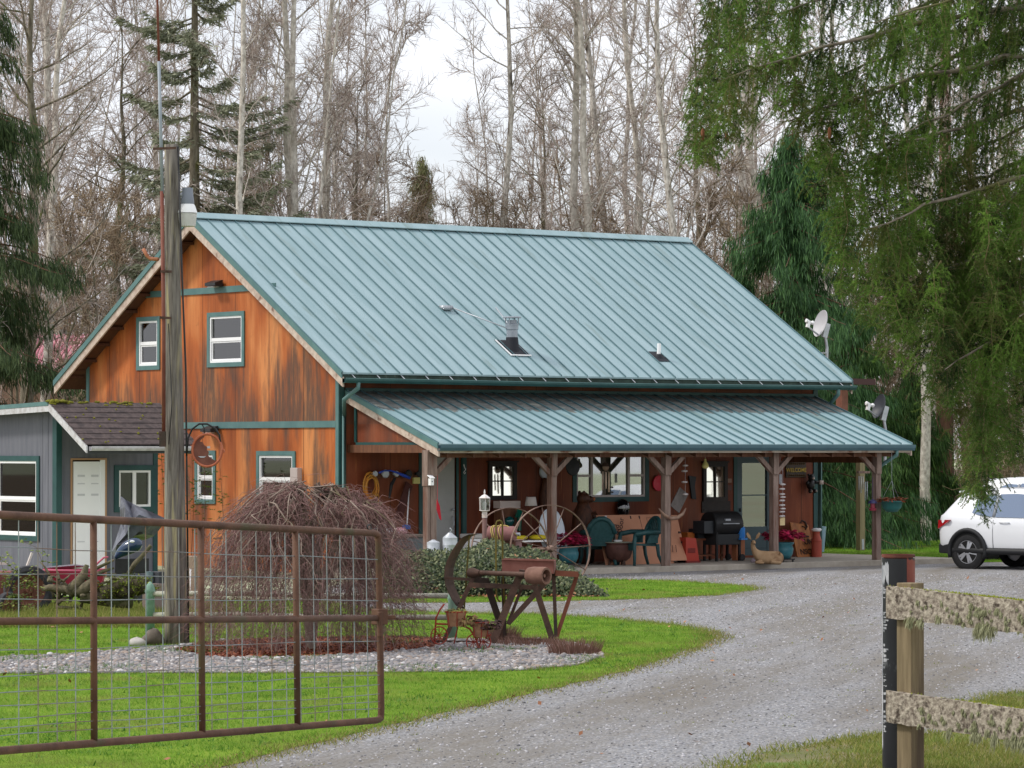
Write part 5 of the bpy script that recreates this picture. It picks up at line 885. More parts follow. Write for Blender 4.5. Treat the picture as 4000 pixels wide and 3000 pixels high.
b = MB(); b.prism([hp_(a, c_, .006) for a, c_ in ((-.62, -.36), (-.2, -.38), (-.05, -.34), (-.2, -.45), (-.45, -.45))], FW * .004); b.prism([hp_(a, c_, .006) for a, c_ in ((-.02, .24), (.2, .26), (.2, .12), (.02, .12))], FW * .004); build('pale_slit', b, M['galv'], o)
# ---------------------------------------------------------------- pipe fence with green posts
gp = mat('mossy_green_post', c8(98, 136, 122), c8(130, 160, 144), c8(196, 190, 150), scale=6, rough=.85, s3=5, f3=.6, bump=.4)
pl = onz(586, 2484); pr = onz(1768, 2502); o = thing('pipe_fence', 'low fence of green posts and pale pipe rails behind the weeping shrub', 'fence', pl)
for p, hh in ((pl, .67), (pr, .62)):
    b = MB(); b.lathe((p.x, p.y, GZ - .1), [(.062, 0), (.06, hh - .02), (.066, hh), (.07, hh + .02), (.05, hh + .09), (.012, hh + .14), (0, hh + .14)], 14); build('post', b, gp, o, True)
rm = mat('lichen_pipe', c8(150, 150, 138), c8(180, 178, 164), c8(112, 110, 96), scale=8, rough=.8)
for z_ in (.43, .155):
    b = MB(); m_ = [pl.lerp(pr, t) for t in (-.0, .3, .6, 1.0)]; b.tube([V((p.x, p.y, z_ + .02 * (i % 2))) for i, p in enumerate(m_)], .036, 10); build('rail', b, rm, o, True)
# rocks, logs beside the pole
rkm = mat('boulder', c8(96, 88, 80), c8(130, 120, 110), c8(80, 72, 62), scale=6, rough=.9, bump=.4)
q = onz(*Z2b(1355, 1050)); blob('boulder', 'brown grey boulder at the foot of the utility pole', 'rock', (q.x, q.y + .1, GZ + .08), (.15, .13, .13), rkm, amp=.2, seed=3); q = onz(*Z2b(1230, 1058)); blob('pale_boulder', 'small pale boulder left of the brown boulder', 'rock', (q.x, q.y + .1, GZ + .04), (.12, .1, .08), mat('pale_boulder', c8(168, 164, 160), c8(190, 186, 180), scale=6, rough=.9), amp=.2, seed=8)
# ---------------------------------------------------------------- antique saw rig
D0 = 42.3
def m4(x, y, dd=0): return ond(*M4(x, y), D0 + dd)
def zc(x, y, dd=0): return ond(*ZC(x, y), D0 + dd)
rig = thing('antique_saw_rig', 'rusty antique belt saw frame with pulley shaft standing in the stone bed', 'machine', onz(*M4(1000, 850)))
def bar(name, p, q, w_, h_=None, m=None, par=None): return build(name, MB().beam(p, q, h_ or w_, w_, up=(FW.x, FW.y, .01)), m or M['rust'], par or rig)
drk = mat('dark_rust', c8(52, 40, 36), c8(72, 54, 48), scale=6, rough=.7); oli = mat('olive_steel', c8(88, 78, 30), c8(116, 104, 44), scale=5, rough=.8)
bar('leg', m4(1190, 130, -.25), m4(895, 860, -.35), .022, .09); bar('leg', m4(1205, 280, .15), m4(1060, 660, .1), .02, .04); bar('leg', m4(690, 150), m4(355, 870, -.1), .02, .055); bar('leg', m4(825, 190, .3), m4(1050, 870, .35), .02, .085, drk)
bar('leg', m4(1340, 200, -.2), m4(1585, 960, -.25), .025, .075); bar('leg', m4(1552, 0, .1), m4(1580, 800), .025, .045); bar('leg', m4(1815, 110, .25), m4(1590, 790, .1), .025, .05, mat('red_rust', c8(112, 60, 44), c8(130, 76, 58), scale=6, rough=.8)); bar('leg', m4(1010, 160, .2), m4(1030, 860, .3), .022, .05, drk)
bar('brace', m4(1540, 130, .1), m4(1065, 650, -.1), .02, .065); bar('base_bar', m4(1030, 805), m4(1530, 845), .03, .04); bar('base_bar', m4(200, 840), m4(1900, 890), .05, .03, drk); bar('crossbar', m4(640, 235, -.12), m4(1340, 262, -.2), .02, .06); bar('crossbar', m4(670, 175, .1), m4(845, 190, .25), .05, .07, drk)
ax_ = (m4(1270, 122, -.5) - m4(690, 105)).normalized(); b = MB(); b.tube([m4(650, 100, .05), m4(1300, 124, -.52)], .032, 14); b.lathe(m4(690, 105), [(0, -.06), (.062, -.06), (.065, .0), (.05, .05), (.036, .1), (0, .1)], 16, Matrix((ax_.orthogonal().normalized(), ax_.cross(ax_.orthogonal()).normalized(), ax_)).transposed()); sh_ = build('shaft', b, M['rust'], rig, 'auto')
pa = (RT * .78 - FW * .62).normalized(); Mp = Matrix((V((0, 0, 1)), pa.cross(V((0, 0, 1))), pa)).transposed(); b = MB(); b.lathe(m4(1300, 132, -.45), [(0, -.02), (.1, -.01), (.11, .06), (.11, .24), (.105, .26), (.078, .26), (.075, .1), (0, .1)], 26, Mp); b.tube([m4(1300, 132, -.45) + pa * .08, m4(1300, 132, -.45) + pa * .23], .022, 10); build('pulley', b, mat('pulley_rust', c8(110, 78, 66), c8(136, 102, 88), scale=7, rough=.8), sh_, 'auto')
bar('bearing', m4(1215, 70, -.32), m4(1200, 170, -.32), .09, .07); bar('bearing', m4(760, 80), m4(745, 160), .08, .07)
b = MB(); a0 = zc(985, 905); a1 = zc(1618, 922, -.12); dv = FW * .42 + RT * .03; hz = V((0, 0, -.158)); t_ = .012
for p, q in ((a0, a1), (a0 + dv, a1 + dv), (a0, a0 + dv), (a1, a1 + dv)): b.beam(p + hz / 2, q + hz / 2, t_, .158)
b.prism([a0 + hz, a1 + hz, a1 + hz + dv, a0 + hz + dv], (0, 0, .01)); b.beam(a0 + V((0, 0, .003)), a1 + V((0, 0, .003)), .045, .012); b.beam(a0 + dv, a1 + dv, .045, .012); build('tray', b, mat('tray_rust', c8(122, 72, 62), c8(140, 92, 82), c8(96, 58, 48), scale=5, rough=.8), rig); b = MB(); b.prism([zc(1640, 1048), zc(1920, 1062, .1), zc(1920, 1062, .5), zc(1640, 1048, .5)], (0, 0, -.012)); b.beam(zc(1640, 1070), zc(1922, 1085, .1), .012, .07); build('shelf', b, bpy.data.materials['red_rust'], rig)
# broad curved guard
ap = [(575, 592), (500, 622), (425, 700), (360, 800), (305, 910), (275, 1010), (268, 1110), (283, 1220), (320, 1320), (365, 1400), (420, 1480)]; wv = (RT * .42 + FW * .9) * .24; b = MB()
vs = []
for p in ap: a = zc(*p); vs += [a, a + wv, a + wv + RT * .01, a + RT * .01]
fs = []
for i in range(len(ap) - 1):
    for k in range(4): fs.append((i * 4 + k, i * 4 + (k + 1) % 4, i * 4 + 4 + (k + 1) % 4, i * 4 + 4 + k))
b.add(vs, fs + [(0, 1, 2, 3), tuple(len(vs) - 4 + k for k in (3, 2, 1, 0))]); build('belt_guard', b, M['rust'], rig)
bar('guard_bar', zc(580, 600, .1), zc(515, 1530, .1), .03, .02, oli); bar('guard_bar', zc(270, 1130), zc(600, 1150), .012, .035); bar('guard_bar', zc(440, 1420), zc(520, 1530, .1), .04, .03, drk)
b = MB(); b.tube([zc(960, 1425), zc(930, 1395), zc(912, 1330), zc(908, 900), zc(908, 470), zc(920, 432), zc(950, 420), zc(978, 432), zc(988, 470), zc(990, 900, .1), zc(1010, 1500, .1)], .013, 6); build('strap', b, oli, rig, True)
# red tricycle planter
D1 = 40.9
def t4(x, y, dd=0): return ond(*M4(x, y), D1 + dd)
o = thing('tricycle_planter', 'red wire tricycle planter holding two baskets in front of the saw rig', 'planter', onz(*M4(480, 900))); redm = mat('red_wire', c8(170, 52, 38), c8(140, 60, 44), scale=8, rough=.6); b = MB()
b.tube([t4(268, 870), t4(285, 590), t4(330, 500), t4(375, 440)], .011, 6); b.tube([t4(285, 655), t4(560, 665), t4(650, 710), t4(710, 800), t4(740, 890)], .012, 6); b.tube([t4(520, 690), t4(480, 870)], .009, 6); b.tube([t4(700, 790), t4(880, 775)], .009, 6); build('frame', b, redm, o, True)
def wire_wheel(c_, r, par, nm='wheel', k=10, rr_=.008, axis=None, mtl=redm):
    A = axis or (RT * .35 - FW * .93).normalized(); e = V((0, 0, 1)); f = A.cross(e); b = MB(); b.tube([c_ + e * r * math.cos(t * math.pi / 12) + f * r * math.sin(t * math.pi / 12) for t in range(24)], rr_, 6, closed=True)
    for i in range(k): a = 2 * math.pi * i / k; b.tube([c_, c_ + (e * math.cos(a) + f * math.sin(a)) * r], rr_ * .6, 4)
    return build(nm, b, mtl, par, True)
for (x, y, r) in ((320, 780, .105), (690, 850, .09), (800, 850, .09)): wire_wheel(t4(x, y), r, o)
wk = mat('wicker_tan', c8(140, 104, 78), c8(168, 128, 96), scale=18, rough=.85); gm_ = mat('planter_moss', c8(112, 120, 50), c8(86, 70, 50), c8(140, 140, 70), island=1, rough=.9)
for (x, y, r) in ((500, 600, .125), (765, 715, .105)):
    c_ = t4(x, y); b = MB(); b.lathe(c_, [(r * .75, -.09), (r, .07), (r * 1.03, .08), (r * .9, .07), (0, .06)], 18)
    bk_ = build('basket', b, wk, o, 'auto'); b = MB()
    for k in range(6): a = k * math.pi / 3; b.tube([c_ + V((r * 1.02 * math.cos(a), r * 1.02 * math.sin(a), .09)), c_ + V((r * .8 * math.cos(a), r * .8 * math.sin(a), -.1))], .006, 4)
    b.tube([c_ + V((r * 1.05 * math.cos(t * .5236), r * 1.05 * math.sin(t * .5236), .085)) for t in range(12)], .007, 5, closed=True); build('wire', b, redm, bk_); vs, fs = leaves(c_ + V((0, 0, .09)), r * .9, r * .9, .04, 120, .04, rr); soup('foliage', vs, fs, gm_ if x < 600 else mat('dark_sedum', c8(52, 36, 36), c8(90, 60, 52), island=1, rough=.8), o)
vs, fs = leaves(t4(860, 680), .14, .12, .1, 200, .06, rr); soup('foliage', vs, fs, bpy.data.materials['dark_sedum'], o); vs, fs = leaves(t4(650, 640), .16, .12, .09, 200, .05, rr, 1); soup('foliage', vs, fs, mat('dry_stems', c8(110, 84, 56), c8(150, 126, 80), island=1, rough=.9), o)
# dry plants around the rig
def clump(name, label, c_, r, h, n, m, rr, parent=None, wd=.004, lean=.5):
    vs = []; fs = []
    for i in range(n):
        a = rr.uniform(0, 6.283); t = r * math.sqrt(rr.random()); p = V((c_[0] + t * math.cos(a), c_[1] + t * math.sin(a), c_[2])); hh = h * rr.uniform(.4, 1); d = V((math.cos(a) * lean * rr.random(), math.sin(a) * lean * rr.random(), 1)).normalized(); s_ = RT * wd * rr.uniform(.6, 1.3); k = len(vs); m1 = p + d * hh * .55; e = p + d * hh + V((math.cos(a), math.sin(a), -.3)) * hh * .22 * lean
        vs += [p - s_, p + s_, m1 - s_ * .7, m1 + s_ * .7, e - s_ * .2, e + s_ * .2]; fs += [(k, k + 1, k + 3, k + 2), (k + 2, k + 3, k + 5, k + 4)]
    o_ = soup(name, vs, fs, m, parent, loc=None if parent else c_)
    return tag(o_, label, 'plant') if label else o_
heath = mat('dry_heather', c8(134, 100, 92), c8(168, 132, 120), c8(110, 82, 66), island=1, rough=.9, twosided=.2)
clump('dry_heather', 'dry pinkish heather clump at the middle leg of the saw rig', onz(*M4(1010, 860)), .2, .26, 420, heath, rr); clump('dry_heather', 'dry pinkish heather clump at the right foot of the saw rig', onz(*M4(1780, 1000)), .3, .24, 700, heath, rr); clump('dry_heather', 'low dry heather between the legs of the saw rig', onz(*M4(1300, 900)), .42, .16, 600, heath, rr)
# ---------------------------------------------------------------- ivy bank with objects on it
D2 = 56.2; ivb = onz(1900, 2326); o = thing('ivy_bank', 'mounded bed of variegated ivy in front of the porch', 'ivy', ivb); prof = [(1480, 2176), (1560, 2170), (1640, 2166), (1720, 2168), (1790, 2172), (1860, 2150), (1905, 2120), (1950, 2122), (2000, 2150), (2060, 2152), (2110, 2165), (2170, 2205), (2230, 2235), (2300, 2285), (2352, 2326)]
ivy = mat('ivy_leaves', c8(30, 44, 24), c8(128, 132, 92), c8(62, 80, 42), island=1, rough=.5, twosided=.15); b = MB(); NA, NB = 60, 10; vs = []; lv = []; lf = []; rr = random.Random(12)
def topz(u):
    for (u0, v0), (u1, v1) in zip(prof, prof[1:]):
        if u0 <= u <= u1: v = v0 + (v1 - v0) * (u - u0) / (u1 - u0); return 2.339 - (v - 1750) / FPX * 57.0
    return GZ
def ivp(u, t):   # t 0..1 front foot -> top -> back
    zt_ = max(topz(u) - GZ, .02); d_ = 55.7 + (2.6 * t) * min(1, zt_ / .5); a = math.pi * min(1, t * 1.05); z = GZ + zt_ * math.sin(min(a, math.pi)) ** .55 if t < .98 else GZ
    q = onz(u, 2326, GZ); q = CPOS + (q - CPOS) * (d_ / dep(q)); return V((q.x, q.y, z))
for i in range(NA):
    u = 1482 + (2350 - 1482) * i / (NA - 1)
    for j in range(NB): q = ivp(u, j / (NB - 1)); vs.append(q + V((rr.uniform(-.03, .03), rr.uniform(-.03, .03), rr.uniform(-.03, .03) - .05)))
b.add(vs, [(i * NB + j, (i + 1) * NB + j, (i + 1) * NB + j + 1, i * NB + j + 1) for i in range(NA - 1) for j in range(NB - 1)]); build('dark_mound', b, mat('ivy_shadow', c8(30, 38, 22), c8(50, 54, 32), scale=9, rough=.95), o)  # dark mound under the leaves, shade of the gaps put into its colour
for i in range(24000):
    u = rr.uniform(1482, 2350); t = rr.random() ** 1.1 * .8; q = ivp(u, t) + V((rr.gauss(0, .05), rr.gauss(0, .05), rr.gauss(.0, .04))); q.z = max(q.z, GZ + .03); s = rr.uniform(.016, .036); a = rr.uniform(0, 6.28); nn = (V((0, 0, 1)) * rr.uniform(.1, 1.2) - FW * rr.uniform(.2, 1.3) + RT * rr.uniform(-.9, .9)).normalized(); e1_ = nn.orthogonal().normalized(); e2_ = nn.cross(e1_); e1_, e2_ = e1_ * math.cos(a) + e2_ * math.sin(a), e2_ * math.cos(a) - e1_ * math.sin(a); k = len(lv)
    lv += [q - e1_ * s, q + e2_ * s * .75 - e1_ * s * .2, q + e1_ * s * 1.1 - nn * s * .3, q - e2_ * s * .75 - e1_ * s * .2]; lf.append((k, k + 1, k + 2, k + 3))
soup('foliage', lv, lf, ivy, o)
vs, fs = [], []
for i in range(160):
    q = ivp(rr.uniform(1500, 2340), rr.choice((.0, .02, .3))) - FW * rr.uniform(0, .25); q.z = max(GZ + .03, q.z if rr.random() < .2 else GZ + .03); s = .04; e1_ = V((rr.gauss(0, 1), rr.gauss(0, 1), rr.gauss(0, .4))).normalized(); e2_ = e1_.cross(V((0, 0, 1))).normalized(); k = len(vs); vs += [q - e1_ * s, q + e2_ * s, q + e1_ * s + V((0, 0, .02)), q - e2_ * s]; fs.append((k, k + 1, k + 2, k + 3))
soup('fallen_leaves', vs, fs, mat('fallen_leaf', c8(150, 100, 66), c8(190, 140, 104), c8(120, 76, 50), island=1, rough=.8), o)
def ivd(x, y, d): return ond(*ZC(x, y), d)
c_ = ivd(980, 590, 57); b = MB(); axd = (RT * .95 - FW * .3).normalized(); Md = Matrix((V((0, 0, 1)), axd.cross(V((0, 0, 1))), axd)).transposed(); o = thing('steel_drum', 'pinkish brown steel drum lying on the ivy wound with yellow rope', 'drum', c_ - V((0, 0, .14)))
b.lathe(c_, [(0, -.23), (.125, -.23), (.135, -.225), (.135, .21), (.12, .235), (.07, .25), (0, .25)], 26, Md); build('barrel', b, mat('pinkish_drum', c8(128, 84, 82), c8(146, 100, 98), scale=4, rough=.6), o, 'auto'); b = MB(); b.tube([c_ + axd * .24, c_ + axd * .32], .03, 10); build('spigot', b, M['galv'], o)
b = MB(); b.box(c_ - V((.2, .12, .5)), c_ + V((.2, .12, -.13))); build('cradle', b, M['brownw'], o)
b = MB(); e_ = axd.cross(V((0, 0, 1)))
for k, s_ in enumerate((-.14, -.11, -.05, .0)): b.tube([c_ + axd * (s_ + .02 * math.sin(t)) + V((0, 0, .145)) * math.cos(t * .42 - 1.2) + e_ * .145 * math.sin(t * .42 - 1.2) for t in range(13)], .009, 6)
b.tube([c_ + V((0, 0, .16)) + axd * -.03, c_ + V((0, 0, .14)) + axd * .1 - FW * .03, c_ + V((0, 0, .05)) + axd * .2 - FW * .1, c_ + axd * .26 - FW * .05 - V((0, 0, .02))], .009, 6); tag(build('rope', b, mat('yellow_rope', c8(196, 176, 110), c8(168, 146, 84), scale=30, rough=.9), smooth=True), 'pale yellow rope looped over the pinkish drum', 'rope')
# lamp post
D3 = 57.6; p = ivd(768, 690, D3); lc = ivd(766, 300, D3); o = thing('lamp_post', 'short lamp post with glass lantern rising from the ivy', 'lamp', V((p.x, p.y, GZ))); b = MB(); b.tube([V((p.x, p.y, GZ)), V((p.x, p.y, lc.z - .12))], .042, 12); build('post', b, mat('mauve_post', c8(92, 66, 62), c8(110, 80, 74), scale=5, rough=.7), o, True)
b = MB(); b.lathe((p.x, p.y, lc.z), [(.048, -.12), (.048, -.02), (.06, -.01), (.095, 0), (.095, .012), (0, .012)], 6); b.lathe((p.x, p.y, lc.z), [(.1, .205), (.105, .215), (.05, .26), (.02, .275), (.012, .29), (.018, .31), (.006, .36), (0, .36)], 6)
for k in range(6): a = k * math.pi / 3; b.beam((p.x + .088 * math.cos(a), p.y + .088 * math.sin(a), lc.z + .012), (p.x + .094 * math.cos(a), p.y + .094 * math.sin(a), lc.z + .205), .008, .008)
ln = build('lantern', b, mat('lantern_white', c8(228, 226, 228), c8(206, 190, 180), scale=12, rough=.5), o); b = MB(); b.lathe((p.x, p.y, lc.z + .013), [(.083, 0), (.089, .19)], 6); build('lantern_glass', b, M['glass'], ln); b = MB(); b.lathe((p.x, p.y, lc.z + .014), [(.03, 0), (.03, .05), (.036, .07), (.036, .11), (.02, .14), (0, .145)], 12); build('bulb', b, M['white'], ln, True)
c_ = ivd(1135, 655, 57.2); b = MB(); cx, cy = c_.x, c_.y; b.lathe((cx, cy, GZ), [(.2, 0), (.2, c_.z - GZ - .32), (.18, c_.z - GZ - .22), (.125, c_.z - GZ - .1), (.12, c_.z - GZ - .03), (.145, c_.z - GZ - .01), (.145, c_.z - GZ), (.1, c_.z - GZ)], 22); tag(build('old_milk_can', b, mat('mauve_can', c8(132, 98, 96), c8(150, 116, 112), scale=4, rough=.7), smooth='auto'), 'mauve rusty milk can standing in the ivy beside the drum', 'milk can')
# hay rake wheels
hr_ = ivd(1580, 770, 57.0); hl = ivd(1085, 785, 58.5); axd = (hr_ - hl).normalized(); o = thing('hay_rake', 'pair of tall spoked steel rake wheels on one axle standing in the ivy', 'rake wheels', V((hr_.x, hr_.y, GZ))); wm = mat('wheel_rust', c8(104, 78, 68), c8(136, 112, 100), scale=6, rough=.75)
def big_wheel(c_, r):
    e = V((0, 0, 1)); e = (e - axd * e.dot(axd)).normalized(); f = axd.cross(e); N = 48; b = MB(); vs = []
    for i in range(N):
        a = 2 * math.pi * i / N; d_ = e * math.cos(a) + f * math.sin(a)
        for rr2, s_ in ((r, -.025), (r, .025), (r - .012, .025), (r - .012, -.025)): vs.append(c_ + d_ * rr2 + axd * s_)
    b.add(vs, [(i * 4 + k, i * 4 + (k + 1) % 4, ((i + 1) % N) * 4 + (k + 1) % 4, ((i + 1) % N) * 4 + k) for i in range(N) for k in range(4)]); o_ = build('wheel', b, wm, o)
    b = MB(); Mh = Matrix((e, f, axd)).transposed(); b.lathe(c_, [(0, -.09), (.035, -.09), (.06, -.03), (.06, .03), (.035, .09), (0, .09)], 16, Mh); build('hub', b, wm, o_, 'auto')
    for i in range(11): a = 2 * math.pi * (i + .35) / 11; d_ = e * math.cos(a) + f * math.sin(a); build('spoke', MB().tube([c_ + d_ * .04 + axd * (.04 if i % 2 else -.04), c_ + d_ * (r - .005)], .009, 6), wm, o_, True)
big_wheel(hr_, .742); big_wheel(hl, .735); build('axle', MB().tube([hl, hr_], .028, 10), wm, o, True)
# galvanised feeders on a low white stand
D4 = 60.5
def feeder(x0, x1, ytop, ysh, ybase, label, loop_):
    a = ond(*Z3(x0, ybase), D4); c_ = ond(*Z3(x1, ybase), D4); r = (c_ - a).length / 2; m_ = a.lerp(c_, .5); zt_ = ond(*Z3(x0, ytop), D4).z; zs = ond(*Z3(x0, ysh), D4).z; o = thing('poultry_feeder', label, 'feeder', m_, 'galvanised poultry feeders'); b = MB(); b.lathe((m_.x, m_.y, 0), [(r, m_.z + .03), (r, (m_.z + zs) / 2), (r * 1.02, (m_.z + zs) / 2 + .005), (r, (m_.z + zs) / 2 + .01), (r, zs), (r * .3, zt_ - .01), (r * .28, zt_), (0, zt_)], 24); build('drum', b, M['galv'], o, 'auto'); b = MB(); b.lathe((m_.x, m_.y, m_.z), [(r * .9, 0), (r * 1.1, .0), (r * 1.12, .03), (r, .029)], 24); build('tray', b, M['rust'] if not loop_ else M['galv'], o, 'auto')
    if loop_: build('handle', MB().tube([(m_.x, m_.y, zt_), (m_.x + .04, m_.y, zt_ + .05), (m_.x + .0, m_.y, zt_ + .08)], .012, 6), M['galv'], o, True)
    return m_
mm_ = feeder(1476, 1590, 902, 925, 1022, 'smaller galvanised feeder with rusty tray right of the grey chest', 0); m2_ = feeder(1612, 1740, 842, 885, 1015, 'taller galvanised feeder with a top handle behind the belt guard', 1)
b = MB(); c_ = mm_.lerp(m2_, .5); zz = min(mm_.z, m2_.z) - .006; b.box((c_.x - .55, c_.y - .25, zz - .04), (c_.x + .5, c_.y + .3, zz))
for sx in (-.5, .45):
    for s_ in (-.2, .25): b.beam((c_.x + sx, c_.y + s_, GZ), (c_.x + sx, c_.y + s_, zz - .04), .05, .05)
tag(build('low_stand', b, M['white']), 'low white stand under the two galvanised feeders', 'stand')
# ---------------------------------------------------------------- weeping shrub
rr = random.Random(77); wb = onz(1215, 2545); o = thing('weeping_shrub', 'bare weeping maple with drooping purple brown twigs behind the gate', 'shrub', wb)
vs_tw = [];
class TW:
    """thin tapering branches as triangle tubes, gathered fast"""
    def __init__(s): s.v = []; s.f = []
    def add(s, pts, r0, r1, n=3):
        m = len(pts); o_ = len(s.v); t = (pts[-1] - pts[0]); t = t.normalized() if t.length > 1e-6 else V((0, 0, 1)); a = t.orthogonal().normalized(); b_ = t.cross(a)
        cs = [(math.cos(6.2832 * k / n), math.sin(6.2832 * k / n)) for k in range(n)]
        for i, p in enumerate(pts):
            r = r0 + (r1 - r0) * i / (m - 1)
            for c1, c2 in cs: s.v.append(p + a * (c1 * r) + b_ * (c2 * r))
        for i in range(m - 1):
            for k in range(n): s.f.append((o_ + i * n + k, o_ + i * n + (k + 1) % n, o_ + (i + 1) * n + (k + 1) % n, o_ + (i + 1) * n + k))
    def out(s, name, m, parent): return soup(name, [tuple(x) for x in s.v], s.f, m, parent, smooth=True)
T1, T2 = TW(), TW(); Rw = 1.5; tops = []
for k in range(9):
    a = k * .7 + rr.uniform(-.2, .2); e = wb + V((math.cos(a) * rr.uniform(.15, .75), math.sin(a) * rr.uniform(.15, .6), 0)); e.z = wb.z + 2.03 - .62 * ((e.x - wb.x) ** 2 + (e.y - wb.y) ** 2) + rr.uniform(-.12, .06); T1.add([wb + V((0, 0, -.05)), wb + V((math.cos(a) * .06, math.sin(a) * .06, .6)), wb.lerp(e, .62) + V((rr.uniform(-.1, .1), rr.uniform(-.1, .1), .25)), e], .06, .022, 6); tops.append(e)
for k in range(380):
    s_ = rr.choice(tops); a = math.atan2(s_.y - wb.y, s_.x - wb.x) + rr.gauss(0, .6); R_ = Rw * rr.uniform(.12, 1.0) ** .62; h0 = rr.uniform(-.1, .16); end = wb + V((math.cos(a) * R_ * 1.0, math.sin(a) * R_ * .85, 0)); zend = rr.uniform(-.1, .1) if rr.random() < .82 else rr.uniform(.3, .9)
    pts = []; n = 9
    for i in range(n):
        t = i / (n - 1); hor = math.sin(t * 1.571) ** 1.05; z = s_.z + h0 * math.sin(t * math.pi) * .6 - (s_.z - zend) * t ** 1.7; p = s_.lerp(V((end.x, end.y, 0)), hor); pts.append(V((p.x + rr.gauss(0, .06), p.y + rr.gauss(0, .06), z + rr.gauss(0, .03))))
    T1.add(pts, rr.uniform(.006, .014), .002, 4) if k < 150 else T2.add(pts, .0055, .0016)
    for i in range(2, n):
        for q in range(4):
            p = pts[i].lerp(pts[i - 1], rr.random()); d_ = V((math.cos(a) * rr.uniform(-.2, 1) + rr.gauss(0, .5), math.sin(a) * rr.uniform(-.2, 1) + rr.gauss(0, .5), rr.uniform(-.6, .45))).normalized(); l = rr.uniform(.1, .42); p1 = p + d_ * l * .5; p2 = p1 + (d_ + V((rr.gauss(0, .25), rr.gauss(0, .25), -1.0))).normalized() * l * .6; T2.add([p, p1, p2], .003, .0012)
T1.out('branches', mat('maple_branch', c8(124, 108, 98), c8(164, 148, 136), c8(104, 98, 64), scale=9, rough=.85), o); T2.out('twigs', mat('maple_twig', c8(116, 84, 84), c8(162, 126, 124), c8(128, 100, 92), island=1, rough=.8), o)
# ---------------------------------------------------------------- things heaped in front of the shed
D5 = 50.5
def zl(x, y, d=D5): return ond(*ZL(x, y), d)
tyre = mat('old_tyre', c8(40, 40, 44), c8(62, 62, 66), scale=9, rough=.9); rimr = mat('rusty_rim', c8(96, 58, 46), c8(120, 78, 66), c8(80, 54, 44), scale=6, rough=.8)
def tractor_wheel(x, y, r, d, label, tw=.2, ang=.25):
    c_ = zl(x, y, d); c_.z = GZ + r - .03; A = (RT * math.sin(ang) - FW * math.cos(ang)); e = V((0, 0, 1)); f = A.cross(e); Mx = Matrix((e, f, A)).transposed(); o = thing('tractor_wheel', label, 'wheel', V((c_.x, c_.y, GZ))); b = MB(); b.lathe(c_, [(r * .66, -tw * .4), (r * .8, -tw * .5), (r * .97, -tw * .42), (r, -tw * .2), (r, tw * .2), (r * .97, tw * .42), (r * .8, tw * .5), (r * .66, tw * .4), (r * .62, 0), (r * .66, -tw * .4)], 30, Mx); build('tyre', b, tyre, o, 'auto')
    b = MB(); b.lathe(c_, [(r * .655, -tw * .38), (r * .655, tw * .38), (r * .6, tw * .3), (r * .45, .02), (r * .2, .03), (r * .12, .1), (0, .1)], 26, Mx); build('rim', b, rimr, o, 'auto'); return o
tractor_wheel(440, 830, .37, 50.5, 'big old tractor wheel with rusty centre overgrown by brambles at the far left', .24); tractor_wheel(130, 1000, .2, 49.2, 'small front wheel lying against the big tractor wheel', .13, .8)
o = thing('old_tractor', 'rusty red old tractor hood behind the big tractor wheel', 'tractor', onz(*ZL(100, 1150))); b = MB(); c_ = zl(180, 700, 51.3); b.box(c_ + V((-.5, -.2, -.35)), c_ + V((.45, .3, .18))); b.box(c_ + V((-.6, -.1, -.62)), c_ + V((.3, .2, -.36))); build('hood', b, mat('faded_red_tractor', c8(110, 58, 52), c8(134, 84, 76), scale=4, rough=.7), o, bevel=.05); b = MB(); b.box(zl(20, 420, 51.2) + V((-.2, 0, 0)), zl(160, 400, 51.2) + V((0, .1, .02))); b.beam(c_ + V((.2, 0, .1)), c_ + V((.35, 0, .45)), .03, .03); build('seat', b, mat('tractor_seat', c8(206, 196, 190), rough=.6), o)
# wheelbarrow
d = 52.5; o = thing('wheelbarrow', 'pink red wheelbarrow behind driftwood in front of the shed door', 'wheelbarrow', onz(*ZL(1200, 1050))); T = [zl(655, 495, d), zl(1620, 500, d)]; B_ = [zl(770, 752, d), zl(1560, 760, d)]; dv = FW * .55 - RT * .04; dv2 = FW * .4; b = MB(); q0, q1, q2, q3 = T[0] - dv * .5, T[1] - dv * .5, T[1] + dv * .5, T[0] + dv * .5; r0, r1, r2, r3 = B_[0] - dv2 * .5, B_[1] - dv2 * .5, B_[1] + dv2 * .5, B_[0] + dv2 * .5
b.add([q0, q1, q2, q3, r0, r1, r2, r3], [(0, 1, 5, 4), (1, 2, 6, 5), (2, 3, 7, 6), (3, 0, 4, 7), (4, 5, 6, 7)]); bo_ = build('tray', b, mat('pink_red_tray', c8(158, 36, 66), c8(178, 56, 84), c8(130, 30, 46), scale=3, rough=.5), o); md = bo_.modifiers.new('s', 'SOLIDIFY'); md.thickness = .012; build('tray_lip', MB().tube([q0, q1, q2, q3], .016, 6, closed=True), mat('pink_lip', c8(190, 92, 116), rough=.5), o, True)
b = MB(); b.tube([zl(1440, 470, d), zl(1500, 400, d), zl(1600, 310, d), zl(1670, 300, d)], .017, 6); build('handle', b, bpy.data.materials['pink_lip'], o, True); b = MB(); b.tube([zl(860, 590, d - .3), zl(980, 740, d - .3), zl(1010, 900, d - .3)], .022, 6); b.tube([zl(1500, 770, d), zl(1460, 1040, d)], .02, 6); build('leg', b, M['black'], o, True); wire_wheel(zl(930, 930, d), .17, o, 'wheel', 8, .03, None, tyre)
b = MB(); b.prism([zl(680, 470, d), zl(1150, 430, d), zl(1380, 455, d + .3), zl(900, 490, d + .3)], (0, 0, .02)); tag(build('metal_offcuts', b, M['galv']), 'grey sheet offcuts heaped in the wheelbarrow', 'scrap metal')
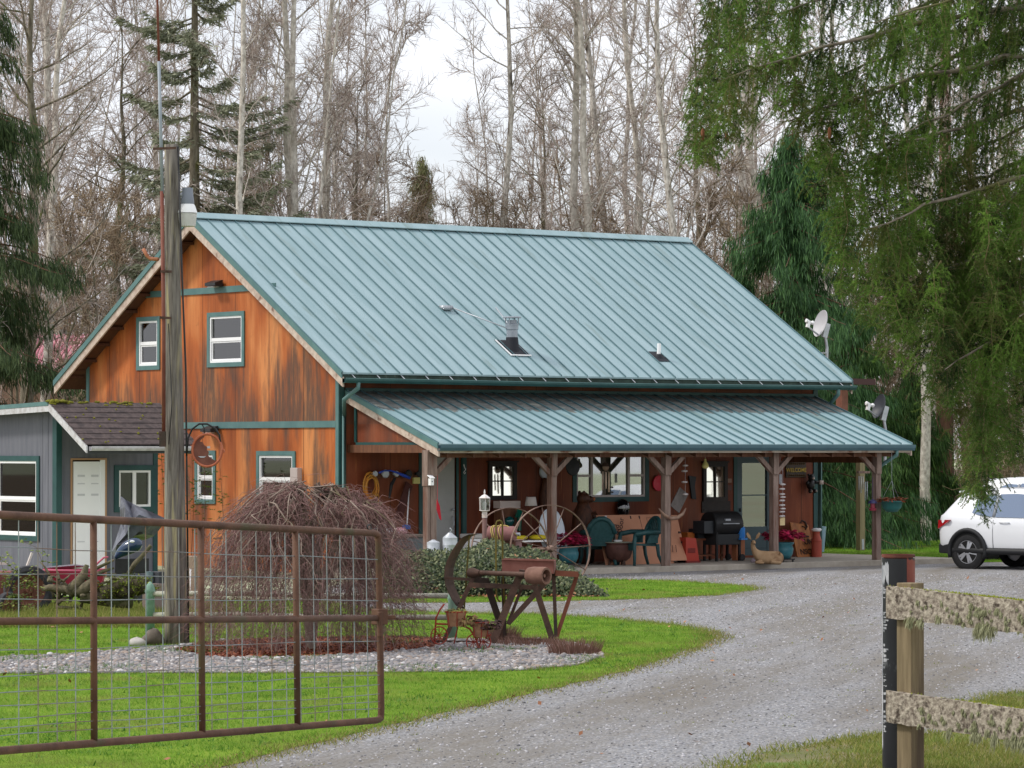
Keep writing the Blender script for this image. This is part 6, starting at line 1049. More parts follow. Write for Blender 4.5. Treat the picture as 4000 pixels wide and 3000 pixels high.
# driftwood and mossy logs
wood = mat('driftwood', c8(84, 78, 62), c8(124, 114, 92), c8(66, 70, 36), scale=5, stretch=(2, 2, 2), rough=.95, bump=.6, bscale=14); moss = mat('bright_moss', c8(76, 92, 18), c8(116, 128, 34), scale=14, rough=.95, bump=.6)
d = 49.6; b = MB(); b.tube([zl(640, 800, d), zl(760, 770, d), zl(1000, 800, d), zl(1250, 830, d), zl(1420, 700, d - .1)], [.03, .05, .07, .1, .07], 9); b.tube([zl(1050, 860, d), zl(1200, 700, d), zl(1300, 560, d), zl(1340, 420, d)], [.1, .08, .06, .03], 8); b.tube([zl(1250, 900, d), zl(1400, 930, d), zl(1800, 990, d), zl(2050, 1020, d)], [.1, .09, .09, .07], 9); b.tube([zl(1480, 480, d), zl(1600, 420, d), zl(1760, 345, d)], [.03, .025, .02], 6); b.tube([zl(1470, 570, d), zl(1620, 510, d), zl(1760, 470, d)], [.035, .03, .015], 6); b.tube([zl(1450, 760, d), zl(1650, 680, d), zl(1850, 720, d)], [.02, .022, .015], 6); b.tube([zl(1980, 560, d), zl(2080, 400, d), zl(2180, 300, d), zl(2330, 120, d)], [.035, .04, .035, .03], 6); b.tube([zl(860, 1070, d), zl(1130, 1090, d)], [.03, .025], 6); b.tube([zl(880, 1020, d), zl(960, 960, d), zl(1040, 920, d)], [.035, .03, .02], 6)
for i in range(46):
    X, Y = rr.uniform(700, 2100), rr.uniform(560, 1060); a_ = rr.uniform(-.6, 3.6); l_ = rr.uniform(90, 330); b.tube([zl(X, Y, d + rr.uniform(-.2, .2)), zl(X + l_ * .5 * math.cos(a_) + rr.gauss(0, 25), Y - l_ * .4 * math.sin(a_), d), zl(X + l_ * math.cos(a_), Y - l_ * .75 * math.sin(a_) + rr.gauss(0, 30), d)], [rr.uniform(.012, .035), .016, .006], 5)
tag(build('driftwood', b, wood, smooth=True), 'tangle of grey driftwood roots in front of the wheelbarrow', 'driftwood'); b = MB()
for i in range(9): x = 1480 + i * 80; y = 760 + rr.uniform(-90, 170); b.tube([zl(x, y, d), zl(x + 110, y + rr.uniform(-60, 60), d - .1), zl(x + 250, y + rr.uniform(-110, 60), d)], [.07, .085, .05], 9)
lo_ = build('mossy_log', b, mat('dark_log', c8(48, 42, 32), c8(84, 76, 58), scale=9, rough=.95, bump=.7), smooth=True); tag(lo_, 'dark mossy log pile right of the driftwood', 'log pile'); vs = []; fs = []; pl_ = [V(x) for x in b.v]
for i in range(3600):
    p = rr.choice(pl_) + V((rr.gauss(0, .03), rr.gauss(0, .03), rr.gauss(.02, .02))); s_ = V((rr.gauss(0, .008), rr.gauss(0, .008), 0)); k = len(vs); vs += [p - s_, p + s_, p + V((rr.gauss(0, .015), rr.gauss(0, .015), rr.uniform(.01, .03)))]; fs.append((k, k + 1, k + 2))
soup('moss', vs, fs, mat('log_moss', c8(72, 84, 20), c8(132, 140, 44), c8(96, 108, 30), island=1, rough=.95), lo_)['kind'] = 'stuff'
# blue hood and tarp
d = 52.7; o = thing('covered_mower', 'riding mower with blue hood under a crumpled grey tarp by the shed window', 'mower', onz(560, 2350)); b = MB(); pth = [zl(1770, 330, d), zl(1830, 250, d), zl(1980, 150, d), zl(2130, 90, d), zl(2200, 130, d)]; b.tube(pth, [.02, .07, .12, .125, .05], 14); build('hood', b, mat('blue_hood', c8(24, 48, 78), c8(36, 66, 98), scale=2, rough=.25, coat=.5), o, True, sub=2); b = MB(); b.ell(zl(2040, 60, d - .26), (.045, .02, .022), 10); build('badge', b, M['white'], o)
for x in (1790, 2230): b = MB(); c_ = zl(x, 700, d); c_.z = GZ + .2; b.lathe(c_, [(0, -.08), (.19, -.08), (.2, 0), (.19, .08), (0, .08)], 20, Matrix.Rotation(rad(90), 3, 'X')); build('wheel', b, tyre, o, 'auto')
b = MB(); b.box(zl(1780, 560, d), zl(2250, 330, d) + FW * .4); build('body', b, M['black'], o, bevel=.04)
tp = [(1040, 970), (1075, 1000), (1150, 1035), (1260, 1090), (1425, 1160), (1385, 1240), (1330, 1310), (1240, 1345), (1150, 1330), (1060, 1400), (990, 1500), (965, 1460), (1010, 1330), (1050, 1200), (1040, 1080)]; rr2 = random.Random(6); b = MB(); ctr = [ond(*Z1(1150, 1180), 53.3 - .35), ond(*Z1(1250, 1220), 53.3 - .25), ond(*Z1(1090, 1300), 53.3 - .3)]; ring_ = [ond(*Z1(x, y), 53.3 + rr2.uniform(-.05, .22)) for x, y in tp]; mid_ = [p.lerp(ctr[i % 3], .45) - FW * rr2.uniform(-.14, .2) for i, p in enumerate(ring_)]; n = len(ring_)
b.add(ring_ + mid_ + ctr, [(i, (i + 1) % n, n + (i + 1) % n, n + i) for i in range(n)] + [(n + i, n + (i + 1) % n, 2 * n + (i % 3)) for i in range(n)] + [(n + (i + 1) % n, 2 * n + ((i + 1) % 3), 2 * n + (i % 3)) for i in range(n)]); tb = build('tarp', b, mat('grey_tarp', c8(66, 68, 80), c8(98, 100, 112), c8(44, 44, 54), scale=5, rough=.35, bump=.9, bscale=7), o); md = tb.modifiers.new('s', 'SOLIDIFY'); md.thickness = .01
# small clutter behind the fence
for i, (X, Y, w_, h_, c_, lab, nm, ct) in enumerate(((570, 800, 24, 34, c8(120, 140, 144), 'grey green bucket behind the green fence post', 'bucket', 'bucket'), (690, 800, 20, 40, c8(60, 62, 68), 'dark grey crate beside the grey green bucket', 'crate', 'crate'), (1250, 740, 26, 28, c8(232, 230, 236), 'white plastic tub right of the utility pole', 'tub', 'tub'), (1260, 560, 26, 40, c8(140, 122, 104), 'tall beige box behind the white tub', 'storage_box', 'box'), (1240, 960, 20, 16, c8(206, 180, 172), 'pale pink pot on the ground right of the utility pole', 'flower_pot', 'pot'), (720, 980, 90, 40, c8(140, 124, 118), 'taupe low board stack behind the fence rail', 'board_stack', 'boards'))):
    q = ond(*ZN(X, Y), 50); s_ = 50 / FPX; b = MB(); W2, H2 = w_ * s_ / 2 * 1.3, h_ * s_; b.lathe((q.x, q.y, GZ), [(W2 * .85, 0), (W2, q.z - GZ + H2 / 2), (W2 * 1.06, q.z - GZ + H2 / 2 + .01), (W2 * .9, q.z - GZ + H2 / 2 + .005), (0, q.z - GZ + H2 / 2 - .02)], 16) if nm in ('bucket', 'tub', 'flower_pot') else b.box((q.x - W2, q.y - .12, GZ), (q.x + W2, q.y + .12, q.z + H2 / 2)); tag(build(nm, b, mat('clutter_%d' % i, c_, rough=.6), bevel=0 if nm in ('bucket', 'tub', 'flower_pot') else .01), lab, ct)
# bramble at far left
bl = mat('bramble_leaves', c8(84, 112, 40), c8(150, 156, 80), c8(116, 132, 58), island=1, rough=.6, twosided=.25); o = thing('bramble', 'leafy bramble with yellow green leaves climbing over the old tractor', 'plant', onz(40, 2440)); T_ = TW(); vs = []; fs = []
for k in range(16):
    p = zl(rr.uniform(-60, 620), 1120, 48.8); e = zl(rr.uniform(-60, 620), rr.uniform(250, 950), 48.8); pts = [p, p.lerp(e, .5) + V((rr.gauss(0, .05), rr.gauss(0, .05), .12)), e]; T_.add(pts, .006, .002)
    for i in range(13): q = pts[0].lerp(pts[1], rr.random()) if rr.random() < .35 else pts[1].lerp(pts[2], rr.random()); v2, f2 = leaves(q, .04, .04, .03, 2, .055, rr, .6); k0 = len(vs); vs += v2; fs += [tuple(j + k0 for j in f) for f in f2]
for (X, Y) in ((100, 240), (110, 300), (350, 50), (510, 85), (545, 210), (640, 215), (710, 265), (720, 380), (810, 385), (215, 420), (250, 450)): v2, f2 = leaves(zl(X, Y, 48.8), .03, .03, .03, 5, .06, rr, .6); k0 = len(vs); vs += v2; fs += [tuple(j + k0 for j in f) for f in f2]
T_.add([zl(600, 1000, 48.8), zl(700, 500, 48.8), zl(560, 150, 48.8), zl(350, 60, 48.8), zl(60, 10, 48.8)], .004, .002); T_.out('stem', M['brownw'], o); soup('foliage', vs, fs, bl, o)
# young conifer shoots by the gable
o = thing('young_spruce', 'thin young green saplings beside the utility pole against the gable wall', 'sapling', onx(800, 2200, -.5) + V((0, 0, 0))); T_ = TW(); vs = []; fs = []; gs_ = mat('sapling_green', c8(74, 104, 36), c8(112, 136, 58), island=1, rough=.7, twosided=.2)
for (u, v0, v1) in ((640, 2240, 1740), (745, 2240, 1770), (790, 2250, 1760), (870, 2240, 1830)):
    a = onx(u, v0, -.7); a.z = GZ; c_ = onx(u + rr.uniform(-12, 12), v1, -.7); T_.add([a, a.lerp(c_, .5) + RT * .04, c_], .009, .003, 4)
    for i in range(34):
        t = rr.uniform(.3, 1); p = a.lerp(c_, t); e = p + RT * rr.uniform(-.28, .28) * (1.15 - t * .5) + V((0, 0, rr.uniform(-.05, .05))); T_.add([p, e], .003, .001)
        for k in range(8):
            q = p.lerp(e, rr.uniform(.3, 1)); d_ = V((rr.gauss(0, 1), rr.gauss(0, 1), rr.gauss(0, .6))).normalized() * .045; s_ = V((0, 0, .009)); k0 = len(vs); vs += [q - s_, q + d_, q + s_]; fs.append((k0, k0 + 1, k0 + 2))
T_.out('stem', M['brownw'], o); soup('foliage', vs, fs, gs_, o)
# ---------------------------------------------------------------- farm gate
g0 = dict(t=ond(0, 2011, 20.5), m=ond(0, 2427, 20.5), b=ond(0, 2933, 20.5)); g1 = dict(t=ond(1478, 2083, 25.8), m=ond(1485, 2414, 25.8), b=ond(1490, 2812, 25.8))
def gl(k, s): return g0[k] + (g1[k] - g0[k]) * s
def gpt(s, f):   # s along, f from the top rail (0) to the bottom rail (1)
    return gl('t', s).lerp(gl('b', s), f)
def s_at(u, k='t'):
    lo, hi = -.2, 1.2
    for _ in range(40):
        m = (lo + hi) / 2; q = gl(k, m); d = dep(q); uu = 2000 + FPX * (q - CPOS).dot(_R) / d
        if uu < u: lo = m
        else: hi = m
    return m
s0 = -.42; gate = thing('farm_gate', 'long rusty pipe farm gate with wire mesh standing open at the left', 'gate', V((gl('b', s0).x, gl('b', s0).y, GZ))); GR_ = .0255
c1 = gl('t', 1); c2 = gl('b', 1); dn = (c2 - c1).normalized(); al = (gl('t', 1) - gl('t', 0)).normalized(); bl_ = (gl('b', 1) - gl('b', 0)).normalized(); r = .09
def bend(c, d_in, d_out): return [c - d_in * r, c - d_in * r * .45 + d_out * r * .08, c - d_in * r * .13 + d_out * r * .13 * 1, c - d_in * r * .08 + d_out * r * .45, c + d_out * r]
b = MB(); b.tube([gl('t', s0)] + [gl('t', t) for t in (-.1, .3, .7)] + bend(c1, al, dn) + [c1.lerp(c2, .5)] + bend(c2, dn, -bl_) + [gl('b', t) for t in (.7, .3, -.1)] + [gl('b', s0)], GR_, 12); build('frame', b, M['rust2'], gate, True)
b = MB(); b.tube([gl('m', s0), gl('m', .3), gl('m', 1)], GR_ * .92, 12); build('mid_rail', b, M['rust2'], gate, True)
sv = [s0, -.2] + [s_at(u) for u in (365, 784, 1153)]
for s in sv:
    b = MB(); b.tube([gpt(s, .0), gpt(s, .5), gpt(s, 1)], GR_ * .9, 12); build('upright', b, M['rust2'], gate, True)
b = MB(); n = int((1 - s0) * 5.7 / .235); rows = (.138, .248, .359, .575, .684, .756, .81, .864, .903, .937)
for i in range(1, n): s = s0 + (1 - s0) * i / n; b.tube([gpt(s, .02), gpt(s, .5), gpt(s, .98)], .0036, 5, cap=False)
for f in rows: b.tube([gpt(s0 + (1 - s0) * i / 12, f + .004 * math.sin(i * 1.9 + f * 30)) for i in range(13)], .0032, 5, cap=False)
build('wire_mesh', b, mat('mesh_wire', c8(128, 138, 140), c8(150, 158, 158), c8(120, 96, 80), scale=9, rough=.6, metal=.2), gate)
b = MB(); q = gl('m', 1); b.box(q + V((-.05, -.05, -.05)), q + V((.04, .05, .07))); b.beam(q + RT * .0 + V((0, 0, .0)), q + RT * .12 + V((0, 0, .01)), .03, .03); b.tube([q + V((0, 0, .05)) - FW * .06, q + V((0, 0, -.14)) - FW * .06], .022, 8); build('latch', b, M['rust2'], gate, bevel=.006)
b = MB(); q = gl('t', .97) + V((0, 0, .03)); b.tube([q + al * .035 * math.cos(t * .524) + V((0, 0, .012 + .02 * math.sin(t * .524))) for t in range(12)], .006, 6, closed=True); build('ring', b, M['black'], gate, True)
b = MB(); q = gl('b', s0); b.tube([V((q.x, q.y, GZ - .1)), V((q.x, q.y, 2.0))], .08, 14); tag(build('gate_hinge_post', b, M['rust2'], smooth=True), 'thick rusty hinge post carrying the open farm gate', 'post')
# ---------------------------------------------------------------- pipe post and rail fence at right
pb_ = ond(3509, 2165, 25.6); ztop = pb_.z; o = thing('pipe_post', 'thick black steel pipe post with rusty red cap and scraped paint', 'post', V((pb_.x, pb_.y, GZ)))
m = mat('scraped_black_paint', c8(22, 23, 28), c8(30, 31, 36), c8(150, 152, 156), scale=3, stretch=(1.4, 1.4, .8), rough=.45, s3=3.2, f3=.60, bump=.15)
R_ = .124; b = MB(); n = 28; b.lathe((pb_.x, pb_.y, GZ - .1), [(R_, 0), (R_, ztop - GZ + .07), (R_ - .01, ztop - GZ + .07)], n); build('pipe', b, m, o, 'auto')
b = MB(); b.lathe((pb_.x, pb_.y, 0), [(R_ + .003, ztop - .022), (R_ + .003, ztop), (R_ - .012, ztop), (R_ - .012, ztop - .035), (0, ztop - .04)], n); build('cap', b, mat('rust_cap', c8(92, 44, 34), c8(120, 66, 50), c8(58, 40, 40), scale=6, rough=.8, bump=.3), o, 'auto')
b = MB()    # red primer runs and white paint scrapes with the left highlight painted in, standing 1 mm proud of the pipe
def patch(a0, a1, z0, z1, rag=.03, off=.0015):
    k = 8; vs = []; fs = []
    for i in range(k + 1):
        a = a0 + (a1 - a0) * i / k; zz0 = z0 + rnd.uniform(-rag, rag); zz1 = z1 + rnd.uniform(-rag, rag) * .4
        for z in (zz0, zz1): vs.append((pb_.x + (R_ + off) * math.cos(a), pb_.y + (R_ + off) * math.sin(a), z))
    for i in range(k): fs.append((2 * i, 2 * i + 2, 2 * i + 3, 2 * i + 1))
    b.add(vs, fs)
cam_a = math.atan2(-FW.y, -FW.x); lft = cam_a - math.pi / 2
patch(cam_a + .42, cam_a + 1.5, ztop - .34, ztop - .01, .1); patch(cam_a + .55, cam_a + .8, .25, .42, .1); build('primer_run', b, mat('red_primer', c8(112, 54, 44), c8(132, 70, 58), scale=8, rough=.7), o)
b = MB(); patch(lft + .05, lft + .26, GZ + .2, ztop - .06, .02)  # long strip paints the pipe's highlight, small patches are scrapes
for i in range(46): z = rnd.uniform(.2, ztop - .1); a = lft + .34; patch(a, a + rnd.uniform(.08, .5), z, z + rnd.uniform(.004, .02), .004, .002)
patch(lft + .15, lft + .85, ztop - .2, ztop - .07, .05, .0022)
build('white_scrape_highlight', b, mat('scraped_white_highlight', c8(186, 186, 190), c8(120, 124, 130), c8(222, 222, 222), scale=14, stretch=(1, 1, .6), rough=.6), o)
wp = ond(3556, 2400, 25.25); o = thing('rail_fence', 'weathered plank fence with lichen and moss at the lower right', 'fence', V((wp.x, wp.y, GZ)))
fd = (RT * .66 - FW * .75).normalized(); fn = fd.cross(V((0, 0, 1))); fw = mat('tan_post_wood', c8(108, 94, 70), c8(140, 124, 96), c8(84, 70, 56), scale=4, stretch=(4, 4, .3), rough=.85, bump=.4, bscale=12)
def fence_post(c): 
    b = MB(); b.beam(V((c.x, c.y, GZ - .1)), V((c.x, c.y, 1.335)), .145, .145, (fd.x, fd.y, 0)); return build('post', b, fw, o, bevel=.006)
fence_post(wp); wp2 = wp + fd * 2.4; fence_post(wp2)
lich = mat('lichen_plank', c8(106, 94, 84), c8(184, 174, 158), c8(66, 56, 48), scale=26, rough=.95, s3=20, f3=.54, bump=1, bscale=26, detail=8)
tuft = mat('lichen_tuft', c8(132, 134, 104), c8(168, 170, 136), c8(112, 112, 80), island=1, rough=.95, twosided=.2); mossm = mat('fence_moss', c8(110, 122, 14), c8(150, 156, 34), island=1, rough=.95)
rr = random.Random(31)
nrm = fn if fn.dot(FW) < 0 else -fn
for (za, zb, h_) in ((1.31, 1.235, .235), (.53, .455, .235)):
    a = wp - fd * .14 + nrm * .09; e = wp + fd * 2.8 + nrm * .09; sl_ = (zb - za) / 1.5; n = 40; vs = []; b = MB()
    for i in range(n + 1):
        t = i / n; c_ = a.lerp(e, t); z1 = za + sl_ * (e - a).length * t; j = lambda k: rr.uniform(-k, k)
        vs += [c_ + nrm * .025 + V((0, 0, z1 - h_ + j(.006))), c_ + nrm * (.028 + j(.004)) + V((0, 0, z1 - h_ * .5)), c_ + nrm * .025 + V((0, 0, z1 + j(.005))), c_ - nrm * .025 + V((0, 0, z1 + j(.004))), c_ - nrm * .025 + V((0, 0, z1 - h_))]
    vs = [V((v.x, v.y, v.z - 0)) for v in [V((q.x, q.y, q.z - c0)) for q, c0 in zip(vs, [wp.z] * len(vs))]]
    b.add(vs, [(i * 5 + k, i * 5 + (k + 1) % 5, i * 5 + 5 + (k + 1) % 5, i * 5 + 5 + k) for i in range(n) for k in range(5)] + [(0, 1, 2, 3, 4), tuple(n * 5 + k for k in (4, 3, 2, 1, 0))]); rl = build('rail', b, lich, o)
    vs = []; fs = []
    def strand(p, d_, l, w_):
        k = len(vs); s_ = fd * w_ * rr.choice((-1, 1)); m_ = p + d_ * l * .5; q = p + d_ * l + V((0, 0, -l * .25)); vs.extend([p - s_, p + s_, m_ + s_, m_ - s_, q]); fs.extend([(k, k + 1, k + 2), (k, k + 2, k + 3), (k + 3, k + 2, k + 4)])
    for i in range(120):
        t = rr.uniform(.08, .75) if i < 75 else rr.uniform(.25, .7); hang = rr.random() < .13; f = 1.0 if hang else rr.uniform(.25, 1); c_ = a.lerp(e, t) + nrm * .03; z = za + sl_ * (e - a).length * t - h_ * f + (.0); sz = rr.uniform(.018, .042) * (1.7 if hang else .75)
        for k in range(60 if hang else 26):
            p = c_ + fd * rr.gauss(0, sz * .3) + V((0, 0, z - 0)) - V((0, 0, 0)); p = V((p.x, p.y, z + rr.gauss(0, sz * .3))); strand(p, (V((0, 0, -1)) + nrm * rr.uniform(.0, .8) + fd * rr.gauss(0, .25)).normalized(), sz * rr.uniform(.5, 1.1), .0035)
    soup('lichen', vs, fs, tuft, rl); vs = []; fs = []
    for i in range(900 if za > 1 else 260):
        t = abs(rr.gauss(.36, .13)) if i % 3 else rr.uniform(.5, .62); c_ = a.lerp(e, t) + nrm * rr.uniform(-.025, .025); z = za + sl_ * (e - a).length * t; p = V((c_.x, c_.y, z)); d_ = (V((0, 0, 1)) + nrm * rr.gauss(0, .5) + fd * rr.gauss(0, .5)).normalized(); l = rr.uniform(.008, .022); s_ = fd * .004; k = len(vs); vs += [p - s_, p + s_, p + d_ * l]; fs.append((k, k + 1, k + 2))
    soup('moss', vs, fs, mossm, rl)
# ---------------------------------------------------------------- white cars
def make_suv(label):
    o = thing('parked_suv', label, 'car', (0, 0, 0)); paint = mat('white_car_paint', c8(226, 228, 232), rough=.25, spec=.5, coat=.6); blk = mat('black_cladding', c8(28, 29, 32), rough=.6); gl_ = mat('sky_tinted_glass', c8(128, 142, 162), rough=.04, metal=.85)  # sky's blue reflection put into the metallic glass colour
    st = [(0.00, .94, .62), (.04, 1.0, .72), (.14, 1.12, .83), (.28, 1.26, .89), (.42, 1.42, .912), (.54, 1.555, .92), (.78, 1.618, .925), (1.1, 1.645, .925), (1.6, 1.65, .925), (2.1, 1.64, .925), (2.45, 1.58, .925), (2.8, 1.36, .925), (3.1, 1.14, .925), (3.3, 1.06, .92), (3.8, 1.0, .91), (4.2, .9, .88), (4.4, .78, .8), (4.48, .6, .7)]
    def sec(x, zt, hw):
        zb = .30 if .4 < x < 4.1 else .42; belt = min(1.02 + .06 * max(0, 1 - x / 1.2), zt - .03); roofw = hw - .29 * max(0, min(1, (zt - 1.0) / .6)) - .02
        lo = [(0, zb), (hw * .9, zb), (hw * .97, zb + .08), (hw, (zb + belt) / 2 + .02), (hw * .99, belt - .10), (hw * .955, belt)]
        up = [(hw * .955 + (roofw - hw * .955) * t, belt + (zt - .04 - belt) * t) for t in (.5, 1)]; return lo + up + [(roofw * .86, zt - .008), (roofw * .45, zt), (0, zt + .004)]
    P = []
    for x, zt, hw in st: P.append([(x, -y, z) for y, z in sec(x, zt, hw)] + [(x, y, z) for y, z in reversed(sec(x, zt, hw)[1:-1])])
    k = len(P[0]); vs = [q for r_ in P for q in r_]; fs = [(i * k + j, i * k + (j + 1) % k, (i + 1) * k + (j + 1) % k, (i + 1) * k + j) for i in range(len(P) - 1) for j in range(k)]; fs += [tuple(range(k)), tuple(range(len(P) * k - 1, (len(P) - 1) * k - 1, -1))]; b = MB(); b.add(vs, fs); b.f = [tuple(reversed(f)) for f in b.f]; bo_ = build('body', b, paint, o, True); e = bo_.modifiers.new('e', 'EDGE_SPLIT'); e.split_angle = rad(50); bo_.modifiers.new('s', 'SUBSURF').render_levels = 1
    def side(x, z, s, off=.006):
        for (x0, t0, h0), (x1, t1, h1) in zip(st, st[1:]):
            if x0 <= x <= x1: f = (x - x0) / (x1 - x0); sc = sec(x, t0 + (t1 - t0) * f, h0 + (h1 - h0) * f); break
        for (y0, z0), (y1, z1) in zip(sc[1:], sc[2:]):
            if z0 <= z <= z1 + 1e-6 and z1 > z0: return (x, s * (y0 + (y1 - y0) * (z - z0) / (z1 - z0) + off), z)
        return (x, s * (sc[-3][0] + off), z)
    for s in (-1, 1):
        for (poly_) in ([(.92, 1.14), (1.1, 1.09), (1.42, 1.06), (1.42, 1.50), (1.18, 1.51), (1.0, 1.44)], [(1.50, 1.055), (2.38, 1.05), (2.38, 1.50), (1.9, 1.53), (1.50, 1.52)]):
            n = 9; top_ = []; bot = []; xs0 = min(p[0] for p in poly_); xs1 = max(p[0] for p in poly_)
            def zat(x, up):
                c_ = []
                for i in range(len(poly_)):
                    (xa, za), (xb, zb) = poly_[i], poly_[(i + 1) % len(poly_)]
                    if min(xa, xb) - 1e-9 <= x <= max(xa, xb) + 1e-9: c_ += [za, zb] if abs(xa - xb) < 1e-9 else [za + (zb - za) * (x - xa) / (xb - xa)]
                return max(c_) if up else min(c_)
            b = MB(); vs = []
            for i in range(n + 1):
                x = xs0 + (xs1 - xs0) * i / n; z0, z1 = zat(x, 0), zat(x, 1); vs += [side(x, z0 + (z1 - z0) * t / 4, s, .012) for t in range(5)]
            b.add(vs, [(i * 5 + j, i * 5 + 5 + j, i * 5 + 6 + j, i * 5 + 1 + j) if s < 0 else (i * 5 + j, i * 5 + 1 + j, i * 5 + 6 + j, i * 5 + 5 + j) for i in range(n) for j in range(4)]); build('side_window', b, gl_, o, True)
        b = MB(); b.tube([side(1.46, z, s, .008) for z in (1.06, 1.2, 1.35, 1.5)], .03, 6); build('door_pillar', b, mat('grey_pillar', c8(150, 154, 160), rough=.4), o, True)
        b = MB(); b.tube([side(1.46, z, s, .002) for z in (.42, .6, .8, 1.0)], .006, 5); b.tube([side(2.45, z, s, .002) for z in (.42, .6, .8, 1.0)], .006, 5); build('door_seam', b, mat('seam_grey', c8(120, 122, 126), rough=.6), o)
        for x in (1.62, 2.6): build('handle', MB().tube([side(x, .95, s, .015), side(x + .12, .955, s, .03), side(x + .24, .95, s, .015)], .014, 6), paint, o, True)
        b = MB(); b.tube([side(x, .37, s, .0) for x in (.5, 1.3, 2.2, 3.1, 4.0)], .07, 8); build('sill', b, blk, o, True)
        b = MB(); vs = [side(x, z, s, .012) for x, z in ((.06, .98), (.46, .99), (.40, .93), (.08, .80))]; vs = [V(q) + V((-.012, s * .035, 0)) for q in vs]; b.prism(vs, (0, -s * .1, 0)); build('taillight', b, mat('red_lamp', c8(150, 16, 24), rough=.15, coat=1), o)
        for ax_x in (.86, 3.53):
            c_ = (ax_x, s * .83, .345); MYr = Matrix.Rotation(rad(-90 * s), 3, 'X')
            b = MB(); b.lathe((ax_x, s * .90, .36), [(0, .0), (.395, .0), (.40, .02), (.395, .028), (0, .028)], 30, Matrix.Rotation(rad(-90 * s), 3, 'X')); wl = build('wheel_well', b, mat('well_black', c8(10, 10, 11), rough=.9), o)
            b = MB()
            arc = [(ax_x + .43 * math.cos(t), s * .928, .36 + .43 * math.sin(t)) for t in [rad(-18 + 216 * i / 18) for i in range(19)]]; b.tube(arc, .045, 8); build('arch_trim', b, blk, o, True)
            b = MB(); b.lathe(c_, [(.235, -.1), (.30, -.11), (.345, -.085), (.35, -.04), (.35, .06), (.345, .095), (.30, .115), (.235, .105)], 36, MYr, False); wh = build('wheel', b, mat('tyre_black', c8(22, 22, 24), c8(32, 32, 34), scale=20, rough=.85), o, 'auto')
            b = MB(); b.lathe(c_, [(.238, .09), (.238, .1), (.225, .1), (.222, .02), (0, .02)], 36, MYr, False); q0 = V(c_) + V((0, s * .085, 0))
            for i in range(5):
                for dd_ in (-.16, .16): a = i * 1.2566 + dd_; q1 = q0 + V((.222 * math.cos(a), 0, .222 * math.sin(a))); a2 = i * 1.2566 + dd_ * .4; q2 = q0 + V((.05 * math.cos(a2), s * .012, .05 * math.sin(a2))); b.beam(q2, q1, .056, .03, (0, 1, 0), .85)
            b.lathe(c_, [(0, .105), (.05, .105), (.055, .09), (.055, .06)], 18, MYr); build('rim', b, mat('alloy_silver', c8(178, 180, 186), rough=.3, metal=.6), wh, 'auto')
    b = MB(); b.prism([(.62, -.57, 1.575), (.62, .57, 1.575), (.40, .53, 1.535), (.40, -.53, 1.535)], (.0, 0, .035)); build('spoiler', b, paint, o, bevel=.012)
    b = MB(); b.prism([(.10, -.6, 1.085), (.10, .6, 1.085), (.40, .5, 1.41), (.40, -.5, 1.41)], (-.02, 0, .015)); build('rear_window', b, gl_, o); b = MB(); b.box((-.02, -.66, .30), (.15, .66, .5)); b.beam((.06, -.68, .4), (.42, -.89, .4), .06, .2); b.beam((.06, .68, .4), (.42, .89, .4), .06, .2); build('bumper', b, blk, o, bevel=.03)
    b = MB(); b.box((-.012, -.6, .55), (.1, .6, .68)); build('bumper_upper', b, paint, o, bevel=.02); b = MB(); b.box((-.02, -.6, .6), (-.013, -.4, .64)); b.box((-.02, .4, .6), (-.013, .6, .64)); build('reflector', b, bpy.data.materials['red_lamp'], o)
    return o
car = make_suv('white parked SUV with silver alloy wheels at the right edge'); th = rad(41); hd = (RT * math.cos(th) - FW * math.sin(th)); ang = math.atan2(hd.y, hd.x); cp = onz(3789, 2222, GZ + .008); lf = V((-hd.y, hd.x, 0)); q = cp - hd * .86 + lf * .83
car.location = (q.x, q.y, GZ + .008); car.rotation_euler = (0, 0, ang)
car2 = copy_tree(car); q = cp + FW * 6.5 + RT * 1.05; car2.location = (q.x, q.y, GZ + .02); car2['label'] = 'second white car mostly hidden behind the parked SUV and spruce boughs'; car2.scale = (1.05, 1.02, 1.1)
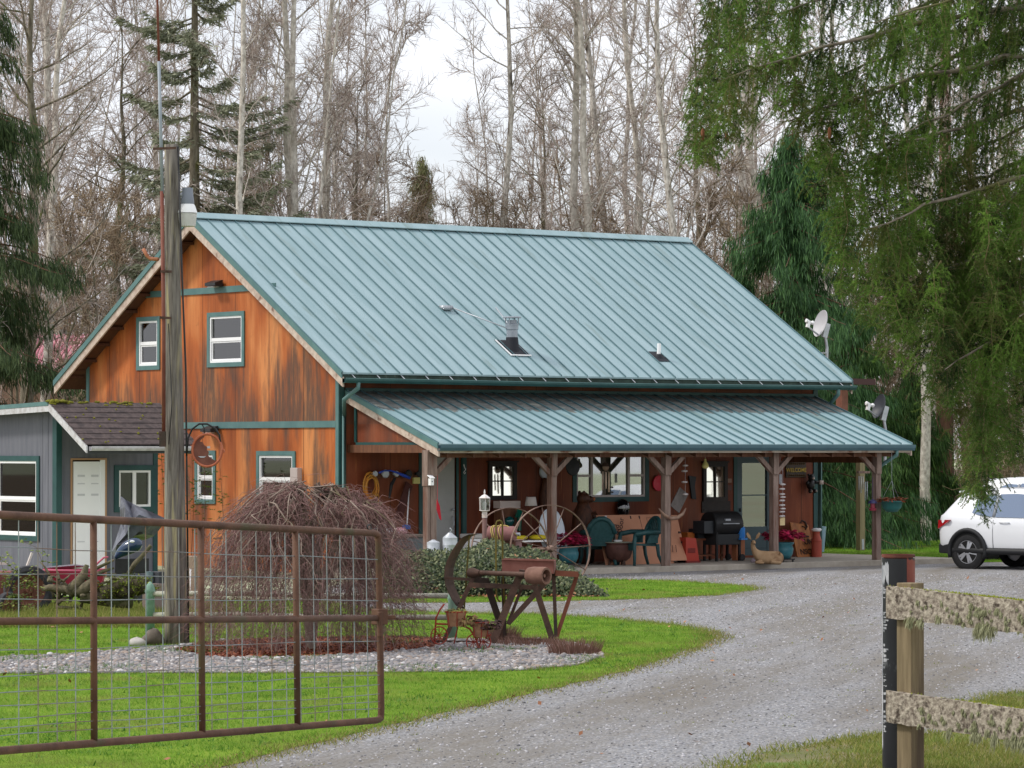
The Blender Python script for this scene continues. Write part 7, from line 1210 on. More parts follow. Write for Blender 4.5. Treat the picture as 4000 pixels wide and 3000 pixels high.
# ---------------------------------------------------------------- trees
NR = np.random.default_rng(5)
bark = mat('alder_bark', c8(146, 138, 128), c8(222, 216, 206), c8(98, 90, 80), scale=7, stretch=(2, 2, .8), rough=.9, s3=2.2, f3=.56)
twigm = mat('alder_twig', c8(128, 115, 107), c8(206, 195, 186), c8(168, 151, 140), island=1, rough=.9)
brushm = mat('brush_twig', c8(112, 96, 80), c8(186, 168, 146), c8(146, 126, 100), island=1, rough=.9)
barkd = mat('dark_mossy_bark', c8(88, 80, 66), c8(138, 130, 112), c8(92, 92, 48), scale=6, stretch=(2, 2, .6), rough=.95, s3=2, f3=.52)
barkr = mat('cedar_bark', c8(92, 66, 52), c8(132, 100, 80), c8(76, 60, 50), scale=6, stretch=(4, 4, .3), rough=.95)
def bare_tree(seed, H, r0, nb, zmin, blen, up, nsub=9, ntw=7, lean=.03, multi=0, tw=.0062, bm=None, tm=None):
    rr = random.Random(seed); root = bpy.data.objects.new('bare_alder', None); COL.objects.link(root); A, B = TW(), TW()
    def rv(s): return V((rr.gauss(0, s), rr.gauss(0, s), rr.gauss(0, s)))
    stems = []
    for s_ in range(1 + multi):
        la = rr.uniform(0, 6.283); ln = lean + ((.22 if multi > 1 else .07) * rr.uniform(.5, 1.3) if multi else 0); pts = []; x = y = 0.0
        for i in range(13):
            t = i / 12; pts.append(V((math.cos(la) * ln * H * t + x, math.sin(la) * ln * H * t + y, H * t * (1 if not multi else rr.uniform(.97, 1)))))
            x += rr.gauss(0, .09); y += rr.gauss(0, .09)
        rs = r0 * (1 if s_ == 0 else .8); A.add(pts[:9], rs, rs * .42, 7); A.add(pts[8:], rs * .42, .012, 5); stems.append((pts, rs))
    for pts, rs in stems:
        for b_ in range(nb // (1 + multi)):
            t = zmin + (.99 - zmin) * (b_ + rr.random()) / (nb // (1 + multi)); k = min(int(t * 12), 11); p = pts[k].lerp(pts[k + 1], t * 12 - k); az = rr.uniform(0, 6.283); el = rad(rr.uniform(*up)); d = V((math.cos(az) * math.cos(el), math.sin(az) * math.cos(el), math.sin(el))); L_b = blen * rr.uniform(.5, 1.15) * (1 - .72 * max(0, (t - zmin) / (1 - zmin)) ** 1.3); q = [p]
            for i in range(5): d = (d + rv(.13) + V((0, 0, .07))).normalized(); q.append(q[-1] + d * L_b / 5)
            A.add(q, max(.012, rs * .26 * (1 - t * .5)), .008, 4)
            for s2 in range(nsub):
                f = .15 + .85 * (s2 + rr.random()) / nsub; i = min(int(f * 5), 4); p2 = q[i].lerp(q[i + 1], f * 5 - i); d2 = (d + rv(.75)).normalized(); L2 = rr.uniform(.35, .95) * (blen / 2.6) * (1.1 - .5 * f); q2 = [p2]
                for i in range(3): d2 = (d2 + rv(.2) + V((0, 0, .1))).normalized(); q2.append(q2[-1] + d2 * L2 / 3)
                B.add(q2, .012, .006)
                for s3 in range(ntw):
                    f = rr.uniform(.1, 1); i = min(int(f * 3), 2); p3 = q2[i].lerp(q2[i + 1], f * 3 - i); d3 = (d2 + rv(.7) + V((0, 0, .15))).normalized(); L3 = rr.uniform(.16, .5); B.add([p3, p3 + d3 * L3 * .5, p3 + (d3 + rv(.25)).normalized() * L3], tw, tw * .5)
    A.out('trunk', bm or bark, root); B.out('crown', tm or twigm, root); return root
protos = [bare_tree(1, 22, .15, 48, .16, 3.4, (20, 62)), bare_tree(2, 19, .11, 46, .2, 3.2, (25, 68), lean=.06, multi=1), bare_tree(3, 24, .18, 50, .14, 4.2, (8, 58), lean=.06), bare_tree(4, 17, .085, 46, .16, 3.0, (25, 65), lean=.11, multi=1)]
palebark = mat('pale_alder_bark', c8(160, 152, 140), c8(222, 216, 205), c8(104, 95, 86), scale=6, stretch=(1.5, 1.5, 1), rough=.9, s3=2.5, f3=.58)
pale = [bare_tree(31, 21, .17, 30, .3, 2.6, (20, 60), 8, 6, bm=palebark), bare_tree(32, 23, .15, 26, .35, 2.4, (25, 60), 8, 6, lean=.05, bm=palebark)]
maple = [bare_tree(11, 16, .2, 40, .08, 4.6, (5, 55), 11, 8, lean=.05, bm=barkd)]
brush = [bare_tree(21, 9, .07, 40, .06, 2.0, (20, 65), 10, 9, multi=3, tw=.008, bm=barkd, tm=brushm), bare_tree(22, 7.5, .06, 40, .05, 1.9, (15, 65), 10, 9, multi=4, tw=.008, bm=barkd, tm=brushm)]
used = {}
def plant(pr, u, d, sc, rot, label=None, cat='tree', group=None, z=GZ):
    q = CPOS + ray(u, 1500) * d; o = pr if not used.get(pr.name) else copy_tree(pr); used[pr.name] = 1; o.location = (q.x, q.y, z); o.scale = (sc, sc, sc * 1.0); o.rotation_euler = (0, 0, rot)
    tag(o, label, cat, group); return o
rr = random.Random(404)
GA = 'bare alders in the grove behind the house'; LA = 'slender bare alder in the dense grove behind the house'
spec = [(1115, 96, 1.02, 0, 'pale barked alder rising just right of the big fir behind the roof'), (1190, 97, 1.05, 0, 'first of the pale twin alders left of the sky gap'), (1222, 97.6, 1.0, 2, 'second of the pale twin alders left of the sky gap'), (945, 93, .95, 1, 'leaning pale forked alder between the fir and the twin alders'), (2270, 98, 1.06, 2, 'thick grey barked alder behind the middle of the ridge'), (2340, 97, 1.02, 0, 'forked white barked alder behind the middle of the ridge'), (2520, 101, 1.0, 1, 'slim alder right of the forked white alder'), (3618, 93, .9, 0, 'grey lichen spotted alder trunk right of the porch corner'), (150, 88, .9, 2, 'stout grey alder trunk before the pink roofed house at far left'), (3170, 95, 1.0, 3, 'pale alder right behind the drooping cedar'), (1790, 112, .5, 3, 'short alder standing alone at the foot of the sky gap')]
for u, d, sc, k, lab in spec: plant(pale[k % 2], u, d - 4, sc, rr.uniform(0, 6.28), lab, 'alder tree')
n = 0
for row, (d0, cnt) in enumerate(((92, 11), (102, 12), (114, 13), (128, 14))):
    for i in range(cnt):
        d = d0 + rr.uniform(-4, 5); u = -300 + 4600 * (i + rr.uniform(.1, .9)) / cnt; gap = 1400 < u < 2120
        if d < 88 and 500 < u < 2900: d = 90
        k = rr.randrange(4); sc = rr.uniform(.85, 1.12) * ((.58 if abs(u - 1740) < 190 else .80) if gap else 1) * (1.08 if row > 1 else 1)
        plant(protos[k], u, d, sc, rr.uniform(0, 6.28), LA, 'alder tree', GA)
for (u, d, sc, lab) in ((60, 80, 1.0, 'wide spreading bare maple with long low limbs at the far left'), (1330, 99, .82, 'dark mossy bare maple left of the sky gap'), (1420, 108, .78, 'twiggy dark maple under the sky gap'), (2080, 104, .85, 'reddish round headed bare maple right of the sky gap'), (2700, 99, .95, 'wide bare maple left of the spruce boughs'), (560, 94, .9, 'tangled bare maple behind the utility pole')): plant(maple[0], u, d, sc, rr.uniform(0, 6.28), lab, 'maple tree')
for i in range(30):
    u = -250 + 4500 * (i + rr.random()) / 30; d = rr.uniform(88, 100) if not (200 < u < 3200) else rr.uniform(92, 104)
    if u < 250: d = rr.uniform(80, 95)
    plant(brush[i % 2], u, d, rr.uniform(.85, 1.2), rr.uniform(0, 6.28), 'brown many stemmed bare bush in the thicket behind the house', 'bush', 'bare bushes in the thicket behind the house')
# far wood: one mass of trunks and twigs
N = 52000; u = NR.uniform(-400, 4400, N); d = NR.uniform(134, 168, N); h = NR.uniform(0, 1, N) ** .8 * 11 * (.75 + .25 * np.sin(u / 260)); h *= np.where((u > 1480) & (u < 1960), .62, 1.05)
F3 = np.array(FW); R3 = np.array(RT); C3 = np.array(CPOS); P = C3 + F3 * d[:, None] + R3 * ((u - 2000) / FPX * d)[:, None]; P[:, 2] = GZ + h
D_ = NR.normal(0, .55, (N, 3)); D_[:, 2] = np.abs(D_[:, 2]) + .5; D_ /= np.linalg.norm(D_, axis=1)[:, None]; ln = NR.uniform(.5, 1.7, N)[:, None]; S = np.cross(D_, F3); S /= np.linalg.norm(S, axis=1)[:, None]
wd_ = NR.uniform(.01, .022, N)[:, None]; vs = np.stack([P - S * wd_, P + S * wd_, P + D_ * ln], 1).reshape(-1, 3); fs = np.arange(N * 3).reshape(-1, 3)
K = 230; u = NR.uniform(-400, 4400, K); d = NR.uniform(134, 166, K); tv = []; tf = []
for i in range(K):
    q = CPOS + ray(u[i], 1500) * d[i]; hh = NR.uniform(9, 15) * (.6 if 1480 < u[i] < 1960 else 1); w_ = NR.uniform(.05, .12); k = len(tv); ox, oy = NR.normal(0, .6, 2)
    for s_ in (0, 1): tv += [(q.x + (ox * s_) + w_ * (1 - .6 * s_) * math.cos(a), q.y + oy * s_ + w_ * (1 - .6 * s_) * math.sin(a), GZ + hh * s_) for a in (0, 2.094, 4.189)]
    tf += [(k + j, k + (j + 1) % 3, k + 3 + (j + 1) % 3) for j in range(3)] + [(k + j, k + 3 + (j + 1) % 3, k + 3 + j) for j in range(3)]
fs = np.concatenate([fs, np.array(tf) + len(vs)]); vs = np.concatenate([vs, np.array(tv)]); fw_ = struct(soup('far_woods', vs, fs, twigm), 'stuff'); tag(fw_, 'far mass of bare brown woods closing the view behind the grove', 'woods')
# conifers ---------------------------------------------------------
def spray_soup(name, P, D, Ln, Wd, m, parent):
    """flat hanging leaf sprays as slim kites"""
    P, D = np.asarray(P, float), np.asarray(D, float); n = len(P); D /= np.linalg.norm(D, axis=1)[:, None]; Ln = np.asarray(Ln)[:, None]; Wd = np.asarray(Wd)[:, None]
    S = np.cross(D, NR.normal(0, 1, (n, 3))); S /= np.linalg.norm(S, axis=1)[:, None]
    vs = np.stack([P, P + D * Ln * .45 + S * Wd, P + D * Ln, P + D * Ln * .45 - S * Wd], 1).reshape(-1, 3); return soup(name, vs, np.arange(n * 4).reshape(-1, 4), m, parent)
def cedar(u, d, H, R, label, m, seed, dens=1.0, zb=.04, lean=0, lf=1):
    rr = random.Random(seed); q = CPOS + ray(u, 1500) * d; root = thing('drooping_cedar', label, 'cedar tree', (q.x, q.y, GZ)); T = TW(); o = V((q.x, q.y, GZ)); T.add([o, o + V((lean, 0, H * .5)), o + V((lean, 0, H))], .16 * H / 10 + .04, .02, 8); P = []; D = []; Ls = []; Ws = []
    for i in range(int(150 * dens * H / 9)):
        t = zb + (1 - zb) * rr.random() ** .95; az = rr.uniform(0, 6.283); L_b = R * (1 - t) ** .75 * rr.uniform(.35, 1.3) + .2; dr = V((math.cos(az), math.sin(az), 0)); p0 = o + V((lean * min(1, 2 * t), 0, H * t)); pts = []
        for k in range(7): s = k / 6; pts.append(p0 + dr * L_b * s + V((0, 0, L_b * (-.55 * s * s + .10 * s + .22 * s ** 4))))
        T.add(pts, .03, .006, 4); sd = V((-dr.y, dr.x, 0))
        for k in range(int(26 * L_b) + 6):
            s = rr.random() ** .8; j = min(int(s * 6), 5); p = pts[j].lerp(pts[j + 1], s * 6 - j) + sd * rr.gauss(0, .13 * L_b * (1.1 - s * .4)) + V((0, 0, -abs(rr.gauss(0, .05))))
            for c_ in range(14): P.append(p + V((rr.gauss(0, .07), rr.gauss(0, .07), rr.gauss(-.09, .14)))); D.append(dr * rr.uniform(.0, .45) + sd * rr.gauss(0, .25) + V((0, 0, -rr.uniform(.7, 1.3)))); l = rr.uniform(.12, .32) * lf; Ls.append(l); Ws.append(l * rr.uniform(.035, .065))
    T.out('trunk', barkr, root); spray_soup('crown', P, D, Ls, Ws, m, root); return root
cedm = mat('cedar_green', c8(38, 68, 38), c8(94, 134, 76), c8(58, 96, 52), island=1, rough=.7, twosided=.2)
cedm2 = mat('light_cedar_green', c8(44, 72, 34), c8(112, 146, 78), c8(72, 108, 52), island=1, rough=.7, twosided=.25)
cedar(2900, 86.5, 6.9, 1.9, 'lower drooping cedar just left of the tall dark cedar', cedm, 6, .9); cedar(3100, 84.5, 10.5, 3.7, 'tall dark drooping cedar behind the right end of the roof', cedm, 1, 1.05); cedar(3330, 91, 6.0, 2.6, 'bushy light green cedar seen through the right end of the porch', cedm2, 2, 1.3, .0); cedar(3560, 92.5, 4.6, 2.2, 'lower light green cedar right of the porch corner post', cedm2, 8, 1.2, .0)
cedar(-60, 76, 13.5, 2.6, 'dark green drooping cedar at the left edge behind the shed', mat('dark_cedar_green', c8(44, 62, 38), c8(92, 108, 66), c8(66, 84, 48), island=1, rough=.8, twosided=.2), 3, .42, .22, lf=.9); cedar(1650, 118, 12.6, 1.6, 'thin olive cedar under the sky gap', mat('olive_cedar', c8(96, 100, 62), c8(150, 150, 106), island=1, rough=.8, twosided=.2), 4, .6, .3, lf=.8)  # duller dark greens as the left cedar's own foliage colour
def fir(u, d, H, R, label, seed, m):
    rr = random.Random(seed); q = CPOS + ray(u, 1500) * d; root = thing('old_fir', label, 'fir tree', (q.x, q.y, GZ)); o = V((q.x, q.y, GZ)); T = TW(); T.add([o, o + V((0, 0, H))], .26, .03, 8); P = []; D = []; Ls = []; Ws = []
    for i in range(84):
        t = .28 + .72 * (i + rr.random()) / 84; az = rr.uniform(0, 6.283); L_b = R * (1.05 - t) ** .6 * rr.uniform(.65, 1.1); dr = V((math.cos(az), math.sin(az), 0)); p0 = o + V((0, 0, H * t)); pts = [p0 + dr * L_b * s + V((0, 0, L_b * (-.12 * s - .12 * math.sin(s * 3.1) + .16 * s * s))) for s in (0, .25, .5, .75, 1)]; T.add(pts, .04, .008, 4); sd = V((-dr.y, dr.x, 0))
        for k in range(int(L_b * 20)):
            s = .18 + .82 * rr.random(); j = min(int(s * 4), 3); p = pts[j].lerp(pts[j + 1], s * 4 - j); w_ = rr.gauss(0, .2) * L_b * (1.1 - s) * .8; p2 = p + sd * w_; T.add([p, p2 + dr * .1], .008, .004)
            for c_ in range(9): P.append(p.lerp(p2, rr.random()) + V((rr.gauss(0, .07), rr.gauss(0, .07), rr.gauss(-.02, .04)))); D.append(dr * rr.uniform(.3, 1) + sd * rr.gauss(0, .7) + V((0, 0, rr.uniform(-.8, .15)))); Ls.append(rr.uniform(.10, .28)); Ws.append(rr.uniform(.012, .028))
    T.out('trunk', barkd, root); spray_soup('crown', P, D, Ls, Ws, m, root); return root
fir(758, 92, 19, 4.2, 'tall sparse fir with tiered limbs behind the utility pole', 5, mat('fir_green', c8(112, 120, 98), c8(172, 174, 150), c8(140, 146, 118), island=1, rough=.8, twosided=.15))
p = CPOS + ray(3690, 1500) * 95; o = thing('cedar_trunk', 'red brown cedar trunk beside the grey alder right of the porch', 'cedar tree', (p.x, p.y, GZ)); T = TW(); T.add([V((p.x, p.y, GZ)), V((p.x, p.y, 6)), V((p.x + .1, p.y, 17))], .30, .12, 10); T.out('trunk', barkr, o)
# ---------------------------------------------------------------- near spruce with hanging boughs
rr = random.Random(99); DS = 33.0; tb = CPOS + ray(4360, 1500) * DS; spruce = thing('hanging_spruce', 'big spruce with long drooping mossy boughs hanging in from the right', 'spruce tree', (tb.x, tb.y, GZ)); T = TW(); tp = V((tb.x, tb.y, GZ)); T.add([tp, tp + V((0, 0, 6)), tp + V((0, 0, 13))], .26, .1, 12); Tt = TW(); seg = []
def sp(u, v, d): return ond(u, v, d)
limbs = [(2800, -40, 1.0), (2835, 300, .9), (2960, -160, 1.0), (3060, 60, .9), (3150, -120, 1), (3290, 180, .9), (3340, 420, .9), (3200, 330, .55), (3430, 90, 1), (3470, 560, .9), (3600, 300, 1), (3540, 820, .9), (3370, 900, .7), (3380, 1010, .55), (3690, 640, 1), (3640, 1010, .9), (3460, 1170, .7), (3800, 420, 1), (3830, 860, 1), (3560, 1330, .7), (3740, 1230, .9), (3900, 1080, 1), (3680, 1440, .7), (3850, 1370, .9), (3980, 1250, 1), (4050, 100, 1), (4080, 700, 1), (3560, -260, 1), (3850, -100, 1), (3330, 640, .5), (3080, 480, .35), (3420, 1300, .4)]
for (u, v, hang) in limbs:
    d = DS + rr.uniform(-1.9, 1.7); tip = sp(u, v, d); far = (4360 - u) / 1500; a = tp + V((0, 0, tip.z - GZ + .35 + .5 * far + rr.uniform(0, .4))); n = 12; pts = []
    for i in range(n + 1): t = i / n; p = a.lerp(tip, t) + V((rr.gauss(0, .015), rr.gauss(0, .03), .12 * far * math.sin(t * math.pi) + rr.gauss(0, .02))); pts.append(p)
    T.add(pts, .028 + .012 * far, .006, 5); L_b = (tip - a).length; dr = (tip - a).normalized(); sd = V((-dr.y, dr.x, 0)).normalized()
    for k in range(int(L_b * 22)):
        s = .12 + .88 * rr.random() ** .8; j = min(int(s * n), n - 1); p = pts[j].lerp(pts[j + 1], s * n - j); ln = rr.uniform(.18, .8) * hang * (1 if rr.random() < .8 else 1.3); out_ = (dr * rr.uniform(.1, .5) + sd * rr.gauss(0, .5)); q = [p]; dd_ = (out_ + V((0, 0, -.25))).normalized()
        for i in range(4): dd_ = (dd_ + V((rr.gauss(0, .1), rr.gauss(0, .1), -.5))).normalized(); q.append(q[-1] + dd_ * ln / 4)
        Tt.add(q, .004, .0015)
        for i in range(4):
            seg.append((q[i], q[i + 1], 1))
            for s2 in range(max(1, int(ln * 8))):
                p2 = q[i].lerp(q[i + 1], rr.random()); d3 = (dd_ * .5 + V((rr.gauss(0, .55), rr.gauss(0, .55), rr.gauss(-.25, .3)))).normalized(); e = p2 + d3 * rr.uniform(.05, .13); seg.append((p2, e, 1))
    for k in range(int(L_b * 11)):   # lively side shoots near the limb
        s = .3 + .7 * rr.random(); j = min(int(s * n), n - 1); p = pts[j].lerp(pts[j + 1], s * n - j); e = p + (dr * rr.uniform(.3, .9) + sd * rr.gauss(0, .8) + V((0, 0, rr.uniform(-.6, .15)))).normalized() * rr.uniform(.1, .28); seg.append((p, e, 1)); Tt.add([p, e], .003, .0015)
for (u, v0, v1) in ((2780, -30, 640), (2835, 60, 560), (2725, 330, 640), (2900, -20, 300), (3010, 0, 330), (3110, 120, 480), (3190, 200, 640), (3280, 260, 1010), (3370, 300, 900), (3330, 700, 1150), (3450, 400, 1180), (3540, 500, 1350), (3620, 450, 1250), (3700, 600, 1500), (3780, 500, 1300), (3840, 800, 1640), (3920, 700, 1450), (3990, 600, 1600), (3830, 1500, 2010), (3800, 1620, 1960), (3870, 1560, 1830), (3960, 1550, 1800), (3390, 1000, 1260), (3230, 560, 800), (3500, 900, 1450), (3660, 1000, 1560), (3760, 1050, 1700), (3890, 1100, 1720)):
    for rep in range(3):
        d = DS + rr.uniform(-1.6, 1.6); uu = u + rr.uniform(-22, 22); a = sp(uu, v0 + rr.uniform(-40, 40), d); e = sp(uu + rr.uniform(-30, 30), v1 + rr.uniform(-50, 20), d); n = 10; pts = [a.lerp(e, i / n) + V((rr.gauss(0, .03), rr.gauss(0, .03), 0)) for i in range(n + 1)]; Tt.add(pts, .006, .002)
        for k in range(int((a - e).length * 46)):
            s = rr.random(); j = min(int(s * n), n - 1); p = pts[j].lerp(pts[j + 1], s * n - j); az = rr.uniform(0, 6.283); w_ = (.15 + .18 * math.sin(s * 3.1)) * rr.uniform(.3, 1.1); m_ = p + V((math.cos(az), math.sin(az), rr.uniform(-.5, .25))) * w_ * .6; q = m_ + V((math.cos(az) * .5, math.sin(az) * .5, -.8)) * w_ * .6; seg += [(p, m_, 1), (m_, q, 1)]; Tt.add([p, m_, q], .003, .0015)
            for s2 in range(2): p2 = p.lerp(m_, rr.random()); seg.append((p2, p2 + V((rr.gauss(0, .05), rr.gauss(0, .05), rr.gauss(-.04, .04))), 1))
A = np.array([tuple(s[0]) for s in seg]); B = np.array([tuple(s[1]) for s in seg]); ln = np.linalg.norm(B - A, axis=1); cnt = np.maximum(4, (ln * 230).astype(int)); idx = np.repeat(np.arange(len(seg)), cnt); n = len(idx); t = NR.random(n)[:, None]; P = A[idx] + (B[idx] - A[idx]) * t; ax3 = (B - A)[idx] / ln[idx][:, None]; rn_ = NR.normal(0, 1, (n, 3)); rn_ -= ax3 * (rn_ * ax3).sum(1)[:, None]; rn_ /= np.linalg.norm(rn_, axis=1)[:, None]; D = ax3 * .75 + rn_ * .8; D /= np.linalg.norm(D, axis=1)[:, None]; S = np.cross(D, rn_ + NR.normal(0, .4, (n, 3))); S /= np.linalg.norm(S, axis=1)[:, None]; l = NR.uniform(.02, .034, n)[:, None]
vs = np.stack([P - S * .0034, P + S * .0034, P + D * l], 1).reshape(-1, 3)
T.out('trunk', mat('spruce_bark', c8(92, 84, 74), c8(140, 130, 116), c8(88, 86, 52), scale=9, rough=.95), spruce); Tt.out('twigs', mat('spruce_twig', c8(104, 92, 60), c8(136, 122, 88), island=1, rough=.95), spruce)
ndl = mat('spruce_needles', c8(36, 58, 22), c8(124, 162, 64), c8(102, 102, 50), scale=1.9, detail=5, lo=.36, hi=.66, rough=.7, s3=1.7, f3=.54, twosided=.25)  # shaded depths and bright tips of the boughs put into the tones
soup('needles', vs, np.arange(n * 3).reshape(-1, 3), ndl, spruce)
cone = mat('spruce_cone', c8(112, 66, 42), c8(146, 94, 64), scale=60, rough=.8)
for (u, v) in ((2745, 525), (2838, 535), (3240, 520)):
    q = sp(u, v, DS - .6); b = MB(); b.lathe(q, [(0, -.06), (.012, -.05), (.019, -.01), (.018, .03), (.008, .055), (0, .06)], 10); build('cone', b, cone, spruce, True)
# ---------------------------------------------------------------- grass, stones, fallen leaves
def inpoly(P, poly_):
    x, y = P[:, 0], P[:, 1]; c = np.zeros(len(P), bool); pl_ = [(p.x, p.y) for p in poly_]; j = len(pl_) - 1
    for i in range(len(pl_)):
        (xi, yi), (xj, yj) = pl_[i], pl_[j]; dy = yj - yi if abs(yj - yi) > 1e-9 else 1e-9; c ^= ((yi > y) != (yj > y)) & (x < (xj - xi) * (y - yi) / dy + xi); j = i
    return c
def ground_pts(n, d0, d1, u0=-150, u1=4150):
    d = np.sqrt(NR.uniform(d0 * d0, d1 * d1, n)); u = NR.uniform(u0, u1, n); P = C3 + F3 * d[:, None] + R3 * ((u - 2000) / FPX * d)[:, None]; P[:, 2] = GZ + .012; return P
def blades(name, P, h, w_, m, lean=.5, kind='stuff'):
    n = len(P); hh = h * NR.uniform(.45, 1.25, n)[:, None]; a = NR.uniform(0, 6.283, n); S = np.stack([np.cos(a), np.sin(a), np.zeros(n)], 1) * (w_ * NR.uniform(.6, 1.3, n))[:, None]; Ld = NR.normal(0, lean, (n, 3)); Ld[:, 2] = 1; Ld /= np.linalg.norm(Ld, axis=1)[:, None]
    vs = np.stack([P - S, P + S, P + Ld * hh], 1).reshape(-1, 3); return struct(soup(name, vs, np.arange(n * 3).reshape(-1, 3), m), kind)
grm = mat('grass_blades', c8(82, 124, 36), c8(144, 182, 70), c8(140, 144, 78), scale=2.2, s3=.8, f3=.53, detail=7, rough=.8, spec=.2, twosided=.35); grd = mat('rough_grass', c8(98, 116, 44), c8(166, 154, 98), c8(130, 140, 66), island=1, rough=.85, spec=.2, twosided=.3)
P = ground_pts(420000, 24, 56); P = P[inpoly(P, lawnA) & ~inpoly(P, bedE)]; tag(blades('grass', P, .042, .0042, grm, .75), 'short green lawn grass', 'grass')
P = ground_pts(60000, 52, 64, 1400, 3000); P = P[inpoly(P, lawnB)]; tag(blades('verge_grass', P, .04, .006, grm, .75), 'short grass on the strip before the porch', 'grass')
P = ground_pts(150000, 66, 90, 3100, 4100); P = P[inpoly(P, lawnC)]; tag(blades('back_grass', P, .05, .007, grm, .7), 'bright grass behind the patio', 'grass')
P = ground_pts(170000, 23, 40, 2500, 4150); P = P[inpoly(P, lawnD)]; k = np.sin(P[:, 0] * 1.7 + 1) + np.sin(P[:, 1] * 2.1) + np.sin(P[:, 0] * .6 - P[:, 1] * .9) + NR.normal(0, .7, len(P)); tag(blades('rough_grass', P[k > -.1], .065, .0042, grd, .9), 'rough mossy grass under the plank fence', 'grass')
P = ground_pts(5200, 24, 56); P = P[inpoly(P, lawnA) & ~inpoly(P, bedE)]; P = P[np.sin(P[:, 0] * 1.3) + np.sin(P[:, 1] * 1.1 + 2) + NR.normal(0, .6, len(P)) > .3]; tag(blades('lawn_weeds', np.repeat(P, 9, 0) + NR.normal(0, .035, (len(P) * 9, 3)) * [1, 1, 0], .05, .009, mat('clover_green', c8(60, 104, 34), c8(104, 146, 60), island=1, rough=.8, twosided=.2), 1.6), 'darker clover and weeds in the lawn', 'weeds')
P = ground_pts(1500, 26, 64, 1200, 3900); P = P[~(inpoly(P, lawnA) | inpoly(P, lawnB) | inpoly(P, lawnD)) & (P[:, 1] < -3.2)]; P = P[NR.random(len(P)) < .2]; tag(blades('drive_weeds', np.repeat(P, 8, 0) + NR.normal(0, .05, (len(P) * 8, 3)) * [1, 1, 0], .03, .005, grd, 1.2), 'sparse weeds in the gravel drive', 'weeds')
brn = mat('dead_edge_grass', c8(112, 96, 60), c8(160, 142, 100), c8(128, 120, 70), island=1, rough=.9)
E_ = []
for i in range(7000):
    j = 10 + int(NR.integers(10)); t = NR.random(); a, b_ = lawnA[j], lawnA[j + 1]; E_.append((a.x + (b_.x - a.x) * t + NR.normal(0, .10), a.y + (b_.y - a.y) * t + NR.normal(0, .16), GZ + .012))
tag(blades('dead_grass', np.array(E_), .035, .005, brn, 1.1), 'brown dead grass strip along the lawn edge', 'grass')
# ragged tufts along the lawn edges
E_ = []
for pl_, n in ((lawnA, 9000), (lawnB, 4000), (lawnD, 4500), (bedE, 5000)):
    for i in range(n):
        j = int(NR.integers(len(pl_))); t = NR.random(); a, b_ = pl_[j], pl_[(j + 1) % len(pl_)]; E_.append((a.x + (b_.x - a.x) * t + NR.normal(0, .13), a.y + (b_.y - a.y) * t + NR.normal(0, .13), GZ + .012))
E_ = np.array(E_); dd = (E_ - C3) @ F3; E_ = E_[(dd > 20) & (dd < 64)]; tag(blades('edge_grass', E_, .06, .005, grd, .8), 'ragged grass along the lawn and gravel edges', 'grass')
P = ground_pts(9000, 34, 48, -100, 2500); P = P[inpoly(P, bedE)]; q = NR.normal(0, 1, len(P)); cl_ = (np.sin(P[:, 0] * 2.3) + np.sin(P[:, 1] * 2.9 + 1) > 1.0); tag(blades('bed_weeds', np.repeat(P[cl_], 10, 0) + NR.normal(0, .05, (cl_.sum() * 10, 3)) * [1, 1, 0], .06, .008, mat('weed_green', c8(64, 104, 44), c8(112, 148, 70), island=1, rough=.8, twosided=.2), .9), 'low green weeds among the stones', 'weeds')
P = ground_pts(26000, 46, 54, -100, 900); tag(blades('shed_weeds', P[(dd0 := (P - C3) @ F3) < 52], .16, .008, grd, .6), 'taller weeds before the shed clutter', 'weeds')
# rounded stones of the bed
oc = np.array([(1, 0, 0), (-1, 0, 0), (0, 1, 0), (0, -1, 0), (0, 0, 1), (0, 0, -1)], float); of = [(0, 2, 4), (2, 1, 4), (1, 3, 4), (3, 0, 4), (2, 0, 5), (1, 2, 5), (3, 1, 5), (0, 3, 5)]
vv = [tuple(x) for x in oc]; ff = []; cache = {}
def mid(a, b_):
    k = (min(a, b_), max(a, b_))
    if k not in cache: m_ = (np.array(vv[a]) + np.array(vv[b_])) / 2; m_ /= np.linalg.norm(m_); vv.append(tuple(m_)); cache[k] = len(vv) - 1
    return cache[k]
for a, b_, c_ in of: ab, bc, ca = mid(a, b_), mid(b_, c_), mid(c_, a); ff += [(a, ab, ca), (ab, b_, bc), (ca, bc, c_), (ab, bc, ca)]
SV, SF = np.array(vv), np.array(ff)
def stones(name, P, r0, r1, m):
    n = len(P); a = NR.uniform(0, 6.283, n); r = NR.uniform(r0, r1, n) * (1 + .6 * (NR.random(n) > .93)); sx, sy_, sz = r * NR.uniform(.8, 1.4, n), r * NR.uniform(.7, 1.1, n), r * NR.uniform(.45, .8, n); X = SV[None, :, 0] * sx[:, None]; Y = SV[None, :, 1] * sy_[:, None]; Z = SV[None, :, 2] * sz[:, None]
    X = X * (1 + NR.normal(0, .08, X.shape)); ca, sa = np.cos(a)[:, None], np.sin(a)[:, None]; vs = np.stack([P[:, 0, None] + X * ca - Y * sa, P[:, 1, None] + X * sa + Y * ca, P[:, 2, None] + Z + .3 * sz[:, None]], 2).reshape(-1, 3); fs = (SF[None] + (np.arange(n) * len(SV))[:, None, None]).reshape(-1, 3); return soup(name, vs, fs, m, smooth=True)
P = ground_pts(64000, 35, 47, -120, 2500); P[:, 2] = GZ + .02; P = P[inpoly(P, bedE) & ~inpoly(P, mulch)]; stm = mat('river_stones', c8(100, 98, 100), c8(188, 186, 188), c8(144, 142, 144), island=1, rough=.75)
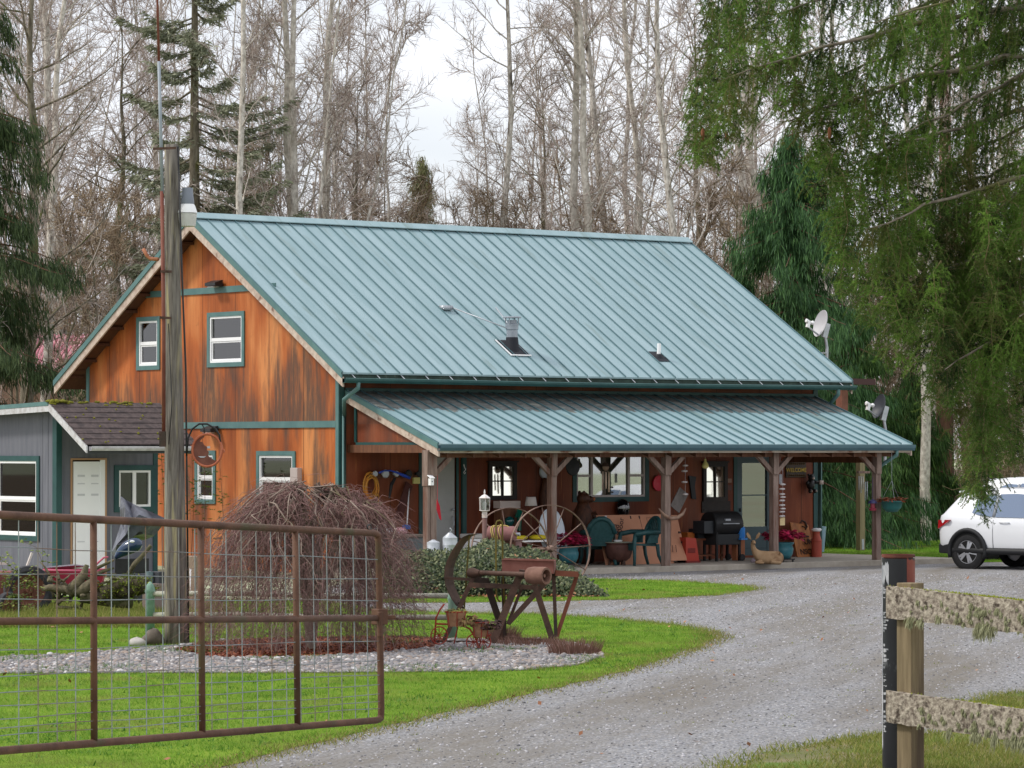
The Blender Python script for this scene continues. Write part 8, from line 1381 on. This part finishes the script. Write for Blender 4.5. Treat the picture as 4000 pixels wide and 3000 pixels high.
e = stm.node_tree.nodes['Color Ramp'].color_ramp.elements.new(.92); e.color = c8(150, 134, 122); e = stm.node_tree.nodes['Color Ramp'].color_ramp.elements.new(.95); e.color = c8(206, 202, 200)
st_ = struct(stones('river_stones', P, .013, .031, stm), 'stuff'); tag(st_, 'rounded grey river stones of the garden bed', 'stones')
P = ground_pts(60000, 24, 66); inl = inpoly(P, lawnA) | inpoly(P, lawnB) | inpoly(P, lawnD); P = P[~inl & (((P - C3) @ R3) > -4)]; P[:, 2] = GZ + .008; P = P[P[:, 1] < -3.0]; st_ = struct(stones('loose_gravel', P[:20000], .005, .012, mat('loose_gravel', c8(96, 96, 98), c8(204, 202, 206), c8(150, 149, 152), island=1, rough=.8)), 'stuff'); tag(st_, 'loose gravel on the driveway', 'gravel')
# fallen leaves
n = 170; P = ground_pts(n, 26, 66); P[:, 2] = GZ + .05; a = NR.uniform(0, 6.283, n); s = NR.uniform(.015, .035, n)[:, None]; U1 = np.stack([np.cos(a), np.sin(a), NR.normal(0, .4, n)], 1) * s; U2 = np.stack([-np.sin(a), np.cos(a), NR.normal(0, .4, n)], 1) * s; vs = np.stack([P - U1, P + U2 * .6, P + U1, P - U2 * .6], 1).reshape(-1, 3); tag(struct(soup('dead_leaves', vs, np.arange(n * 4).reshape(-1, 4), bpy.data.materials['fallen_leaf']), 'stuff'), 'scattered dead brown leaves on lawn and gravel', 'leaves')
# bark chips
P = ground_pts(20000, 37, 46, 500, 2000); P = P[inpoly(P, mulch)]; P[:, 2] = GZ + .035; n = len(P); a = NR.uniform(0, 6.283, n); s = NR.uniform(.015, .04, n)[:, None]; U1 = np.stack([np.cos(a), np.sin(a), NR.normal(0, .4, n)], 1) * s; U2 = np.stack([-np.sin(a), np.cos(a), NR.normal(0, .5, n)], 1) * s * .4; vs = np.stack([P - U1, P + U2, P + U1, P - U2], 1).reshape(-1, 3); tag(struct(soup('bark_chips', vs, np.arange(n * 4).reshape(-1, 4), mat('bark_chip', c8(92, 48, 34), c8(168, 104, 74), c8(126, 70, 50), island=1, rough=.9)), 'stuff'), 'reddish bark chips round the weeping shrub', 'bark')
